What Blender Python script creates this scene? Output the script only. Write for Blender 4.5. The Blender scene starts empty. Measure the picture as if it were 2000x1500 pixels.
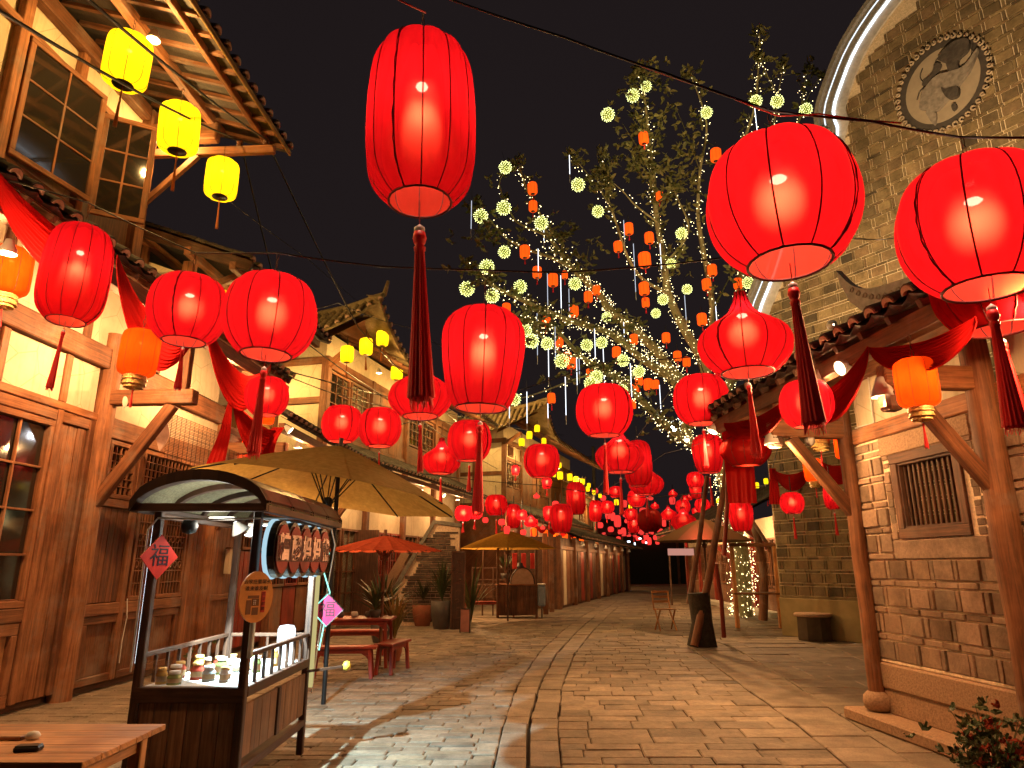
import bpy, math, random
from mathutils import Vector, Matrix
R = math.radians
random.seed(7)
sc = bpy.context.scene

# ---------------------------------------------------------------- camera, world, exposure
CAM_H = 1.6; FOC = 1339.0; TILT = math.atan(0.265)
cam = bpy.data.objects.new('camera', bpy.data.cameras.new('camera'))
sc.collection.objects.link(cam); sc.camera = cam
cam.location = (0, 0, CAM_H); cam.rotation_euler = (R(90) + TILT, 0, 0)
cam.data.sensor_width = 36.0; cam.data.lens = 36.0 * FOC / 2000.0
cam.data.clip_start = 0.05; cam.data.clip_end = 2000
w = bpy.data.worlds.new("World"); sc.world = w; w.use_nodes = True
nt = w.node_tree; nt.nodes.clear()
wo = nt.nodes.new('ShaderNodeOutputWorld'); bg = nt.nodes.new('ShaderNodeBackground')
wn = nt.nodes.new('ShaderNodeTexNoise'); wn.inputs['Scale'].default_value = 1.3; wn.inputs['Detail'].default_value = 2
wr = nt.nodes.new('ShaderNodeMapRange'); wr.inputs['To Min'].default_value = 0.85; wr.inputs['To Max'].default_value = 1.15
bg.inputs['Color'].default_value = (0.0132, 0.0093, 0.0098, 1)
nt.links.new(wn.outputs['Fac'], wr.inputs['Value']); nt.links.new(wr.outputs['Result'], bg.inputs['Strength'])
nt.links.new(bg.outputs['Background'], wo.inputs['Surface'])
sc.view_settings.view_transform = 'Standard'; sc.view_settings.look = 'None'
sc.view_settings.exposure = 0.0; sc.view_settings.gamma = 1.0; sc.view_settings.use_curve_mapping = False
cy = sc.cycles
cy.max_bounces = 5; cy.diffuse_bounces = 3; cy.glossy_bounces = 2; cy.transmission_bounces = 3; cy.transparent_max_bounces = 10
cy.sample_clamp_indirect = 2.5; cy.sample_clamp_direct = 0; cy.caustics_reflective = False; cy.caustics_refractive = False
cy.use_denoising = True

COL = sc.collection
CT, ST = math.cos(TILT), math.sin(TILT)
def ray(px, py):
    u = (px - 1000) / FOC; v = (750 - py) / FOC
    return (u, CT - v * ST, ST + v * CT)
def atY(px, py, Y):
    r = ray(px, py); k = Y / r[1]; return Vector((r[0] * k, Y, CAM_H + r[2] * k))
def atC(px, py, c):                     # c = distance along the view axis
    r = ray(px, py); return Vector((r[0] * c, r[1] * c, CAM_H + r[2] * c))
def gnd(px, py, z=0.0):
    r = ray(px, py); k = (z - CAM_H) / r[2]; return Vector((r[0] * k, r[1] * k, z))
def cdist(p):
    return p[1] * CT + (p[2] - CAM_H) * ST
def proj(p):
    c = cdist(p)
    if c < .05: return (-9999, -9999)
    v = (-p[1] * ST + (p[2] - CAM_H) * CT) / c
    return (1000 + p[0] / c * FOC, 750 - v * FOC)

# ---------------------------------------------------------------- mesh builder
KIDS = {}
class MB:
    def __init__(s): s.v = []; s.f = []; s.u = []; s.sm = []
    def add(s, vs, fs, uvs=None, smooth=False):
        o = len(s.v); s.v += [tuple(p) for p in vs]
        for i, f in enumerate(fs):
            s.f.append([k + o for k in f]); s.sm.append(smooth)
            s.u.append(uvs[i] if uvs else [(0, 0)] * len(f))
    def obox(s, c, ax, h, bev=0.0):
        """oriented box: centre c, unit axes ax (3), half sizes h, chamfer bev"""
        c = Vector(c); ax = [Vector(a) for a in ax]; bev = min(bev, min(h) * .6)
        la = max(range(3), key=lambda i: h[i]); off = (random.random() * 40, random.random() * 40)
        loc = []; fs = []
        if bev <= 0:
            for i in (-1, 1):
                for j in (-1, 1):
                    for k in (-1, 1): loc.append((i * h[0], j * h[1], k * h[2]))
            fs = [(0, 1, 3, 2), (4, 6, 7, 5), (0, 4, 5, 1), (2, 3, 7, 6), (0, 2, 6, 4), (1, 5, 7, 3)]
        else:
            idx = {}
            for i in (-1, 1):
                for j in (-1, 1):
                    for k in (-1, 1):
                        for a in range(3):
                            p = [i * h[0], j * h[1], k * h[2]]
                            for b in range(3):
                                if b != a: p[b] -= (i, j, k)[b] * bev
                            idx[(i, j, k, a)] = len(loc); loc.append(tuple(p))
            S = (-1, 1)
            for a in range(3):
                b, d = [(1, 2), (2, 0), (0, 1)][a]
                for q in S:
                    def K(x, y, a=a, b=b, d=d, q=q):
                        t = [0, 0, 0]; t[a] = q; t[b] = x; t[d] = y; return idx[(t[0], t[1], t[2], a)]
                    f = [K(-1, -1), K(1, -1), K(1, 1), K(-1, 1)]
                    fs.append(tuple(f if q > 0 else f[::-1]))
            for a in range(3):
                b, d = [(1, 2), (2, 0), (0, 1)][a]
                for x in S:
                    for y in S:
                        def K2(e, which):
                            t = [0, 0, 0]; t[a] = e; t[b] = x; t[d] = y; return idx[(t[0], t[1], t[2], which)]
                        f = [K2(-1, b), K2(1, b), K2(1, d), K2(-1, d)]
                        fs.append(tuple(f if x * y > 0 else f[::-1]))
            for i in S:
                for j in S:
                    for k in S:
                        f = [idx[(i, j, k, 0)], idx[(i, j, k, 1)], idx[(i, j, k, 2)]]
                        fs.append(tuple(f if i * j * k > 0 else f[::-1]))
        vs = [c + ax[0] * p[0] + ax[1] * p[1] + ax[2] * p[2] for p in loc]
        o1, o2 = [i for i in range(3) if i != la]
        uvs = [[(loc[k][la] + off[0], loc[k][o1] + loc[k][o2] + off[1]) for k in f] for f in fs]
        s.add(vs, fs, uvs); return s
    def box(s, x0, x1, y0, y1, z0, z1, bev=0.0):
        h = ((abs(x1 - x0)) / 2, abs(y1 - y0) / 2, abs(z1 - z0) / 2)
        return s.obox(((x0 + x1) / 2, (y0 + y1) / 2, (z0 + z1) / 2), ((1, 0, 0), (0, 1, 0), (0, 0, 1)), h, bev)
    def beam(s, p, q, wd, ht, up=(0, 0, 1), bev=0.0):
        p = Vector(p); q = Vector(q); d = (q - p); L = d.length; d.normalize(); u = Vector(up)
        x = d.cross(u)
        if x.length < 1e-4: x = d.cross(Vector((1, 0, 0)))
        x.normalize(); z = x.cross(d).normalized()
        return s.obox((p + q) / 2, (x, d, z), (wd / 2, L / 2, ht / 2), bev)
    def tube(s, pts, r, n=6, caps=True, smooth=True, wob=0.0):
        pts = [Vector(p) for p in pts]; m = len(pts); rr = r if isinstance(r, (list, tuple)) else [r] * m
        vs = []; fs = []; uvs = []; L = 0; Ls = []; of = random.random() * 30
        pv = None
        for i, p in enumerate(pts):
            d = (pts[min(i + 1, m - 1)] - pts[max(i - 1, 0)]); d.normalize()
            if pv is None:
                a = d.cross(Vector((0, 0, 1)))
                if a.length < 1e-3: a = d.cross(Vector((1, 0, 0)))
            else:
                a = pv - d * pv.dot(d)
            a.normalize(); pv = a; b = d.cross(a)
            if i: L += (p - pts[i - 1]).length
            Ls.append(L)
            for k in range(n):
                t = 2 * math.pi * k / n; q = rr[i] * (1 + wob * (random.random() - .5))
                vs.append(p + (a * math.cos(t) + b * math.sin(t)) * q)
        for i in range(m - 1):
            for k in range(n):
                k2 = (k + 1) % n
                fs.append((i * n + k, i * n + k2, (i + 1) * n + k2, (i + 1) * n + k))
                c = rr[i] * 6.28 / n
                uvs.append([(Ls[i] + of, k * c), (Ls[i] + of, (k + 1) * c), (Ls[i + 1] + of, (k + 1) * c), (Ls[i + 1] + of, k * c)])
        s.add(vs, fs, uvs, smooth)
        if caps:
            s.add([vs[k] for k in range(n)], [tuple(range(n))[::-1]]); s.add([vs[(m - 1) * n + k] for k in range(n)], [tuple(range(n))])
        return s
    def lathe(s, prof, n=24, c=(0, 0, 0), fn=None, smooth=True, close=False):
        vs = []; fs = []; uvs = []
        for i, (r, z) in enumerate(prof):
            for k in range(n):
                t = 2 * math.pi * k / n; q = r * (fn(t, i / max(1, len(prof) - 1)) if fn else 1)
                vs.append((c[0] + q * math.cos(t), c[1] + q * math.sin(t), c[2] + z))
        for i in range(len(prof) - 1):
            for k in range(n):
                k2 = (k + 1) % n
                fs.append((i * n + k, i * n + k2, (i + 1) * n + k2, (i + 1) * n + k))
                uvs.append([(prof[i][1], k / n), (prof[i][1], (k + 1) / n), (prof[i + 1][1], (k + 1) / n), (prof[i + 1][1], k / n)])
        s.add(vs, fs, uvs, smooth)
        if close:
            s.add([vs[k] for k in range(n)], [tuple(range(n))[::-1]]); s.add(vs[-n:], [tuple(range(n))])
        return s
    def prism(s, poly, fn, d0, d1):
        """extrude 2-D polygon; fn(a,b,d)->point"""
        n = len(poly); vs = [fn(a, b, d0) for a, b in poly] + [fn(a, b, d1) for a, b in poly]
        fs = [tuple(range(n))[::-1], tuple(range(n, 2 * n))] + [(i, (i + 1) % n, n + (i + 1) % n, n + i) for i in range(n)]
        uvs = [[poly[k % n] for k in f] for f in fs]
        s.add(vs, fs, uvs); return s
    def mesh(s, name, mat):
        me = bpy.data.meshes.new(name); me.from_pydata(s.v, [], s.f)
        uv = me.uv_layers.new(name='UVMap'); flat = []
        for u in s.u:
            for a in u: flat += [a[0], a[1]]
        uv.data.foreach_set('uv', flat)
        me.polygons.foreach_set('use_smooth', s.sm)
        if mat: me.materials.append(mat)
        me.update(); return me
    def build(s, name, mat, parent=None):
        return inst(name, s.mesh(name, mat), parent)
def inst(name, me, parent=None, M=None):
    o = bpy.data.objects.new(name, me); COL.objects.link(o)
    if parent is not None: o.parent = parent; KIDS.setdefault(parent.name, []).append(o)
    if M is not None: o.matrix_basis = M
    return o
def tag(o, label=None, cat=None, group=None, kind=None):
    if label: o['label'] = label
    if cat: o['category'] = cat
    if group: o['group'] = group
    if kind: o['kind'] = kind
    return o
def thing(name, label, cat, loc=(0, 0, 0), rz=0.0, group=None):
    o = bpy.data.objects.new(name, None); COL.objects.link(o); o.location = loc; o.rotation_euler = (0, 0, rz)
    o.empty_display_size = .2
    return tag(o, label, cat, group)
def copy_tree(o, parent=None):
    c = o.copy(); COL.objects.link(c); c.parent = parent
    if parent is not None: KIDS.setdefault(parent.name, []).append(c)
    for ch in list(KIDS.get(o.name, [])): copy_tree(ch, c)
    return c
NUMW = ['first', 'second', 'third', 'fourth', 'fifth', 'sixth', 'seventh', 'eighth', 'ninth', 'tenth', 'eleventh', 'twelfth', 'thirteenth',
        'fourteenth', 'fifteenth', 'sixteenth', 'seventeenth', 'eighteenth', 'nineteenth', 'twentieth']
def ordw(i):
    if i < 20: return NUMW[i]
    i += 1; tens = {2: 'twenty', 3: 'thirty', 4: 'forty', 5: 'fifty', 6: 'sixty'}[i // 10]
    return (tens + '-' + NUMW[i % 10 - 1]) if i % 10 else tens[:-1] + 'ieth'

# ---------------------------------------------------------------- materials
MATS = {}
class NT:
    def __init__(s, name):
        m = bpy.data.materials.new(name); m.use_nodes = True; s.m = m; s.t = m.node_tree; s.t.nodes.clear()
        s.out = s.n('OutputMaterial')
    def n(s, typ, **kw):
        nd = s.t.nodes.new('ShaderNode' + typ)
        for k, v in kw.items():
            if k[0] == '_': setattr(nd, k[1:], v)
            else:
                key = k.replace('_', ' ')
                nd.inputs[key].default_value = v
        return nd
    def l(s, a, b): s.t.links.new(a, b)
    def ramp(s, fac, stops):
        r = s.n('ValToRGB'); e = r.color_ramp.elements
        while len(e) < len(stops): e.new(.5)
        for i, (p, c) in enumerate(stops):
            e[i].position = p; e[i].color = (*c, 1)
        s.l(fac, r.inputs['Fac']); return r
    def mix(s, a, b, fac, typ='MIX'):
        m = s.n('Mix', _data_type='RGBA', _blend_type=typ)
        for sock, val in ((m.inputs[0], fac), (m.inputs[6], a), (m.inputs[7], b)):
            if hasattr(val, 'is_linked') or hasattr(val, 'links'): s.l(val, sock)
            else: sock.default_value = val if not isinstance(val, tuple) else (*val, 1)
        return m.outputs[2]
def principled(t, color, rough=.8, bump=None, bstr=.3, bdist=.01, spec=.3, metal=0.0):
    b = t.n('BsdfPrincipled'); b.inputs['Roughness'].default_value = rough if not hasattr(rough, 'links') else .5
    if hasattr(rough, 'links'): t.l(rough, b.inputs['Roughness'])
    b.inputs['Specular IOR Level'].default_value = spec; b.inputs['Metallic'].default_value = metal
    if hasattr(color, 'links'): t.l(color, b.inputs['Base Color'])
    else: b.inputs['Base Color'].default_value = (*color, 1)
    if bump is not None:
        bp = t.n('Bump'); bp.inputs['Strength'].default_value = bstr; bp.inputs['Distance'].default_value = bdist
        t.l(bump, bp.inputs['Height']); t.l(bp.outputs[0], b.inputs['Normal'])
    t.l(b.outputs[0], t.out.inputs['Surface']); return t.m
def rnd(t):
    oi = t.n('ObjectInfo'); g = t.n('NewGeometry'); a = t.n('Math', _operation='ADD'); f = t.n('Math', _operation='FRACT')
    t.l(oi.outputs['Random'], a.inputs[0]); t.l(g.outputs['Random Per Island'], a.inputs[1]); t.l(a.outputs[0], f.inputs[0]); return f.outputs[0]
def wood(name, c1, c2, rough=.6, scale=1.0, wear=.3):
    if name in MATS: return MATS[name]
    t = NT(name); uv = t.n('UVMap'); mp = t.n('Mapping'); mp.inputs['Scale'].default_value = (1.3 * scale, 26 * scale, 1)
    t.l(uv.outputs[0], mp.inputs[0])
    n1 = t.n('TexNoise', Scale=1.4, Detail=7.0, Roughness=.65, Distortion=.6); t.l(mp.outputs[0], n1.inputs['Vector'])
    r = t.ramp(n1.outputs['Fac'], [(.28, tuple(x * .35 for x in c1)), (.5, c1), (.74, c2)])
    n2 = t.n('TexNoise', Scale=2.3, Detail=5.0, Roughness=.6)
    tc = t.n('TexCoord'); t.l(tc.outputs['Object'], n2.inputs['Vector'])
    r2 = t.ramp(n2.outputs['Fac'], [(.35, (.55, .5, .48)), (.62, (1.15, 1.12, 1.1))])
    col = t.mix(r.outputs[0], r2.outputs[0], .8, 'MULTIPLY')
    rr = t.ramp(rnd(t), [(0, (.72, .7, .7)), (1, (1.2, 1.15, 1.1))])
    col = t.mix(col, rr.outputs[0], 1.0, 'MULTIPLY')
    # grey weathering in patches
    n3 = t.n('TexNoise', Scale=1.1, Detail=6.0, Roughness=.7); t.l(tc.outputs['Object'], n3.inputs['Vector'])
    r3 = t.ramp(n3.outputs['Fac'], [(.52, (0, 0, 0)), (.7, (wear, wear, wear))])
    col = t.mix(col, (.22, .185, .15), r3.outputs[0])
    ru = t.n('MapRange'); ru.inputs['To Min'].default_value = rough - .12; ru.inputs['To Max'].default_value = rough + .25
    t.l(n1.outputs['Fac'], ru.inputs['Value'])
    MATS[name] = principled(t, col, ru.outputs[0], n1.outputs['Fac'], .55, .006, .35); return MATS[name]
def flat(name, c, rough=.7, metal=0.0, spec=.3, nscale=6.0, amt=.25, bstr=.15):
    if name in MATS: return MATS[name]
    t = NT(name); tc = t.n('TexCoord'); n = t.n('TexNoise', Scale=nscale, Detail=6.0, Roughness=.6); t.l(tc.outputs['Object'], n.inputs['Vector'])
    r = t.ramp(n.outputs['Fac'], [(.3, tuple(x * (1 - amt) for x in c)), (.7, tuple(min(1, x * (1 + amt)) for x in c))])
    MATS[name] = principled(t, r.outputs[0], rough, n.outputs['Fac'], bstr, .01, spec, metal); return MATS[name]
def masonry(name, cols, rough=.85, bscale=22.0, bstr=.7, bdist=.012, spec=.25):
    t = NT(name); tc = t.n('TexCoord'); g = t.n('NewGeometry')
    r = t.ramp(rnd(t), [(i / (len(cols) - 1), c) for i, c in enumerate(cols)])
    n = t.n('TexNoise', Scale=bscale, Detail=8.0, Roughness=.7); t.l(g.outputs['Position'], n.inputs['Vector'])
    n2 = t.n('TexNoise', Scale=3.1, Detail=5.0, Roughness=.6); t.l(g.outputs['Position'], n2.inputs['Vector'])
    rr = t.ramp(n.outputs['Fac'], [(.3, (.6, .6, .6)), (.65, (1.2, 1.2, 1.2))])
    r2 = t.ramp(n2.outputs['Fac'], [(.33, (.55, .53, .5)), (.66, (1.2, 1.18, 1.15))])
    col = t.mix(t.mix(r.outputs[0], rr.outputs[0], .75, 'MULTIPLY'), r2.outputs[0], .8, 'MULTIPLY')
    MATS[name] = principled(t, col, rough, n.outputs['Fac'], bstr, bdist, spec); return MATS[name]
def emis(name, c, s, sample=True):
    if name in MATS: return MATS[name]
    t = NT(name); e = t.n('Emission'); e.inputs['Color'].default_value = (*c, 1); e.inputs['Strength'].default_value = s
    t.l(e.outputs[0], t.out.inputs['Surface']); MATS[name] = t.m
    if not sample: t.m.cycles.emission_sampling = 'NONE'
    return t.m
def fabric(name, c, em, tr=.1, tint=None, glow=None, inner_glow=(.75, .085, .055)):
    """lamp cloth: translucent + diffuse with a little see-through weave; em = glow from a lamp inside"""
    t = NT(name); tc = t.n('TexCoord')
    wm = t.n('Mapping'); wm.inputs['Scale'].default_value = (2.2, 2.2, .5); t.l(tc.outputs['Object'], wm.inputs[0])
    wv = t.n('TexNoise', Scale=6.0, Detail=8.0, Roughness=.68, Distortion=.5); t.l(wm.outputs[0], wv.inputs['Vector'])
    r = t.ramp(wv.outputs['Fac'], [(.3, tuple(x * .74 for x in c)), (.7, tuple(min(1, x * 1.2) for x in c))])
    tl = t.n('BsdfTranslucent'); df = t.n('BsdfDiffuse'); tp = t.n('BsdfTransparent')
    t.l(r.outputs[0], tl.inputs['Color'])
    if glow:      # inner side coloured paler to look overexposed by the lamp
        gb = t.n('NewGeometry'); t.l(t.mix(tuple(inner_glow), r.outputs[0], gb.outputs['Backfacing']), df.inputs['Color'])
    else: t.l(r.outputs[0], df.inputs['Color'])
    bp = t.n('Bump', Strength=.12, Distance=.01); t.l(wv.outputs['Fac'], bp.inputs['Height']); t.l(bp.outputs[0], df.inputs['Normal'])
    tp.inputs['Color'].default_value = (*(tint or c), 1)
    m1 = t.n('MixShader', Fac=.35); t.l(tl.outputs[0], m1.inputs[1]); t.l(df.outputs[0], m1.inputs[2])
    m2 = t.n('MixShader', Fac=tr); t.l(m1.outputs[0], m2.inputs[1]); t.l(tp.outputs[0], m2.inputs[2])
    last = m2.outputs[0]
    if glow:
        rf = t.n('BsdfRefraction', Roughness=.9, IOR=1.33); rf.inputs['Color'].default_value = (*glow, 1)
        m3 = t.n('MixShader', Fac=.13); t.l(last, m3.inputs[1]); t.l(rf.outputs[0], m3.inputs[2]); last = m3.outputs[0]
    if em:
        e = t.n('Emission'); e.inputs['Color'].default_value = (*c, 1); e.inputs['Strength'].default_value = em
        a = t.n('AddShader'); t.l(last, a.inputs[0]); t.l(e.outputs[0], a.inputs[1]); last = a.outputs[0]
    t.l(last, t.out.inputs['Surface']); MATS[name] = t.m
    return t.m
def cloth(name, c):
    if name in MATS: return MATS[name]
    t = NT(name); d = t.n('BsdfDiffuse'); tl = t.n('BsdfTranslucent'); d.inputs['Color'].default_value = (*c, 1); tl.inputs['Color'].default_value = (*c, 1)
    m = t.n('MixShader', Fac=.3); t.l(d.outputs[0], m.inputs[1]); t.l(tl.outputs[0], m.inputs[2]); 
    g = t.n('BsdfGlossy'); g.inputs['Roughness'].default_value = .45; g.inputs['Color'].default_value = (.5, .1, .08, 1)
    m2 = t.n('MixShader', Fac=.06); t.l(m.outputs[0], m2.inputs[1]); t.l(g.outputs[0], m2.inputs[2])
    t.l(m2.outputs[0], t.out.inputs['Surface']); MATS[name] = t.m; return t.m

W_L = wood('weathered_timber', (.27, .115, .048), (.44, .20, .09), .6, 1.0, .7)
W_D = wood('dark_timber', (.105, .05, .028), (.20, .10, .055), .6, 1.0, .3)
W_M = wood('brown_timber', (.17, .070, .030), (.29, .13, .06), .6, 1.0, .55)
W_R = wood('red_lacquered_wood', (.26, .035, .018), (.36, .06, .03), .42, 1.0, .0)
W_T = wood('table_pine', (.50, .25, .10), (.62, .34, .15), .5, .7, .0)
W_K = wood('stall_dark_wood', (.065, .03, .017), (.12, .058, .032), .5, 1.0, .0)
W_C = wood('cart_board', (.19, .10, .052), (.33, .19, .105), .55, 1.0, .3)
def plaster(name, c, dirt=(.30, .20, .11)):
    t = NT(name); g = t.n('NewGeometry'); tc = t.n('TexCoord')
    n = t.n('TexNoise', Scale=2.4, Detail=8.0, Roughness=.65); t.l(g.outputs['Position'], n.inputs['Vector'])
    r = t.ramp(n.outputs['Fac'], [(.3, tuple(x * .78 for x in c)), (.62, c)])
    mp = t.n('Mapping'); mp.inputs['Scale'].default_value = (7, 7, .8); t.l(g.outputs['Position'], mp.inputs[0])
    n2 = t.n('TexNoise', Scale=1.0, Detail=7.0, Roughness=.7, Distortion=.4); t.l(mp.outputs[0], n2.inputs['Vector'])
    r2 = t.ramp(n2.outputs['Fac'], [(.53, (0, 0, 0)), (.75, (.55, .55, .55))])
    col = t.mix(r.outputs[0], dirt, r2.outputs[0])
    v = t.n('TexVoronoi', _feature='DISTANCE_TO_EDGE', Scale=1.7); t.l(g.outputs['Position'], v.inputs['Vector'])
    r3 = t.ramp(v.outputs['Distance'], [(0, (.35, .3, .25)), (.012, (1, 1, 1))])
    col = t.mix(col, r3.outputs[0], .5, 'MULTIPLY')
    MATS[name] = principled(t, col, .9, n.outputs['Fac'], .4, .012, .2); return MATS[name]
PLA = plaster('cream_plaster', (.64, .54, .38))
PLG = flat('olive_plaster', (.26, .20, .09), .85, nscale=1.6, amt=.25)
MOR = flat('pale_mortar', (.78, .60, .42), .95, nscale=30, amt=.25, bstr=.6)
MOG = flat('yellow_mortar', (.50, .40, .18), .95, nscale=30, amt=.3, bstr=.6)
MOB = flat('gable_mortar', (.56, .46, .30), .95, nscale=30, amt=.3, bstr=.6)
BRK = masonry('pinkish_stone', [(.16, .11, .075), (.27, .18, .12), (.34, .23, .165), (.20, .15, .11), (.38, .26, .18)], bdist=.016)
BRG = masonry('olive_brick', [(.065, .052, .033), (.16, .12, .058), (.22, .165, .082), (.12, .092, .05), (.19, .13, .068), (.26, .20, .10)])
PAV = masonry('paving_stone_rough', [(.12, .093, .065), (.20, .155, .11), (.27, .21, .15), (.15, .12, .09), (.22, .165, .11)], rough=.72, bscale=16, bstr=.75, bdist=.013, spec=.3)
PAK = masonry('kerb_stone', [(.19, .15, .108), (.24, .19, .14), (.27, .21, .155)], rough=.75, bscale=50, bstr=.8, bdist=.008, spec=.3)
JNT = flat('joint_earth', (.06, .045, .033), .95, nscale=20)
GRA = flat('granite_plinth', (.33, .21, .13), .85, nscale=45, amt=.3, bstr=.7)
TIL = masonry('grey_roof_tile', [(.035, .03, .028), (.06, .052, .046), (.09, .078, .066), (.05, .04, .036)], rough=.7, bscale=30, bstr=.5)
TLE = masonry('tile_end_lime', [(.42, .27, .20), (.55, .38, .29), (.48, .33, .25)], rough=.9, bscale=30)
TLL = masonry('yellow_lit_tile', [(.16, .12, .06), (.25, .19, .10), (.32, .25, .13)], rough=.8, bscale=18)  # lighter yellow copy of the roof tile, lamplight put into its colour
BLK = flat('black_cable', (.012, .011, .011), .5)
RWR = flat('red_wire', (.35, .02, .012), .5)
MET = flat('dark_metal', (.03, .028, .027), .4, .6)
IRN = flat('rusty_chain', (.10, .05, .03), .6, .7)
WHT = flat('white_plastic', (.6, .58, .55), .4, amt=.05)
GRY = flat('grey_stucco', (.42, .40, .35), .9, nscale=8, amt=.2)
COP = flat('grey_coping', (.20, .19, .16), .85, nscale=14, amt=.35, bstr=.6)
t_ = NT('window_glass'); MATS['glass'] = GLS = principled(t_, (.018, .015, .012), .06, spec=.7)
LEAF = masonry('tree_leaf', [(.07, .075, .02), (.12, .12, .04), (.18, .16, .05), (.09, .09, .03)], rough=.5, bscale=8)
LFD = masonry('pot_plant_leaf', [(.03, .05, .02), (.06, .085, .03), (.09, .10, .04)], rough=.45, bscale=8)
BARK = flat('tree_bark', (.22, .19, .09), .9, nscale=12, amt=.4, bstr=.8)
CLR = cloth('red_gauze', (.36, .008, .008)); CLD = cloth('dark_red_gauze', (.30, .008, .008))
TAS = flat('red_silk_tassel', (.80, .016, .018), .45, nscale=40, amt=.4)
TAO = flat('orange_silk_tassel', (.50, .16, .03), .5, nscale=40, amt=.4)
GLD = flat('gold_fringe', (.55, .36, .12), .4, .3, nscale=60, amt=.5, bstr=.6)
RIB = flat('dark_red_rib', (.09, .004, .004), .6)
RED = fabric('red_lantern_silk', (.36, .0045, .0095), 0.0, .05, (1, .42, .32), (1, .095, .05))
REF = fabric('red_lantern_silk_lit', (.62, .016, .018), 1.05, .05, (.8, .06, .05))
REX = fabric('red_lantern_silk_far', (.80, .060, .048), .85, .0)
REU = cloth('unlit_lantern_silk', (.22, .004, .004))
ORA = fabric('orange_lantern_silk', (.80, .052, .002), .66, .02, (.8, .15, .02))
ORS = fabric('small_orange_lantern_silk', (.85, .12, .008), .95, .0)
YEL = fabric('yellow_lantern_silk', (.82, .62, .006), .72, .05, (.8, .7, .05))
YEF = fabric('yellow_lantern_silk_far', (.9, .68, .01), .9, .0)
BUL = emis('lantern_bulb', (1, .78, .66), 60.0, False)
FAI = emis('fairy_light', (1, .80, .38), 7.0, False)
FAG = emis('ball_fairy_light', (.95, 1, .36), 4.0, False)
TUB = emis('white_light_tube', (.85, .9, 1), 2.6, False)
LED = emis('cold_led_strip', (.80, .90, 1.0), 5.0)
WARMB = emis('warm_lamp_glass', (1, .72, .4), 14.0, False)
COLDB = emis('cold_lamp_glass', (.75, .92, 1), 14.0, False)
def light(name, p, power, col, parent=None, radius=.06, typ='POINT', target=None, cone=90, blend=.6):
    ld = bpy.data.lights.new(name, typ); ld.energy = power; ld.color = col; ld.shadow_soft_size = radius
    o = bpy.data.objects.new(name, ld); COL.objects.link(o); o.location = p
    if typ == 'SPOT':
        ld.spot_size = R(cone); ld.spot_blend = blend
        d = Vector(target) - Vector(p); o.rotation_euler = d.to_track_quat('-Z', 'Y').to_euler()
    if parent is not None: o.parent = parent; KIDS.setdefault(parent.name, []).append(o)
    return o
WARM = (1, .53, .21); WARMY = (1, .57, .17)

# ---------------------------------------------------------------- frames (local x = along the wall, local y = out of / into it)
class Frame:
    def __init__(s, O, yaw, sg):
        s.O = Vector((O[0], O[1], 0)); s.yaw = R(yaw); s.sg = sg; s.rz = R(90) - s.yaw
        s.M = Matrix.Translation(s.O) @ Matrix.Rotation(s.rz, 4, 'Z')
    def l(s, a, t, z): return Vector((a, s.sg * t, z))
    def w(s, a, t, z): return s.M @ s.l(a, t, z)
FL = Frame((-5.6, 8.2), 3.3, -1); FR = Frame((3.95, 7.6), -5.2, 1)
FW = Frame((6.44, 17.26), -32, 1)
class House:
    def __init__(s, name, label, cat, F):
        s.F = F; s.root = thing(name, label, cat, F.O, F.rz)
        s.M = F.M
    def box(s, name, mat, a0, a1, t0, t1, z0, z1, bev=.006, parent=None, label=None):
        sg = s.F.sg; b = MB(); b.box(a0, a1, sg * t0, sg * t1, z0, z1, bev)
        o = b.build(name, mat, parent or s.root)
        if label: o['label'] = label
        return o
    def beam(s, name, mat, p, q, wd, ht, bev=.006, parent=None):
        b = MB(); b.beam(s.F.l(*p), s.F.l(*q), wd, ht, bev=bev); return b.build(name, mat, parent or s.root)
    def post(s, a, t, z0, z1, r, mat=None, name='post'):
        b = MB(); n = 7; b.tube([s.F.l(a, t, z0 + (z1 - z0) * i / n) + Vector((random.uniform(-.006, .006), random.uniform(-.006, .006), 0)) for i in range(n + 1)],
                                [r * random.uniform(.96, 1.03) for _ in range(n + 1)], 14, wob=.03)
        return b.build(name, mat or W_M, s.root)

def emit_pieces(name, root, M, boxes, mat, nmax=300, bev=.004, mesh_cache=None):
    """boxes: (centre, half) in the root's local axes. The nmax that show largest are parts, the rest one part."""
    def key(b):
        p = M @ Vector(b[0]); x, y = proj(p)
        if not (-80 < x < 2080 and -80 < y < 1580): return 0
        h = sorted(b[1])[1:]; return h[0] * h[1] / max(.2, cdist(p)) ** 2
    bs = sorted(boxes, key=key, reverse=True)
    bs = [b for b in bs if key(b) > 0] + [b for b in bs if key(b) == 0]
    cache = {}
    for c, h in bs[:nmax]:
        k = (round(h[0], 2), round(h[1], 2), round(h[2], 2))
        if k not in cache:
            b = MB(); hh = tuple(max(.004, x) for x in h); b.obox((0, 0, 0), ((1, 0, 0), (0, 1, 0), (0, 0, 1)), hh, bev); cache[k] = b.mesh(name, mat)
        inst(name, cache[k], root, Matrix.Translation(c))
    if len(bs) > nmax:
        b = MB()
        for c, h in bs[nmax:]: b.obox(c, ((1, 0, 0), (0, 1, 0), (0, 0, 1)), h, 0)
        tag(b.build(name + '_field', mat, root), kind='stuff')

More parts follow.
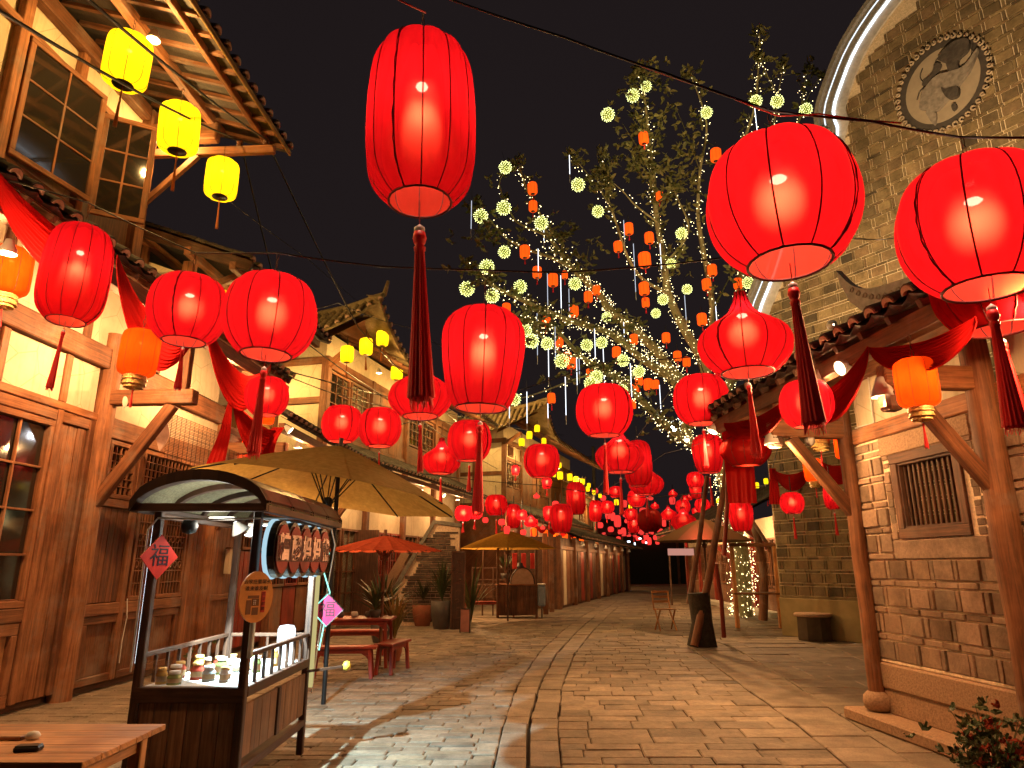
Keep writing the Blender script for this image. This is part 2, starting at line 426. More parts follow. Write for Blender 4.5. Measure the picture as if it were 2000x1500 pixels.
def wall_bricks(root, F, a0, a1, z0, z1, t, mat, big=(.26, .185), hole=None, inside=None, joint=.014, name='brick', nmax=300, jit=1.0, thin=.045):
    """courses of square stones and thin headers alternating with one flat course"""
    out = []; z = z0; row = 0
    def ok(c0, c1, zz0, zz1):
        if hole and any(c1 > h[0] + .002 and c0 < h[1] - .002 and zz1 > h[2] and zz0 < h[3] for h in hole): return False
        if inside and not all(inside(x, y) for x in (c0, c1) for y in (zz0, zz1)): return False
        return True
    def clip(c0, c1, zz0, zz1):
        for h in (hole or []):
            if zz1 > h[2] and zz0 < h[3]:
                if c0 < h[0] < c1: c1 = h[0]
                elif c0 < h[1] < c1: c0 = h[1]
        return c0, c1
    while z < z1 - .03:
        hb = min(big[1], z1 - z - joint); a = a0 - random.random() * .1
        while a < a1:
            wd = big[0] * random.uniform(.88, 1.12)
            for ww in (wd, thin * random.uniform(.8, 1.3)):
                c0, c1 = clip(max(a, a0), min(a + ww, a1), z, z + hb)
                if c1 - c0 > .02 and ok(c0, c1, z, z + hb):
                    pr = random.uniform(.004, .014) * jit
                    out.append((F.l((c0 + c1) / 2, t + pr / 2, z + hb / 2), ((c1 - c0) / 2, .012 + pr, hb / 2)))
                a += ww + joint
        z += hb + joint
        ht = .05; a = a0 - random.random() * .2
        if z + ht < z1:
            while a < a1:
                ww = random.uniform(.2, .36); c0, c1 = clip(max(a, a0), min(a + ww, a1), z, z + ht)
                if c1 - c0 > .02 and ok(c0, c1, z, z + ht):
                    pr = random.uniform(.003, .012) * jit
                    out.append((F.l((c0 + c1) / 2, t + pr / 2, z + ht / 2), ((c1 - c0) / 2, .012 + pr, ht / 2)))
                a += ww + joint
            z += ht + joint
        row += 1
    emit_pieces(name, root, F.M, out, mat, nmax)

# ---------------------------------------------------------------- roofs made of barrel tiles
def barrel_mesh(mat, r=.078, L=.25):
    b = MB(); vs = []; fs = []; n = 6
    for j, (y, q) in enumerate(((0, r * 1.06), (L, r * .9))):
        for k in range(n + 1):
            t = math.pi * k / n; vs.append((q * math.cos(t), y, q * math.sin(t)))
    for k in range(n): fs.append((k, k + 1, n + 2 + k, n + 1 + k))
    for k in range(n + 1):
        t = math.pi * k / n; vs.append((r * .84 * math.cos(t), 0, r * .84 * math.sin(t)))
    for k in range(n): fs.append((k + 1, k, 2 * (n + 1) + k, 2 * (n + 1) + k + 1))
    b.add(vs, fs, smooth=False); return b
def end_mesh(r=.066):
    pts = [(r * math.cos(math.pi * k / 10), r * math.sin(math.pi * k / 10)) for k in range(11)]
    pts += [(r * .8 * math.cos(math.pi * k / 10), r * .42 * math.sin(math.pi * k / 10) - .004) for k in range(10, -1, -1)]
    b = MB(); n = 11
    vs = [(x, -.006, z) for x, z in pts] + [(x, .03, z) for x, z in pts]; N = len(pts); fs = []
    for k in range(n - 1):
        a, c = k, k + 1; d, e = N - 1 - k, N - 2 - k
        fs.append((a, c, e, d)); fs.append((N + d, N + e, N + c, N + a))
    for k in range(N): fs.append((k, N + k, N + (k + 1) % N, (k + 1) % N))
    b.add(vs, fs); return b
_bm = {}
def roof(root, S, L, depth, pitch=.26, step=.17, mat=None, endmat=None, bmax=None, nmax=300, r=.078, ends=True, M=None):
    """S(a,b): local point of the roof plane, a metres along the eave, b metres up the slope."""
    mat = mat or TIL; endmat = endmat or TLE
    key = (mat.name, round(r, 3))
    if key not in _bm: _bm[key] = (barrel_mesh(mat, r).mesh('roof_tile', mat), end_mesh(r * .86).mesh('tile_end', endmat))
    tm, em = _bm[key]
    n = int(L / pitch); tiles = []; e = .02
    def frame(a, b):
        p = Vector(S(a, b)); x = (Vector(S(a + e, b)) - p).normalized(); y = (Vector(S(a, b + e)) - p).normalized()
        z = x.cross(y); flip = z.z < 0
        if flip: x = -x; z = -z
        z.normalize(); x = y.cross(z)
        return Matrix(((x.x, y.x, z.x, p.x), (x.y, y.y, z.y, p.y), (x.z, y.z, z.z, p.z), (0, 0, 0, 1)))
    for i in range(n + 1):
        a = min(i * pitch, L); mx = depth if bmax is None else min(depth, bmax(a)); b = 0
        while b < mx:
            m = frame(a, b) @ Matrix.Translation((random.uniform(-.008, .008), 0, .035 + random.uniform(-.003, .006))) @ Matrix.Rotation(random.uniform(-.03, .03), 4, 'Z')
            tiles.append((b, m)); b += step
    tiles.sort(key=lambda q: q[0])
    for b, m in tiles[:nmax]: inst('roof_tile', tm, root, m)
    if len(tiles) > nmax:
        big = MB(); src = barrel_mesh(mat, r)
        for b, m in tiles[nmax:]: big.add([m @ Vector(v) for v in src.v], src.f)
        tag(big.build('roof_tile_field', mat, root), kind='stuff')
    if ends:
        for i in range(n + 1):
            a = min(i * pitch, L); m = frame(a, 0) @ Matrix.Translation((0, -.008, .032)); inst('tile_end', em, root, m)
    # channel tiles between, one sheet with steps, and boards underneath
    pan = MB(); vs = []; fs = []; na = n * 4; nb = max(3, int(depth / step))
    for j in range(nb + 1):
        for k in range(na + 1):
            a = L * k / na; mx = depth if bmax is None else min(depth, bmax(a)); b = mx * j / nb
            m = frame(a, b); d = [.03, .0, -.022, .0][k % 4]
            vs.append(m @ Vector((0, 0, d + random.uniform(-.004, .004))))
    for j in range(nb):
        for k in range(na): fs.append((j * (na + 1) + k, j * (na + 1) + k + 1, (j + 1) * (na + 1) + k + 1, (j + 1) * (na + 1) + k))
    o = len(vs)
    for j in (0, nb):
        for k in range(na + 1):
            a = L * k / na; mx = depth if bmax is None else min(depth, bmax(a)); m = frame(a, mx * j / nb + (.03 if j == 0 else 0)); vs.append(m @ Vector((0, 0, -.06)))
    for k in range(na):
        fs.append((o + k, o + k + 1, o + na + 2 + k, o + na + 1 + k)); fs.append((k, k + 1, o + k + 1, o + k))
    pan.add(vs, fs); pan.build('channel_tiles', mat, root)
def smooth(pts, k=3):
    out = []
    for i in range(len(pts) - 1):
        p0, p1, p2, p3 = [Vector(pts[max(0, min(len(pts) - 1, j))]) for j in (i - 1, i, i + 1, i + 2)]
        for j in range(k):
            t = j / k; out.append(tuple(.5 * ((2 * p1) + (p2 - p0) * t + (2 * p0 - 5 * p1 + 4 * p2 - p3) * t * t + (3 * p1 - p0 - 3 * p2 + p3) * t ** 3)))
    out.append(tuple(pts[-1])); return out

# ================================================================ GROUND AND PAVING
b = MB(); b.add([(-300, -60, -.045), (300, -60, -.045), (300, 400, -.045), (-300, 400, -.045)], [(0, 1, 2, 3)])
tag(b.build('ground', JNT), kind='structure')
pave = tag(bpy.data.objects.new('street_pavement', None), kind='structure'); COL.objects.link(pave)
def interp(pts, y):
    if y <= pts[0][1]: i = 0
    elif y >= pts[-1][1]: i = len(pts) - 2
    else: i = next(k for k in range(len(pts) - 1) if pts[k][1] <= y <= pts[k + 1][1])
    (x0, y0), (x1, y1) = pts[i], pts[i + 1]; return x0 + (x1 - x0) * (y - y0) / (y1 - y0)
KL = [tuple(gnd(*p)[:2]) for p in ((962, 1500), (982, 1420), (1008, 1340), (1052, 1275), (1100, 1230), (1142, 1200), (1180, 1178))]
KM = [tuple(gnd(*p)[:2]) for p in ((1030, 1500), (1032, 1420), (1052, 1340), (1088, 1275), (1130, 1230), (1166, 1200), (1198, 1178))]
KR = [tuple(gnd(*p)[:2]) for p in ((1097, 1500), (1090, 1420), (1098, 1340), (1124, 1275), (1160, 1230), (1190, 1200), (1216, 1178))]
SA = [tuple(gnd(*p)[:2]) for p in ((1660, 1500), (1560, 1418), (1450, 1340), (1345, 1262))]; SA.append((SA[-1][0] + .3, 40))
SB = [tuple(gnd(*p)[:2]) for p in ((1800, 1500), (1700, 1435), (1560, 1340), (1440, 1268))]; SB.append((SB[-1][0] + .3, 40))
LB = [(-3.4, 4), (-3.05, 9), (-2.6, 12.5), (-1.2, 18), (2, 26), (6, 40)]
stones = []
def slab_mesh(q, zt):
    """q = four ground corners; a slab with chamfered upper edge"""
    c = sum((Vector(p) for p in q), Vector((0, 0))) / 4; g = .0045
    o = [c + (Vector(p) - c) * (1 - g / max(.05, (Vector(p) - c).length)) for p in q]
    i = [c + (p - c) * (1 - .014 / max(.05, (p - c).length)) for p in o]
    t = [zt + random.uniform(-.004, .004) for _ in range(4)]
    vs = [(p.x, p.y, -.05) for p in o] + [(p.x, p.y, t[k] - .009) for k, p in enumerate(o)] + [(p.x, p.y, t[k]) for k, p in enumerate(i)]
    fs = [(8, 9, 10, 11)]
    for k in range(4):
        k2 = (k + 1) % 4; fs += [(k, k2, 4 + k2, 4 + k), (4 + k, 4 + k2, 8 + k2, 8 + k)]
    return c, vs, fs
def strip(left, right, y0, y1, dy, wx, mat, nx=None, jit=.25, name='paving_stone', zt=0.0):
    y = y0
    while y < y1:
        h = dy * random.uniform(.75, 1.3) * (1 if y < 20 else 1.6); ya, yb = y, min(y + h, y1)
        la, lb = left(ya), left(yb); ra, rb = right(ya), right(yb)
        if name == 'kerb_stone': la += .012; lb += .012; ra -= .012; rb -= .012
        wid = ra - la
        if nx: cuts = [k / nx for k in range(nx + 1)]
        else:
            cuts = [0]; x = random.uniform(.3, 1) * wx
            while x < wid - wx * .35: cuts.append(x / wid); x += wx * random.uniform(1 - jit, 1 + jit)
            cuts.append(1)
        sk = random.uniform(-.01, .01)
        for k in range(len(cuts) - 1):
            u, v = cuts[k], cuts[k + 1]; j = random.uniform(-.012, .012)
            q = [(la + (ra - la) * u + sk, ya), (la + (ra - la) * v + sk, ya), (lb + (rb - lb) * v + sk, yb + j * (h > .2)), (lb + (rb - lb) * u + sk, yb + j * (h > .2))]
            stones.append((slab_mesh(q, zt + random.uniform(-.006, .006)), mat, name))
        y = yb
f_ = lambda P: (lambda y: interp(P, y))
YB = 34.0
strip(lambda y: -9.0, f_(LB), 3.6, 24, .17, .42, PAK)
strip(f_(LB), f_(KL), 3.6, 24, .165, .36, PAV)
strip(f_(LB), lambda y: interp(KL, y), 24, YB, .3, .8, PAV)
strip(lambda y: -9.0, f_(LB), 24, YB, .5, 1.2, PAK)
strip(f_(KL), f_(KM), 3.6, YB, .42, .3, PAK, nx=1, name='kerb_stone')
strip(f_(KM), f_(KR), 3.6, YB, .42, .3, PAK, nx=1, name='kerb_stone')
strip(f_(KR), f_(SA), 3.6, 16.2, .27, .52, PAV)
strip(f_(SA), f_(SB), 3.6, 16.2, .55, .5, PAK, nx=1, name='kerb_stone')
strip(f_(SB), lambda y: 12.0, 3.6, 16.2, .5, 1.1, PAK)
strip(f_(KR), lambda y: 13.0, 16.2, YB, .36, .7, PAV)
strip(lambda y: -4.0, lambda y: 22.0, YB, 70, .7, 1.6, PAV)
def skey(s):
    c = s[0][0]; p = (c.x, c.y, 0); x, y = proj(p)
    if not (-60 < x < 2060 and y < 1600): return 0
    q = [proj(v) for v in s[0][1][8:12]]
    return abs(sum(q[i][0] * q[(i + 1) % 4][1] - q[(i + 1) % 4][0] * q[i][1] for i in range(4)))
stones = [s for s in stones if skey(s) > 0 or s[0][0].y < 12]
stones.sort(key=skey, reverse=True)
for (c, vs, fs), mat, nm in stones[:300]:
    b = MB(); b.add([(v[0] - c.x, v[1] - c.y, v[2]) for v in vs], fs); inst(nm, b.mesh(nm, mat), pave, Matrix.Translation((c.x, c.y, 0)))
for mat in (PAV, PAK):
    b = MB()
    for (c, vs, fs), m, nm in stones[300:]:
        if m is mat: b.add(vs, fs)
    tag(b.build('far_paving_stones', mat, pave), kind='stuff')

# ================================================================ RIGHT HOUSE (stone wall, barred window, timber frame)
H = House('stone_house', 'stone and cream plaster house at the right with a small barred window', 'house', FR)
WIN = (-1.42, -.42, 1.86, 2.72)
MR = MB()
for q in ((-4.2, WIN[0], 0, 3.0), (WIN[1], .40, 0, 3.0), (WIN[0], WIN[1], 0, WIN[2]), (WIN[0], WIN[1], WIN[3], 3.0)): MR.box(q[0], q[1], -.25, .0, q[2], q[3])
MR.build('mortar_core', MOR, H.root)
H.box('room_back', flat('dark_room', (.02, .015, .012), .9), -4.2, .4, -1.6, -1.5, 0, 3.2, 0)
wall_bricks(H.root, FR, -4.15, .38, .66, 2.925, -.002, BRK, big=(.26, .178), hole=[(-1.60, -.27, 1.655, 3.2)], jit=1.2, name='wall_stone', joint=.021)
# broken stone edges round the window, lintel, sill
H.box('stone_lintel', GRA, -1.60, -.27, -.02, .025, 2.725, 2.925, .012)
H.box('stone_sill', BRK, -1.585, -.285, -.02, .022, 1.66, 1.85, .012)
z = 1.86
while z < 2.68:
    for a in (-1.535, -.335):
        hh = random.uniform(.05, .10); ww = random.uniform(.085, .10)
        H.box('edge_stone', BRK, a - ww / 2, a + ww / 2, -.02, random.uniform(.004, .022), z, z + hh - .006, .008)
    z += .082
fr = MB(); sg = 1
for (a0, a1, z0, z1, t1) in ((-1.42, -.42, 1.86, 1.96, .03), (-1.42, -.42, 2.62, 2.72, .035), (-1.42, -1.32, 1.96, 2.62, .028), (-.52, -.42, 1.96, 2.62, .028),
                             (-1.34, -.5, 1.95, 1.985, .012), (-1.34, -.5, 2.595, 2.63, .012), (-1.335, -1.3, 1.985, 2.6, .010), (-.54, -.505, 1.985, 2.6, .010)):
    fr.box(a0, a1, -.10, t1, z0, z1, .006)
fo = fr.build('window', W_D, H.root)
for k in range(11):
    a = -1.28 + k * .072
    b = MB(); b.box(a - .014, a + .014, -.06, -.028, 1.985, 2.6, .005); b.build('bar', W_D, fo)
# plinth
H.box('granite_course', GRA, -4.2, .42, -.2, .045, .36, .62, .02); H.box('granite_course', GRA, -4.2, .41, -.2, .03, .12, .352, .015)
H.box('plinth_cap', MOR, -4.2, .42, -.2, .02, .622, .655, .008)
# timber and plaster above
H.box('wall_beam', W_L, -4.2, .15, -.06, .05, 2.93, 3.10, .012)
H.box('plaster_panel', PLA, -1.78, .10, -.06, .0, 3.102, 3.78, .0)
H.box('plaster_panel', PLA, -4.2, -1.98, -.06, .0, 3.102, 3.78, .0)
H.box('top_beam', W_M, -4.2, 2.4, -.08, .08, 3.62, 3.78, .012)
H.post(.24, .07, .13, 3.62, .085, W_L); H.post(-1.88, .09, .13, 3.62, .115, W_L)
b = MB(); b.lathe([(.09, 0), (.135, .03), (.15, .09), (.14, .15), (.10, .19), (.075, .2)], 20, FR.l(.24, .07, .125)); b.build('stone_drum_base', GRA, H.root)
H.box('threshold_step', GRA, -4.2, .55, .0, .30, 0, .125, .02)
for a in (.24, -1.88):
    H.beam('bracket_arm', W_L, (a, .02, 3.12 if a > 0 else 3.16), (a, .98, 3.12 if a > 0 else 3.16), .13, .20, .012)
    H.beam('brace', W_M, (a, .08, 2.16), (a, .74, 3.02), .09, .13, .01)
    H.box('arm_block', W_D, a - .08, a + .08, .84, 1.0, 2.9 if a > 0 else 2.86, 3.04, .03)
H.beam('eave_beam', W_M, (-4.2, .86, 3.50), (2.05, .86, 3.50), .12, .17)
H.post(.24, .86, 3.2, 3.44, .05); H.post(-1.88, .86, 3.2, 3.44, .05)
s30 = math.atan(.42)
def SR(a, b): return FR.l(-4.2 + a, 1.02 - b * math.cos(s30), 3.66 + b * math.sin(s30))
roof(H.root, SR, 6.25, 2.1, .25, .17, nmax=290)
for k in range(16):
    a = -4.1 + k * .4
    H.beam('rafter', W_D, (a, 1.0, 3.58), (a, -.9, 3.58 + 1.9 * .42), .055, .07, .004)
b = MB(); b.add([FR.l(-4.2, 1.0, 3.615), FR.l(2.05, 1.0, 3.615), FR.l(2.05, -1, 4.455), FR.l(-4.2, -1, 4.455)], [(0, 1, 2, 3)]); b.build('roof_board', W_D, H.root)
# ridge with upturned end
b = MB(); b.box(-4.2, 1.9, -1.02, -.84, 4.46, 4.64, .02); b.build('ridge', COP, H.root)
b = MB(); pts = smooth([(-.62, 4.80), (-.3, 4.84), (.1, 4.92), (.45, 5.02), (.75, 5.20), (1.02, 5.52)], 3) + [(.98, 5.32)] + smooth([(.82, 5.0), (.6, 4.78), (.42, 4.66), (.2, 4.60), (-.3, 4.58), (-.62, 4.58)], 3)
b.prism(pts, lambda a, z, d: FR.l(a, -.66 + d, z - .02), 0, .08); rid = b.build('upturned_ridge_ornament', flat('pale_stucco', (.46, .47, .46), .9, nscale=9, amt=.25), H.root)
for k in range(8):
    b = MB(); cx, cz = -.15 + k * .125, 4.72 + .0075 * k * k
    b.tube([FR.l(cx + math.cos(q) * (.05 - q * .006), -.575, cz + math.sin(q) * (.05 - q * .006)) for q in [j * .6 for j in range(10)]], .010, 5); b.build('scroll', GRY, rid)
b = MB(); b.box(-2.6, .55, -.66, -.58, 4.30, 4.60, .01); b.build('ridge_wall', COP, H.root)

# ================================================================ GABLE HALL behind it (tall olive brick wall, white curved gable edge)
H = House('gable_hall', 'tall brick hall with a curved gable edged in a white light line', 'building', FW); GAB = H.root
edge = [(-.02, 0), (-.02, 7.0), (-.10, 8.0), (-.72, 9.0), (-1.3, 10.1), (-2.0, 11.2), (-2.50, 11.88), (-2.95, 11.80), (-2.86, 12.5), (-3.21, 13.22), (-3.73, 13.92), (-4.59, 14.55), (-5.6, 14.9), (-8.0, 15.1), (-11, 15.1)]
def eline(a):
    for i in range(len(edge) - 1):
        (a0, z0), (a1, z1) = edge[i], edge[i + 1]
        if a1 <= a <= a0 and a0 != a1: return z0 + (z1 - z0) * (a - a0) / (a1 - a0)
    return 15.1
b = MB(); poly = edge + [(-11, 0)]
b.prism(poly, lambda a, z, d: FW.l(a, d, z), -.30, -.01); b.build('mortar_core', MOB, GAB)
wall_bricks(GAB, FW, -8.6, -.05, .93, 14.8, -.01, BRG, big=(.30, .20), inside=lambda a, z: (a < -.02 and z < eline(a) - .42 - (.25 if a < -3 else 0)), name='brick', nmax=300, joint=.021)
H.box('plaster_plinth', PLG, -8.6, 0.0, -.2, .035, 0, .86, .01); H.box('plinth_course', BRG, -8.6, -.02, -.2, .02, .862, .925, .01)
def band(name, mat, off0, off1, t0, t1, pts):
    b = MB(); vs = []; n = len(pts); P = [Vector(p) for p in pts]
    for i in range(n):
        d = (P[min(i + 1, n - 1)] - P[max(i - 1, 0)]).normalized(); nn = Vector((d.y, -d.x)) * -1  # inward side
        nn = Vector((-d.y, d.x))
        for off in (off0, off1):
            q = P[i] + nn * off
            for t in (t0, t1): vs.append(FW.l(q.x, t, q.y))
    fs = []
    for i in range(n - 1):
        k = i * 4; fs += [(k, k + 4, k + 5, k + 1), (k + 2, k + 3, k + 7, k + 6), (k + 1, k + 5, k + 7, k + 3), (k, k + 2, k + 6, k + 4)]
    fs += [(0, 1, 3, 2), (4 * n - 4, 4 * n - 2, 4 * n - 1, 4 * n - 3)]
    b.add(vs, fs); return b.build(name, mat, GAB)
E1 = smooth(edge[1:7]) + smooth(edge[7:])
band('stucco_band', GRY, -.02, .42, -.0, .05, E1)
band('moulding', COP, -.20, .10, -.2, .13, E1); band('light_line', LED, .102, .145, .05, .085, E1)
band('light_line', emis('led_outer', (.8, .9, 1), 1.6), -.10, -.075, .13, .145, E1)
for k in range(len(E1) - 1):
    pass
band('coping', COP, -.32, -.205, -.34, .22, E1)
# oval relief
mc = (-5.42, 11.62); ra, rz = .98, 1.02
med = thing('relief_medallion', 'oval stone relief framed in carved scrolls high on the brick gable', 'relief', FW.w(mc[0], 0.03, mc[1]), FW.rz)
def oval(r, n=48): return [(r * ra * math.cos(2 * math.pi * k / n) * .92, r * rz * math.sin(2 * math.pi * k / n)) for k in range(n)]
def mp(name, poly, mat, d0, d1):
    b = MB(); b.prism(poly, lambda a, z, d: Vector((a, d, z)), d0, d1); return b.build(name, mat, med)
mp('backing', oval(1.0), flat('relief_dark', (.05, .043, .035), .9), -.02, .02)
mp('ground_disc', oval(.84), flat('relief_pale', (.27, .225, .155), .9, nscale=4, amt=.12), .02, .035)
for k in range(44):
    t = 2 * math.pi * k / 44; cx, cz = ra * .92 * 1.03 * math.cos(t), rz * 1.03 * math.sin(t); r0 = random.uniform(.045, .07)
    b = MB(); b.tube([Vector((cx + math.cos(t + q) * r0 * (1 - q / 9), .05, cz + math.sin(t + q) * r0 * (1 - q / 9))) for q in [j * .75 for j in range(8)]], .022, 6)
    b.build('scroll', flat('relief_scroll', (.30, .24, .16), .9), med)
RD = flat('relief_figure_dark', (.055, .047, .038), .85, nscale=12, amt=.4); RG = flat('relief_figure_grey', (.19, .165, .13), .85, nscale=9, amt=.4)
def blob(pts, mat, d=.07, name='carving'):
    sm = smooth(pts + [pts[0]], 4)[:-1]; return mp(name, sm, mat, .036, .036 + d)
# local a increases away from the camera-right, so picture-left is +a
blob([(.35, .05), (.05, .22), (-.30, .12), (-.52, .10), (-.80, .32), (-.62, -.02), (-.45, -.18), (-.12, -.42), (.15, -.58), (.32, -.45), (.48, -.32)], RG, .09)
blob([(.38, -.48), (.30, -.42), (.18, -.62), (.26, -.86)], RG, .06)
blob([(-.18, .40), (-.05, .62), (-.38, .78), (-.66, .66), (-.62, .40), (-.42, .30), (-.38, .05), (-.22, .12)], RD, .08)
blob([(.30, .30), (.14, .36), (.02, .55), (-.08, .42), (.08, .26), (.24, .18), (.36, .20)], RD, .05)
blob([(-.10, -.22), (-.02, -.14), (-.10, -.44), (-.28, -.50), (-.32, -.30)], RD, .11)
blob([(-.12, -.62), (-.20, -.60), (-.22, -.72), (-.14, -.76)], RD, .05)
for pts in (((.52, -.05), (.42, .12), (.2, .20), (.0, .16)), ((.32, .25), (.38, .45), (.30, .62)), ((.10, .30), (.06, .55), (-.12, .70), (-.2, .60)), ((-.42, .0), (-.62, .2), (-.70, .5))):
    b = MB(); b.tube([Vector((x, .05, z)) for x, z in smooth(list(pts))], .013, 5); b.build('carved_line', RD, med)
# hall corner return wall so the wall is a building
H.box('side_wall', MOB, -.30, -.02, -6.0, -.31, 0, 7.6, .0)

# ================================================================ LEFT HOUSE ROW
H = House('timber_house', 'two storey timber house at the left with an open casement window', 'house', FL); HA = H
FACE = [(-4.6, -.55), ]
# ---- ground floor, nearest bays
H.box('backing_wall', W_D, -4.6, 13.4, -.25, -.10, 0, 4.2, 0)
H.box('sill_band', W_L, -4.6, .75, -.1, .045, 3.46, 3.56, .01); H.box('door_head', W_L, -4.6, .75, -.1, .03, 3.32, 3.455, .01)
H.box('wall_beam', W_M, -4.6, .80, -.1, .10, 4.18, 4.47, .015); H.box('wall_beam', W_M, .92, 4.1, -.1, .10, 4.10, 4.42, .015)
for a0, a1 in ((-4.6, -2.1), (-2.02, -1.02), (-.90, .03), (.13, .70)): H.box('plaster_panel', PLA, a0, a1, -.1, .0, 3.565, 4.175, 0)
for a in (-2.06, -.96, .08): H.box('stud', W_L, a - .055, a + .055, -.1, .035, 3.565, 4.175, .008)
for a0, a1 in ((-4.6, -1.2), (-1.06, .25), (.4, 1.9), (2.05, 4.0)): H.box('plaster_panel', PLA, a0, a1, -.1, .0, 4.475, 5.35, 0)
for a in (-1.13, .325, 1.97): H.box('stud', W_M, a - .07, a + .07, -.1, .03, 4.475, 5.35, .008)
def glazed_door(a0, a1, z0, z1, nc, nr, name='glazed_door'):
    f = MB(); w_ = .075
    for (x0, x1, y0, y1) in ((a0, a1, z0, z0 + w_), (a0, a1, z1 - w_, z1), (a0, a0 + w_, z0 + w_, z1 - w_), (a1 - w_, a1, z0 + w_, z1 - w_)):
        f.box(x0, x1, -(-.05), -(.03), y0, y1, .006)
    f.box(a0 + w_, a1 - w_, .03, .01, z0 + w_, z0 + w_ + .02, .003)
    o = f.build(name, W_L, H.root)
    i0, i1, j0, j1 = a0 + w_, a1 - w_, z0 + w_, z1 - w_
    for c in range(nc):
        for r_ in range(nr):
            x0 = i0 + (i1 - i0) * c / nc; x1 = i0 + (i1 - i0) * (c + 1) / nc; y0 = j0 + (j1 - j0) * r_ / nr; y1 = j0 + (j1 - j0) * (r_ + 1) / nr
            g = MB(); g.box(x0 + .008, x1 - .008, .045, .038, y0 + .008, y1 - .008); g.build('pane', GLS, o)
    for c in range(1, nc):
        x = i0 + (i1 - i0) * c / nc; g = MB(); g.box(x - .014, x + .014, .03, -.005, j0, j1, .004); g.build('glazing_bar', W_L, o)
    for r_ in range(1, nr):
        y = j0 + (j1 - j0) * r_ / nr; g = MB(); g.box(i0, i1, .028, -.003, y - .013, y + .013, .004); g.build('glazing_bar', W_L, o)
    return o
for a0 in (-4.55, -3.35, -2.15, -1.0): glazed_door(a0, a0 + (1.14 if a0 < -2 else 1.02), 1.14, 3.31, 2, 4)
H.box('door_rail', W_L, -4.6, .10, -.1, .035, .98, 1.13, .008)
for a0, a1 in ((-3.9, -2.8), (-2.75, -1.65), (-1.0, .0)):
    for (x0, x1, z0, z1) in ((a0, a1, .84, .975), (a0, a1, .08, .22), (a0, a0 + .1, .22, .84), (a1 - .1, a1, .22, .84)): H.box('panel_rail', W_L, x0, x1, -.1, .03, z0, z1, .008)
    n = 5
    for k in range(n):
        x = a0 + .1 + (a1 - a0 - .2) * k / n; H.box('plank', W_T if (k > 1 and a0 == -1.0) else W_L, x + .003, x + (a1 - a0 - .2) / n - .003, -.1, -.02 + random.uniform(-.004, .004), .22, .84, .004, label=None)
def plank_run(a0, a1, z0, z1, n, mat=W_L, t=.0):
    for k in range(n):
        x = a0 + (a1 - a0) * k / n; H.box('plank', mat, x + .003, x + (a1 - a0) / n - .003, t - .1, t + random.uniform(-.006, .006), z0, z1, .005)
plank_run(.12, .62, .1, 3.31, 3)
H.box('jamb', W_L, .02, .115, -.1, .05, .1, 3.46, .01); H.box('jamb', W_M, .63, .73, -.1, .04, .1, 3.46, .01)
H.post(.87, .03, 0, 4.7, .135, W_L)
def lattice(a0, a1, z0, z1, nx, nz, mat=W_L, t=.02, fw=.06, parent=None, bar=.012, back=True, name='lattice_window'):
    f = MB(); sg = H.F.sg
    def bx(m, x0, x1, t0, t1, y0, y1, bv=.003): m.box(x0, x1, sg * t0, sg * t1, y0, y1, bv)
    for (x0, x1, y0, y1) in ((a0, a1, z0, z0 + fw), (a0, a1, z1 - fw, z1), (a0, a0 + fw, z0 + fw, z1 - fw), (a1 - fw, a1, z0 + fw, z1 - fw)): bx(f, x0, x1, t - .08, t + .02, y0, y1, .005)
    o = f.build(name, mat, parent or H.root)
    if back:
        g = MB(); bx(g, a0 + fw, a1 - fw, t - .078, t - .07, z0 + fw, z1 - fw, 0); g.build('dark_glass', GLS, o)
    for k in range(1, nx):
        x = a0 + fw + (a1 - a0 - 2 * fw) * k / nx; g = MB(); bx(g, x - bar / 2, x + bar / 2, t - .03, t, z0 + fw, z1 - fw, .0); g.build('lattice_bar', mat, o)
    for k in range(1, nz):
        y = z0 + fw + (z1 - z0 - 2 * fw) * k / nz; g = MB(); bx(g, a0 + fw, a1 - fw, t - .028, t + .002, y - bar / 2, y + bar / 2, 0); g.build('lattice_bar', mat, o)
    return o
# bays after the post
H.box('header_board', W_L, 1.0, 4.1, -.1, .04, 3.30, 3.58, .01)
for a0, a1 in ((1.0, 2.3), (2.42, 4.1)): H.box('plaster_panel', PLA, a0, a1, -.1, 0, 3.585, 4.095, 0)
H.box('stud', W_L, 2.3, 2.42, -.1, .03, 3.585, 4.095, .008)
lattice(1.12, 1.78, 2.5, 3.28, 5, 6); lattice(1.93, 3.42, 2.5, 3.28, 13, 6)
H.box('stile', W_L, 1.80, 1.91, -.1, .05, .1, 3.29, .008); H.box('stile', W_L, 3.44, 3.56, -.1, .05, .1, 3.29, .008); H.box('stile', W_L, 1.0, 1.1, -.1, .04, .1, 3.29, .008)
H.box('rail', W_L, 1.0, 1.8, -.1, .035, 2.38, 2.49, .008); plank_run(1.11, 1.79, 1.12, 2.37, 5, W_M); H.box('rail', W_L, 1.0, 3.44, -.1, .045, .96, 1.11, .008)
lw = lattice(1.98, 2.62, 1.12, 2.46, 7, 7, bar=.014); lw2 = lattice(2.70, 3.42, 1.12, 2.46, 7, 7, bar=.014)
for o_, c0 in ((lw, 2.3), (lw2, 3.06)):
    for k in range(4):
        for z in (1.62, 2.0):
            cx = c0 - .21 + k * .14; g = MB(); g.tube([FL.l(cx + .05 * math.cos(q), .028, z + .05 * math.sin(q)) for q in [j * math.pi / 4 for j in range(9)]], .008, 5, caps=False); g.build('round_fret', W_L, o_)
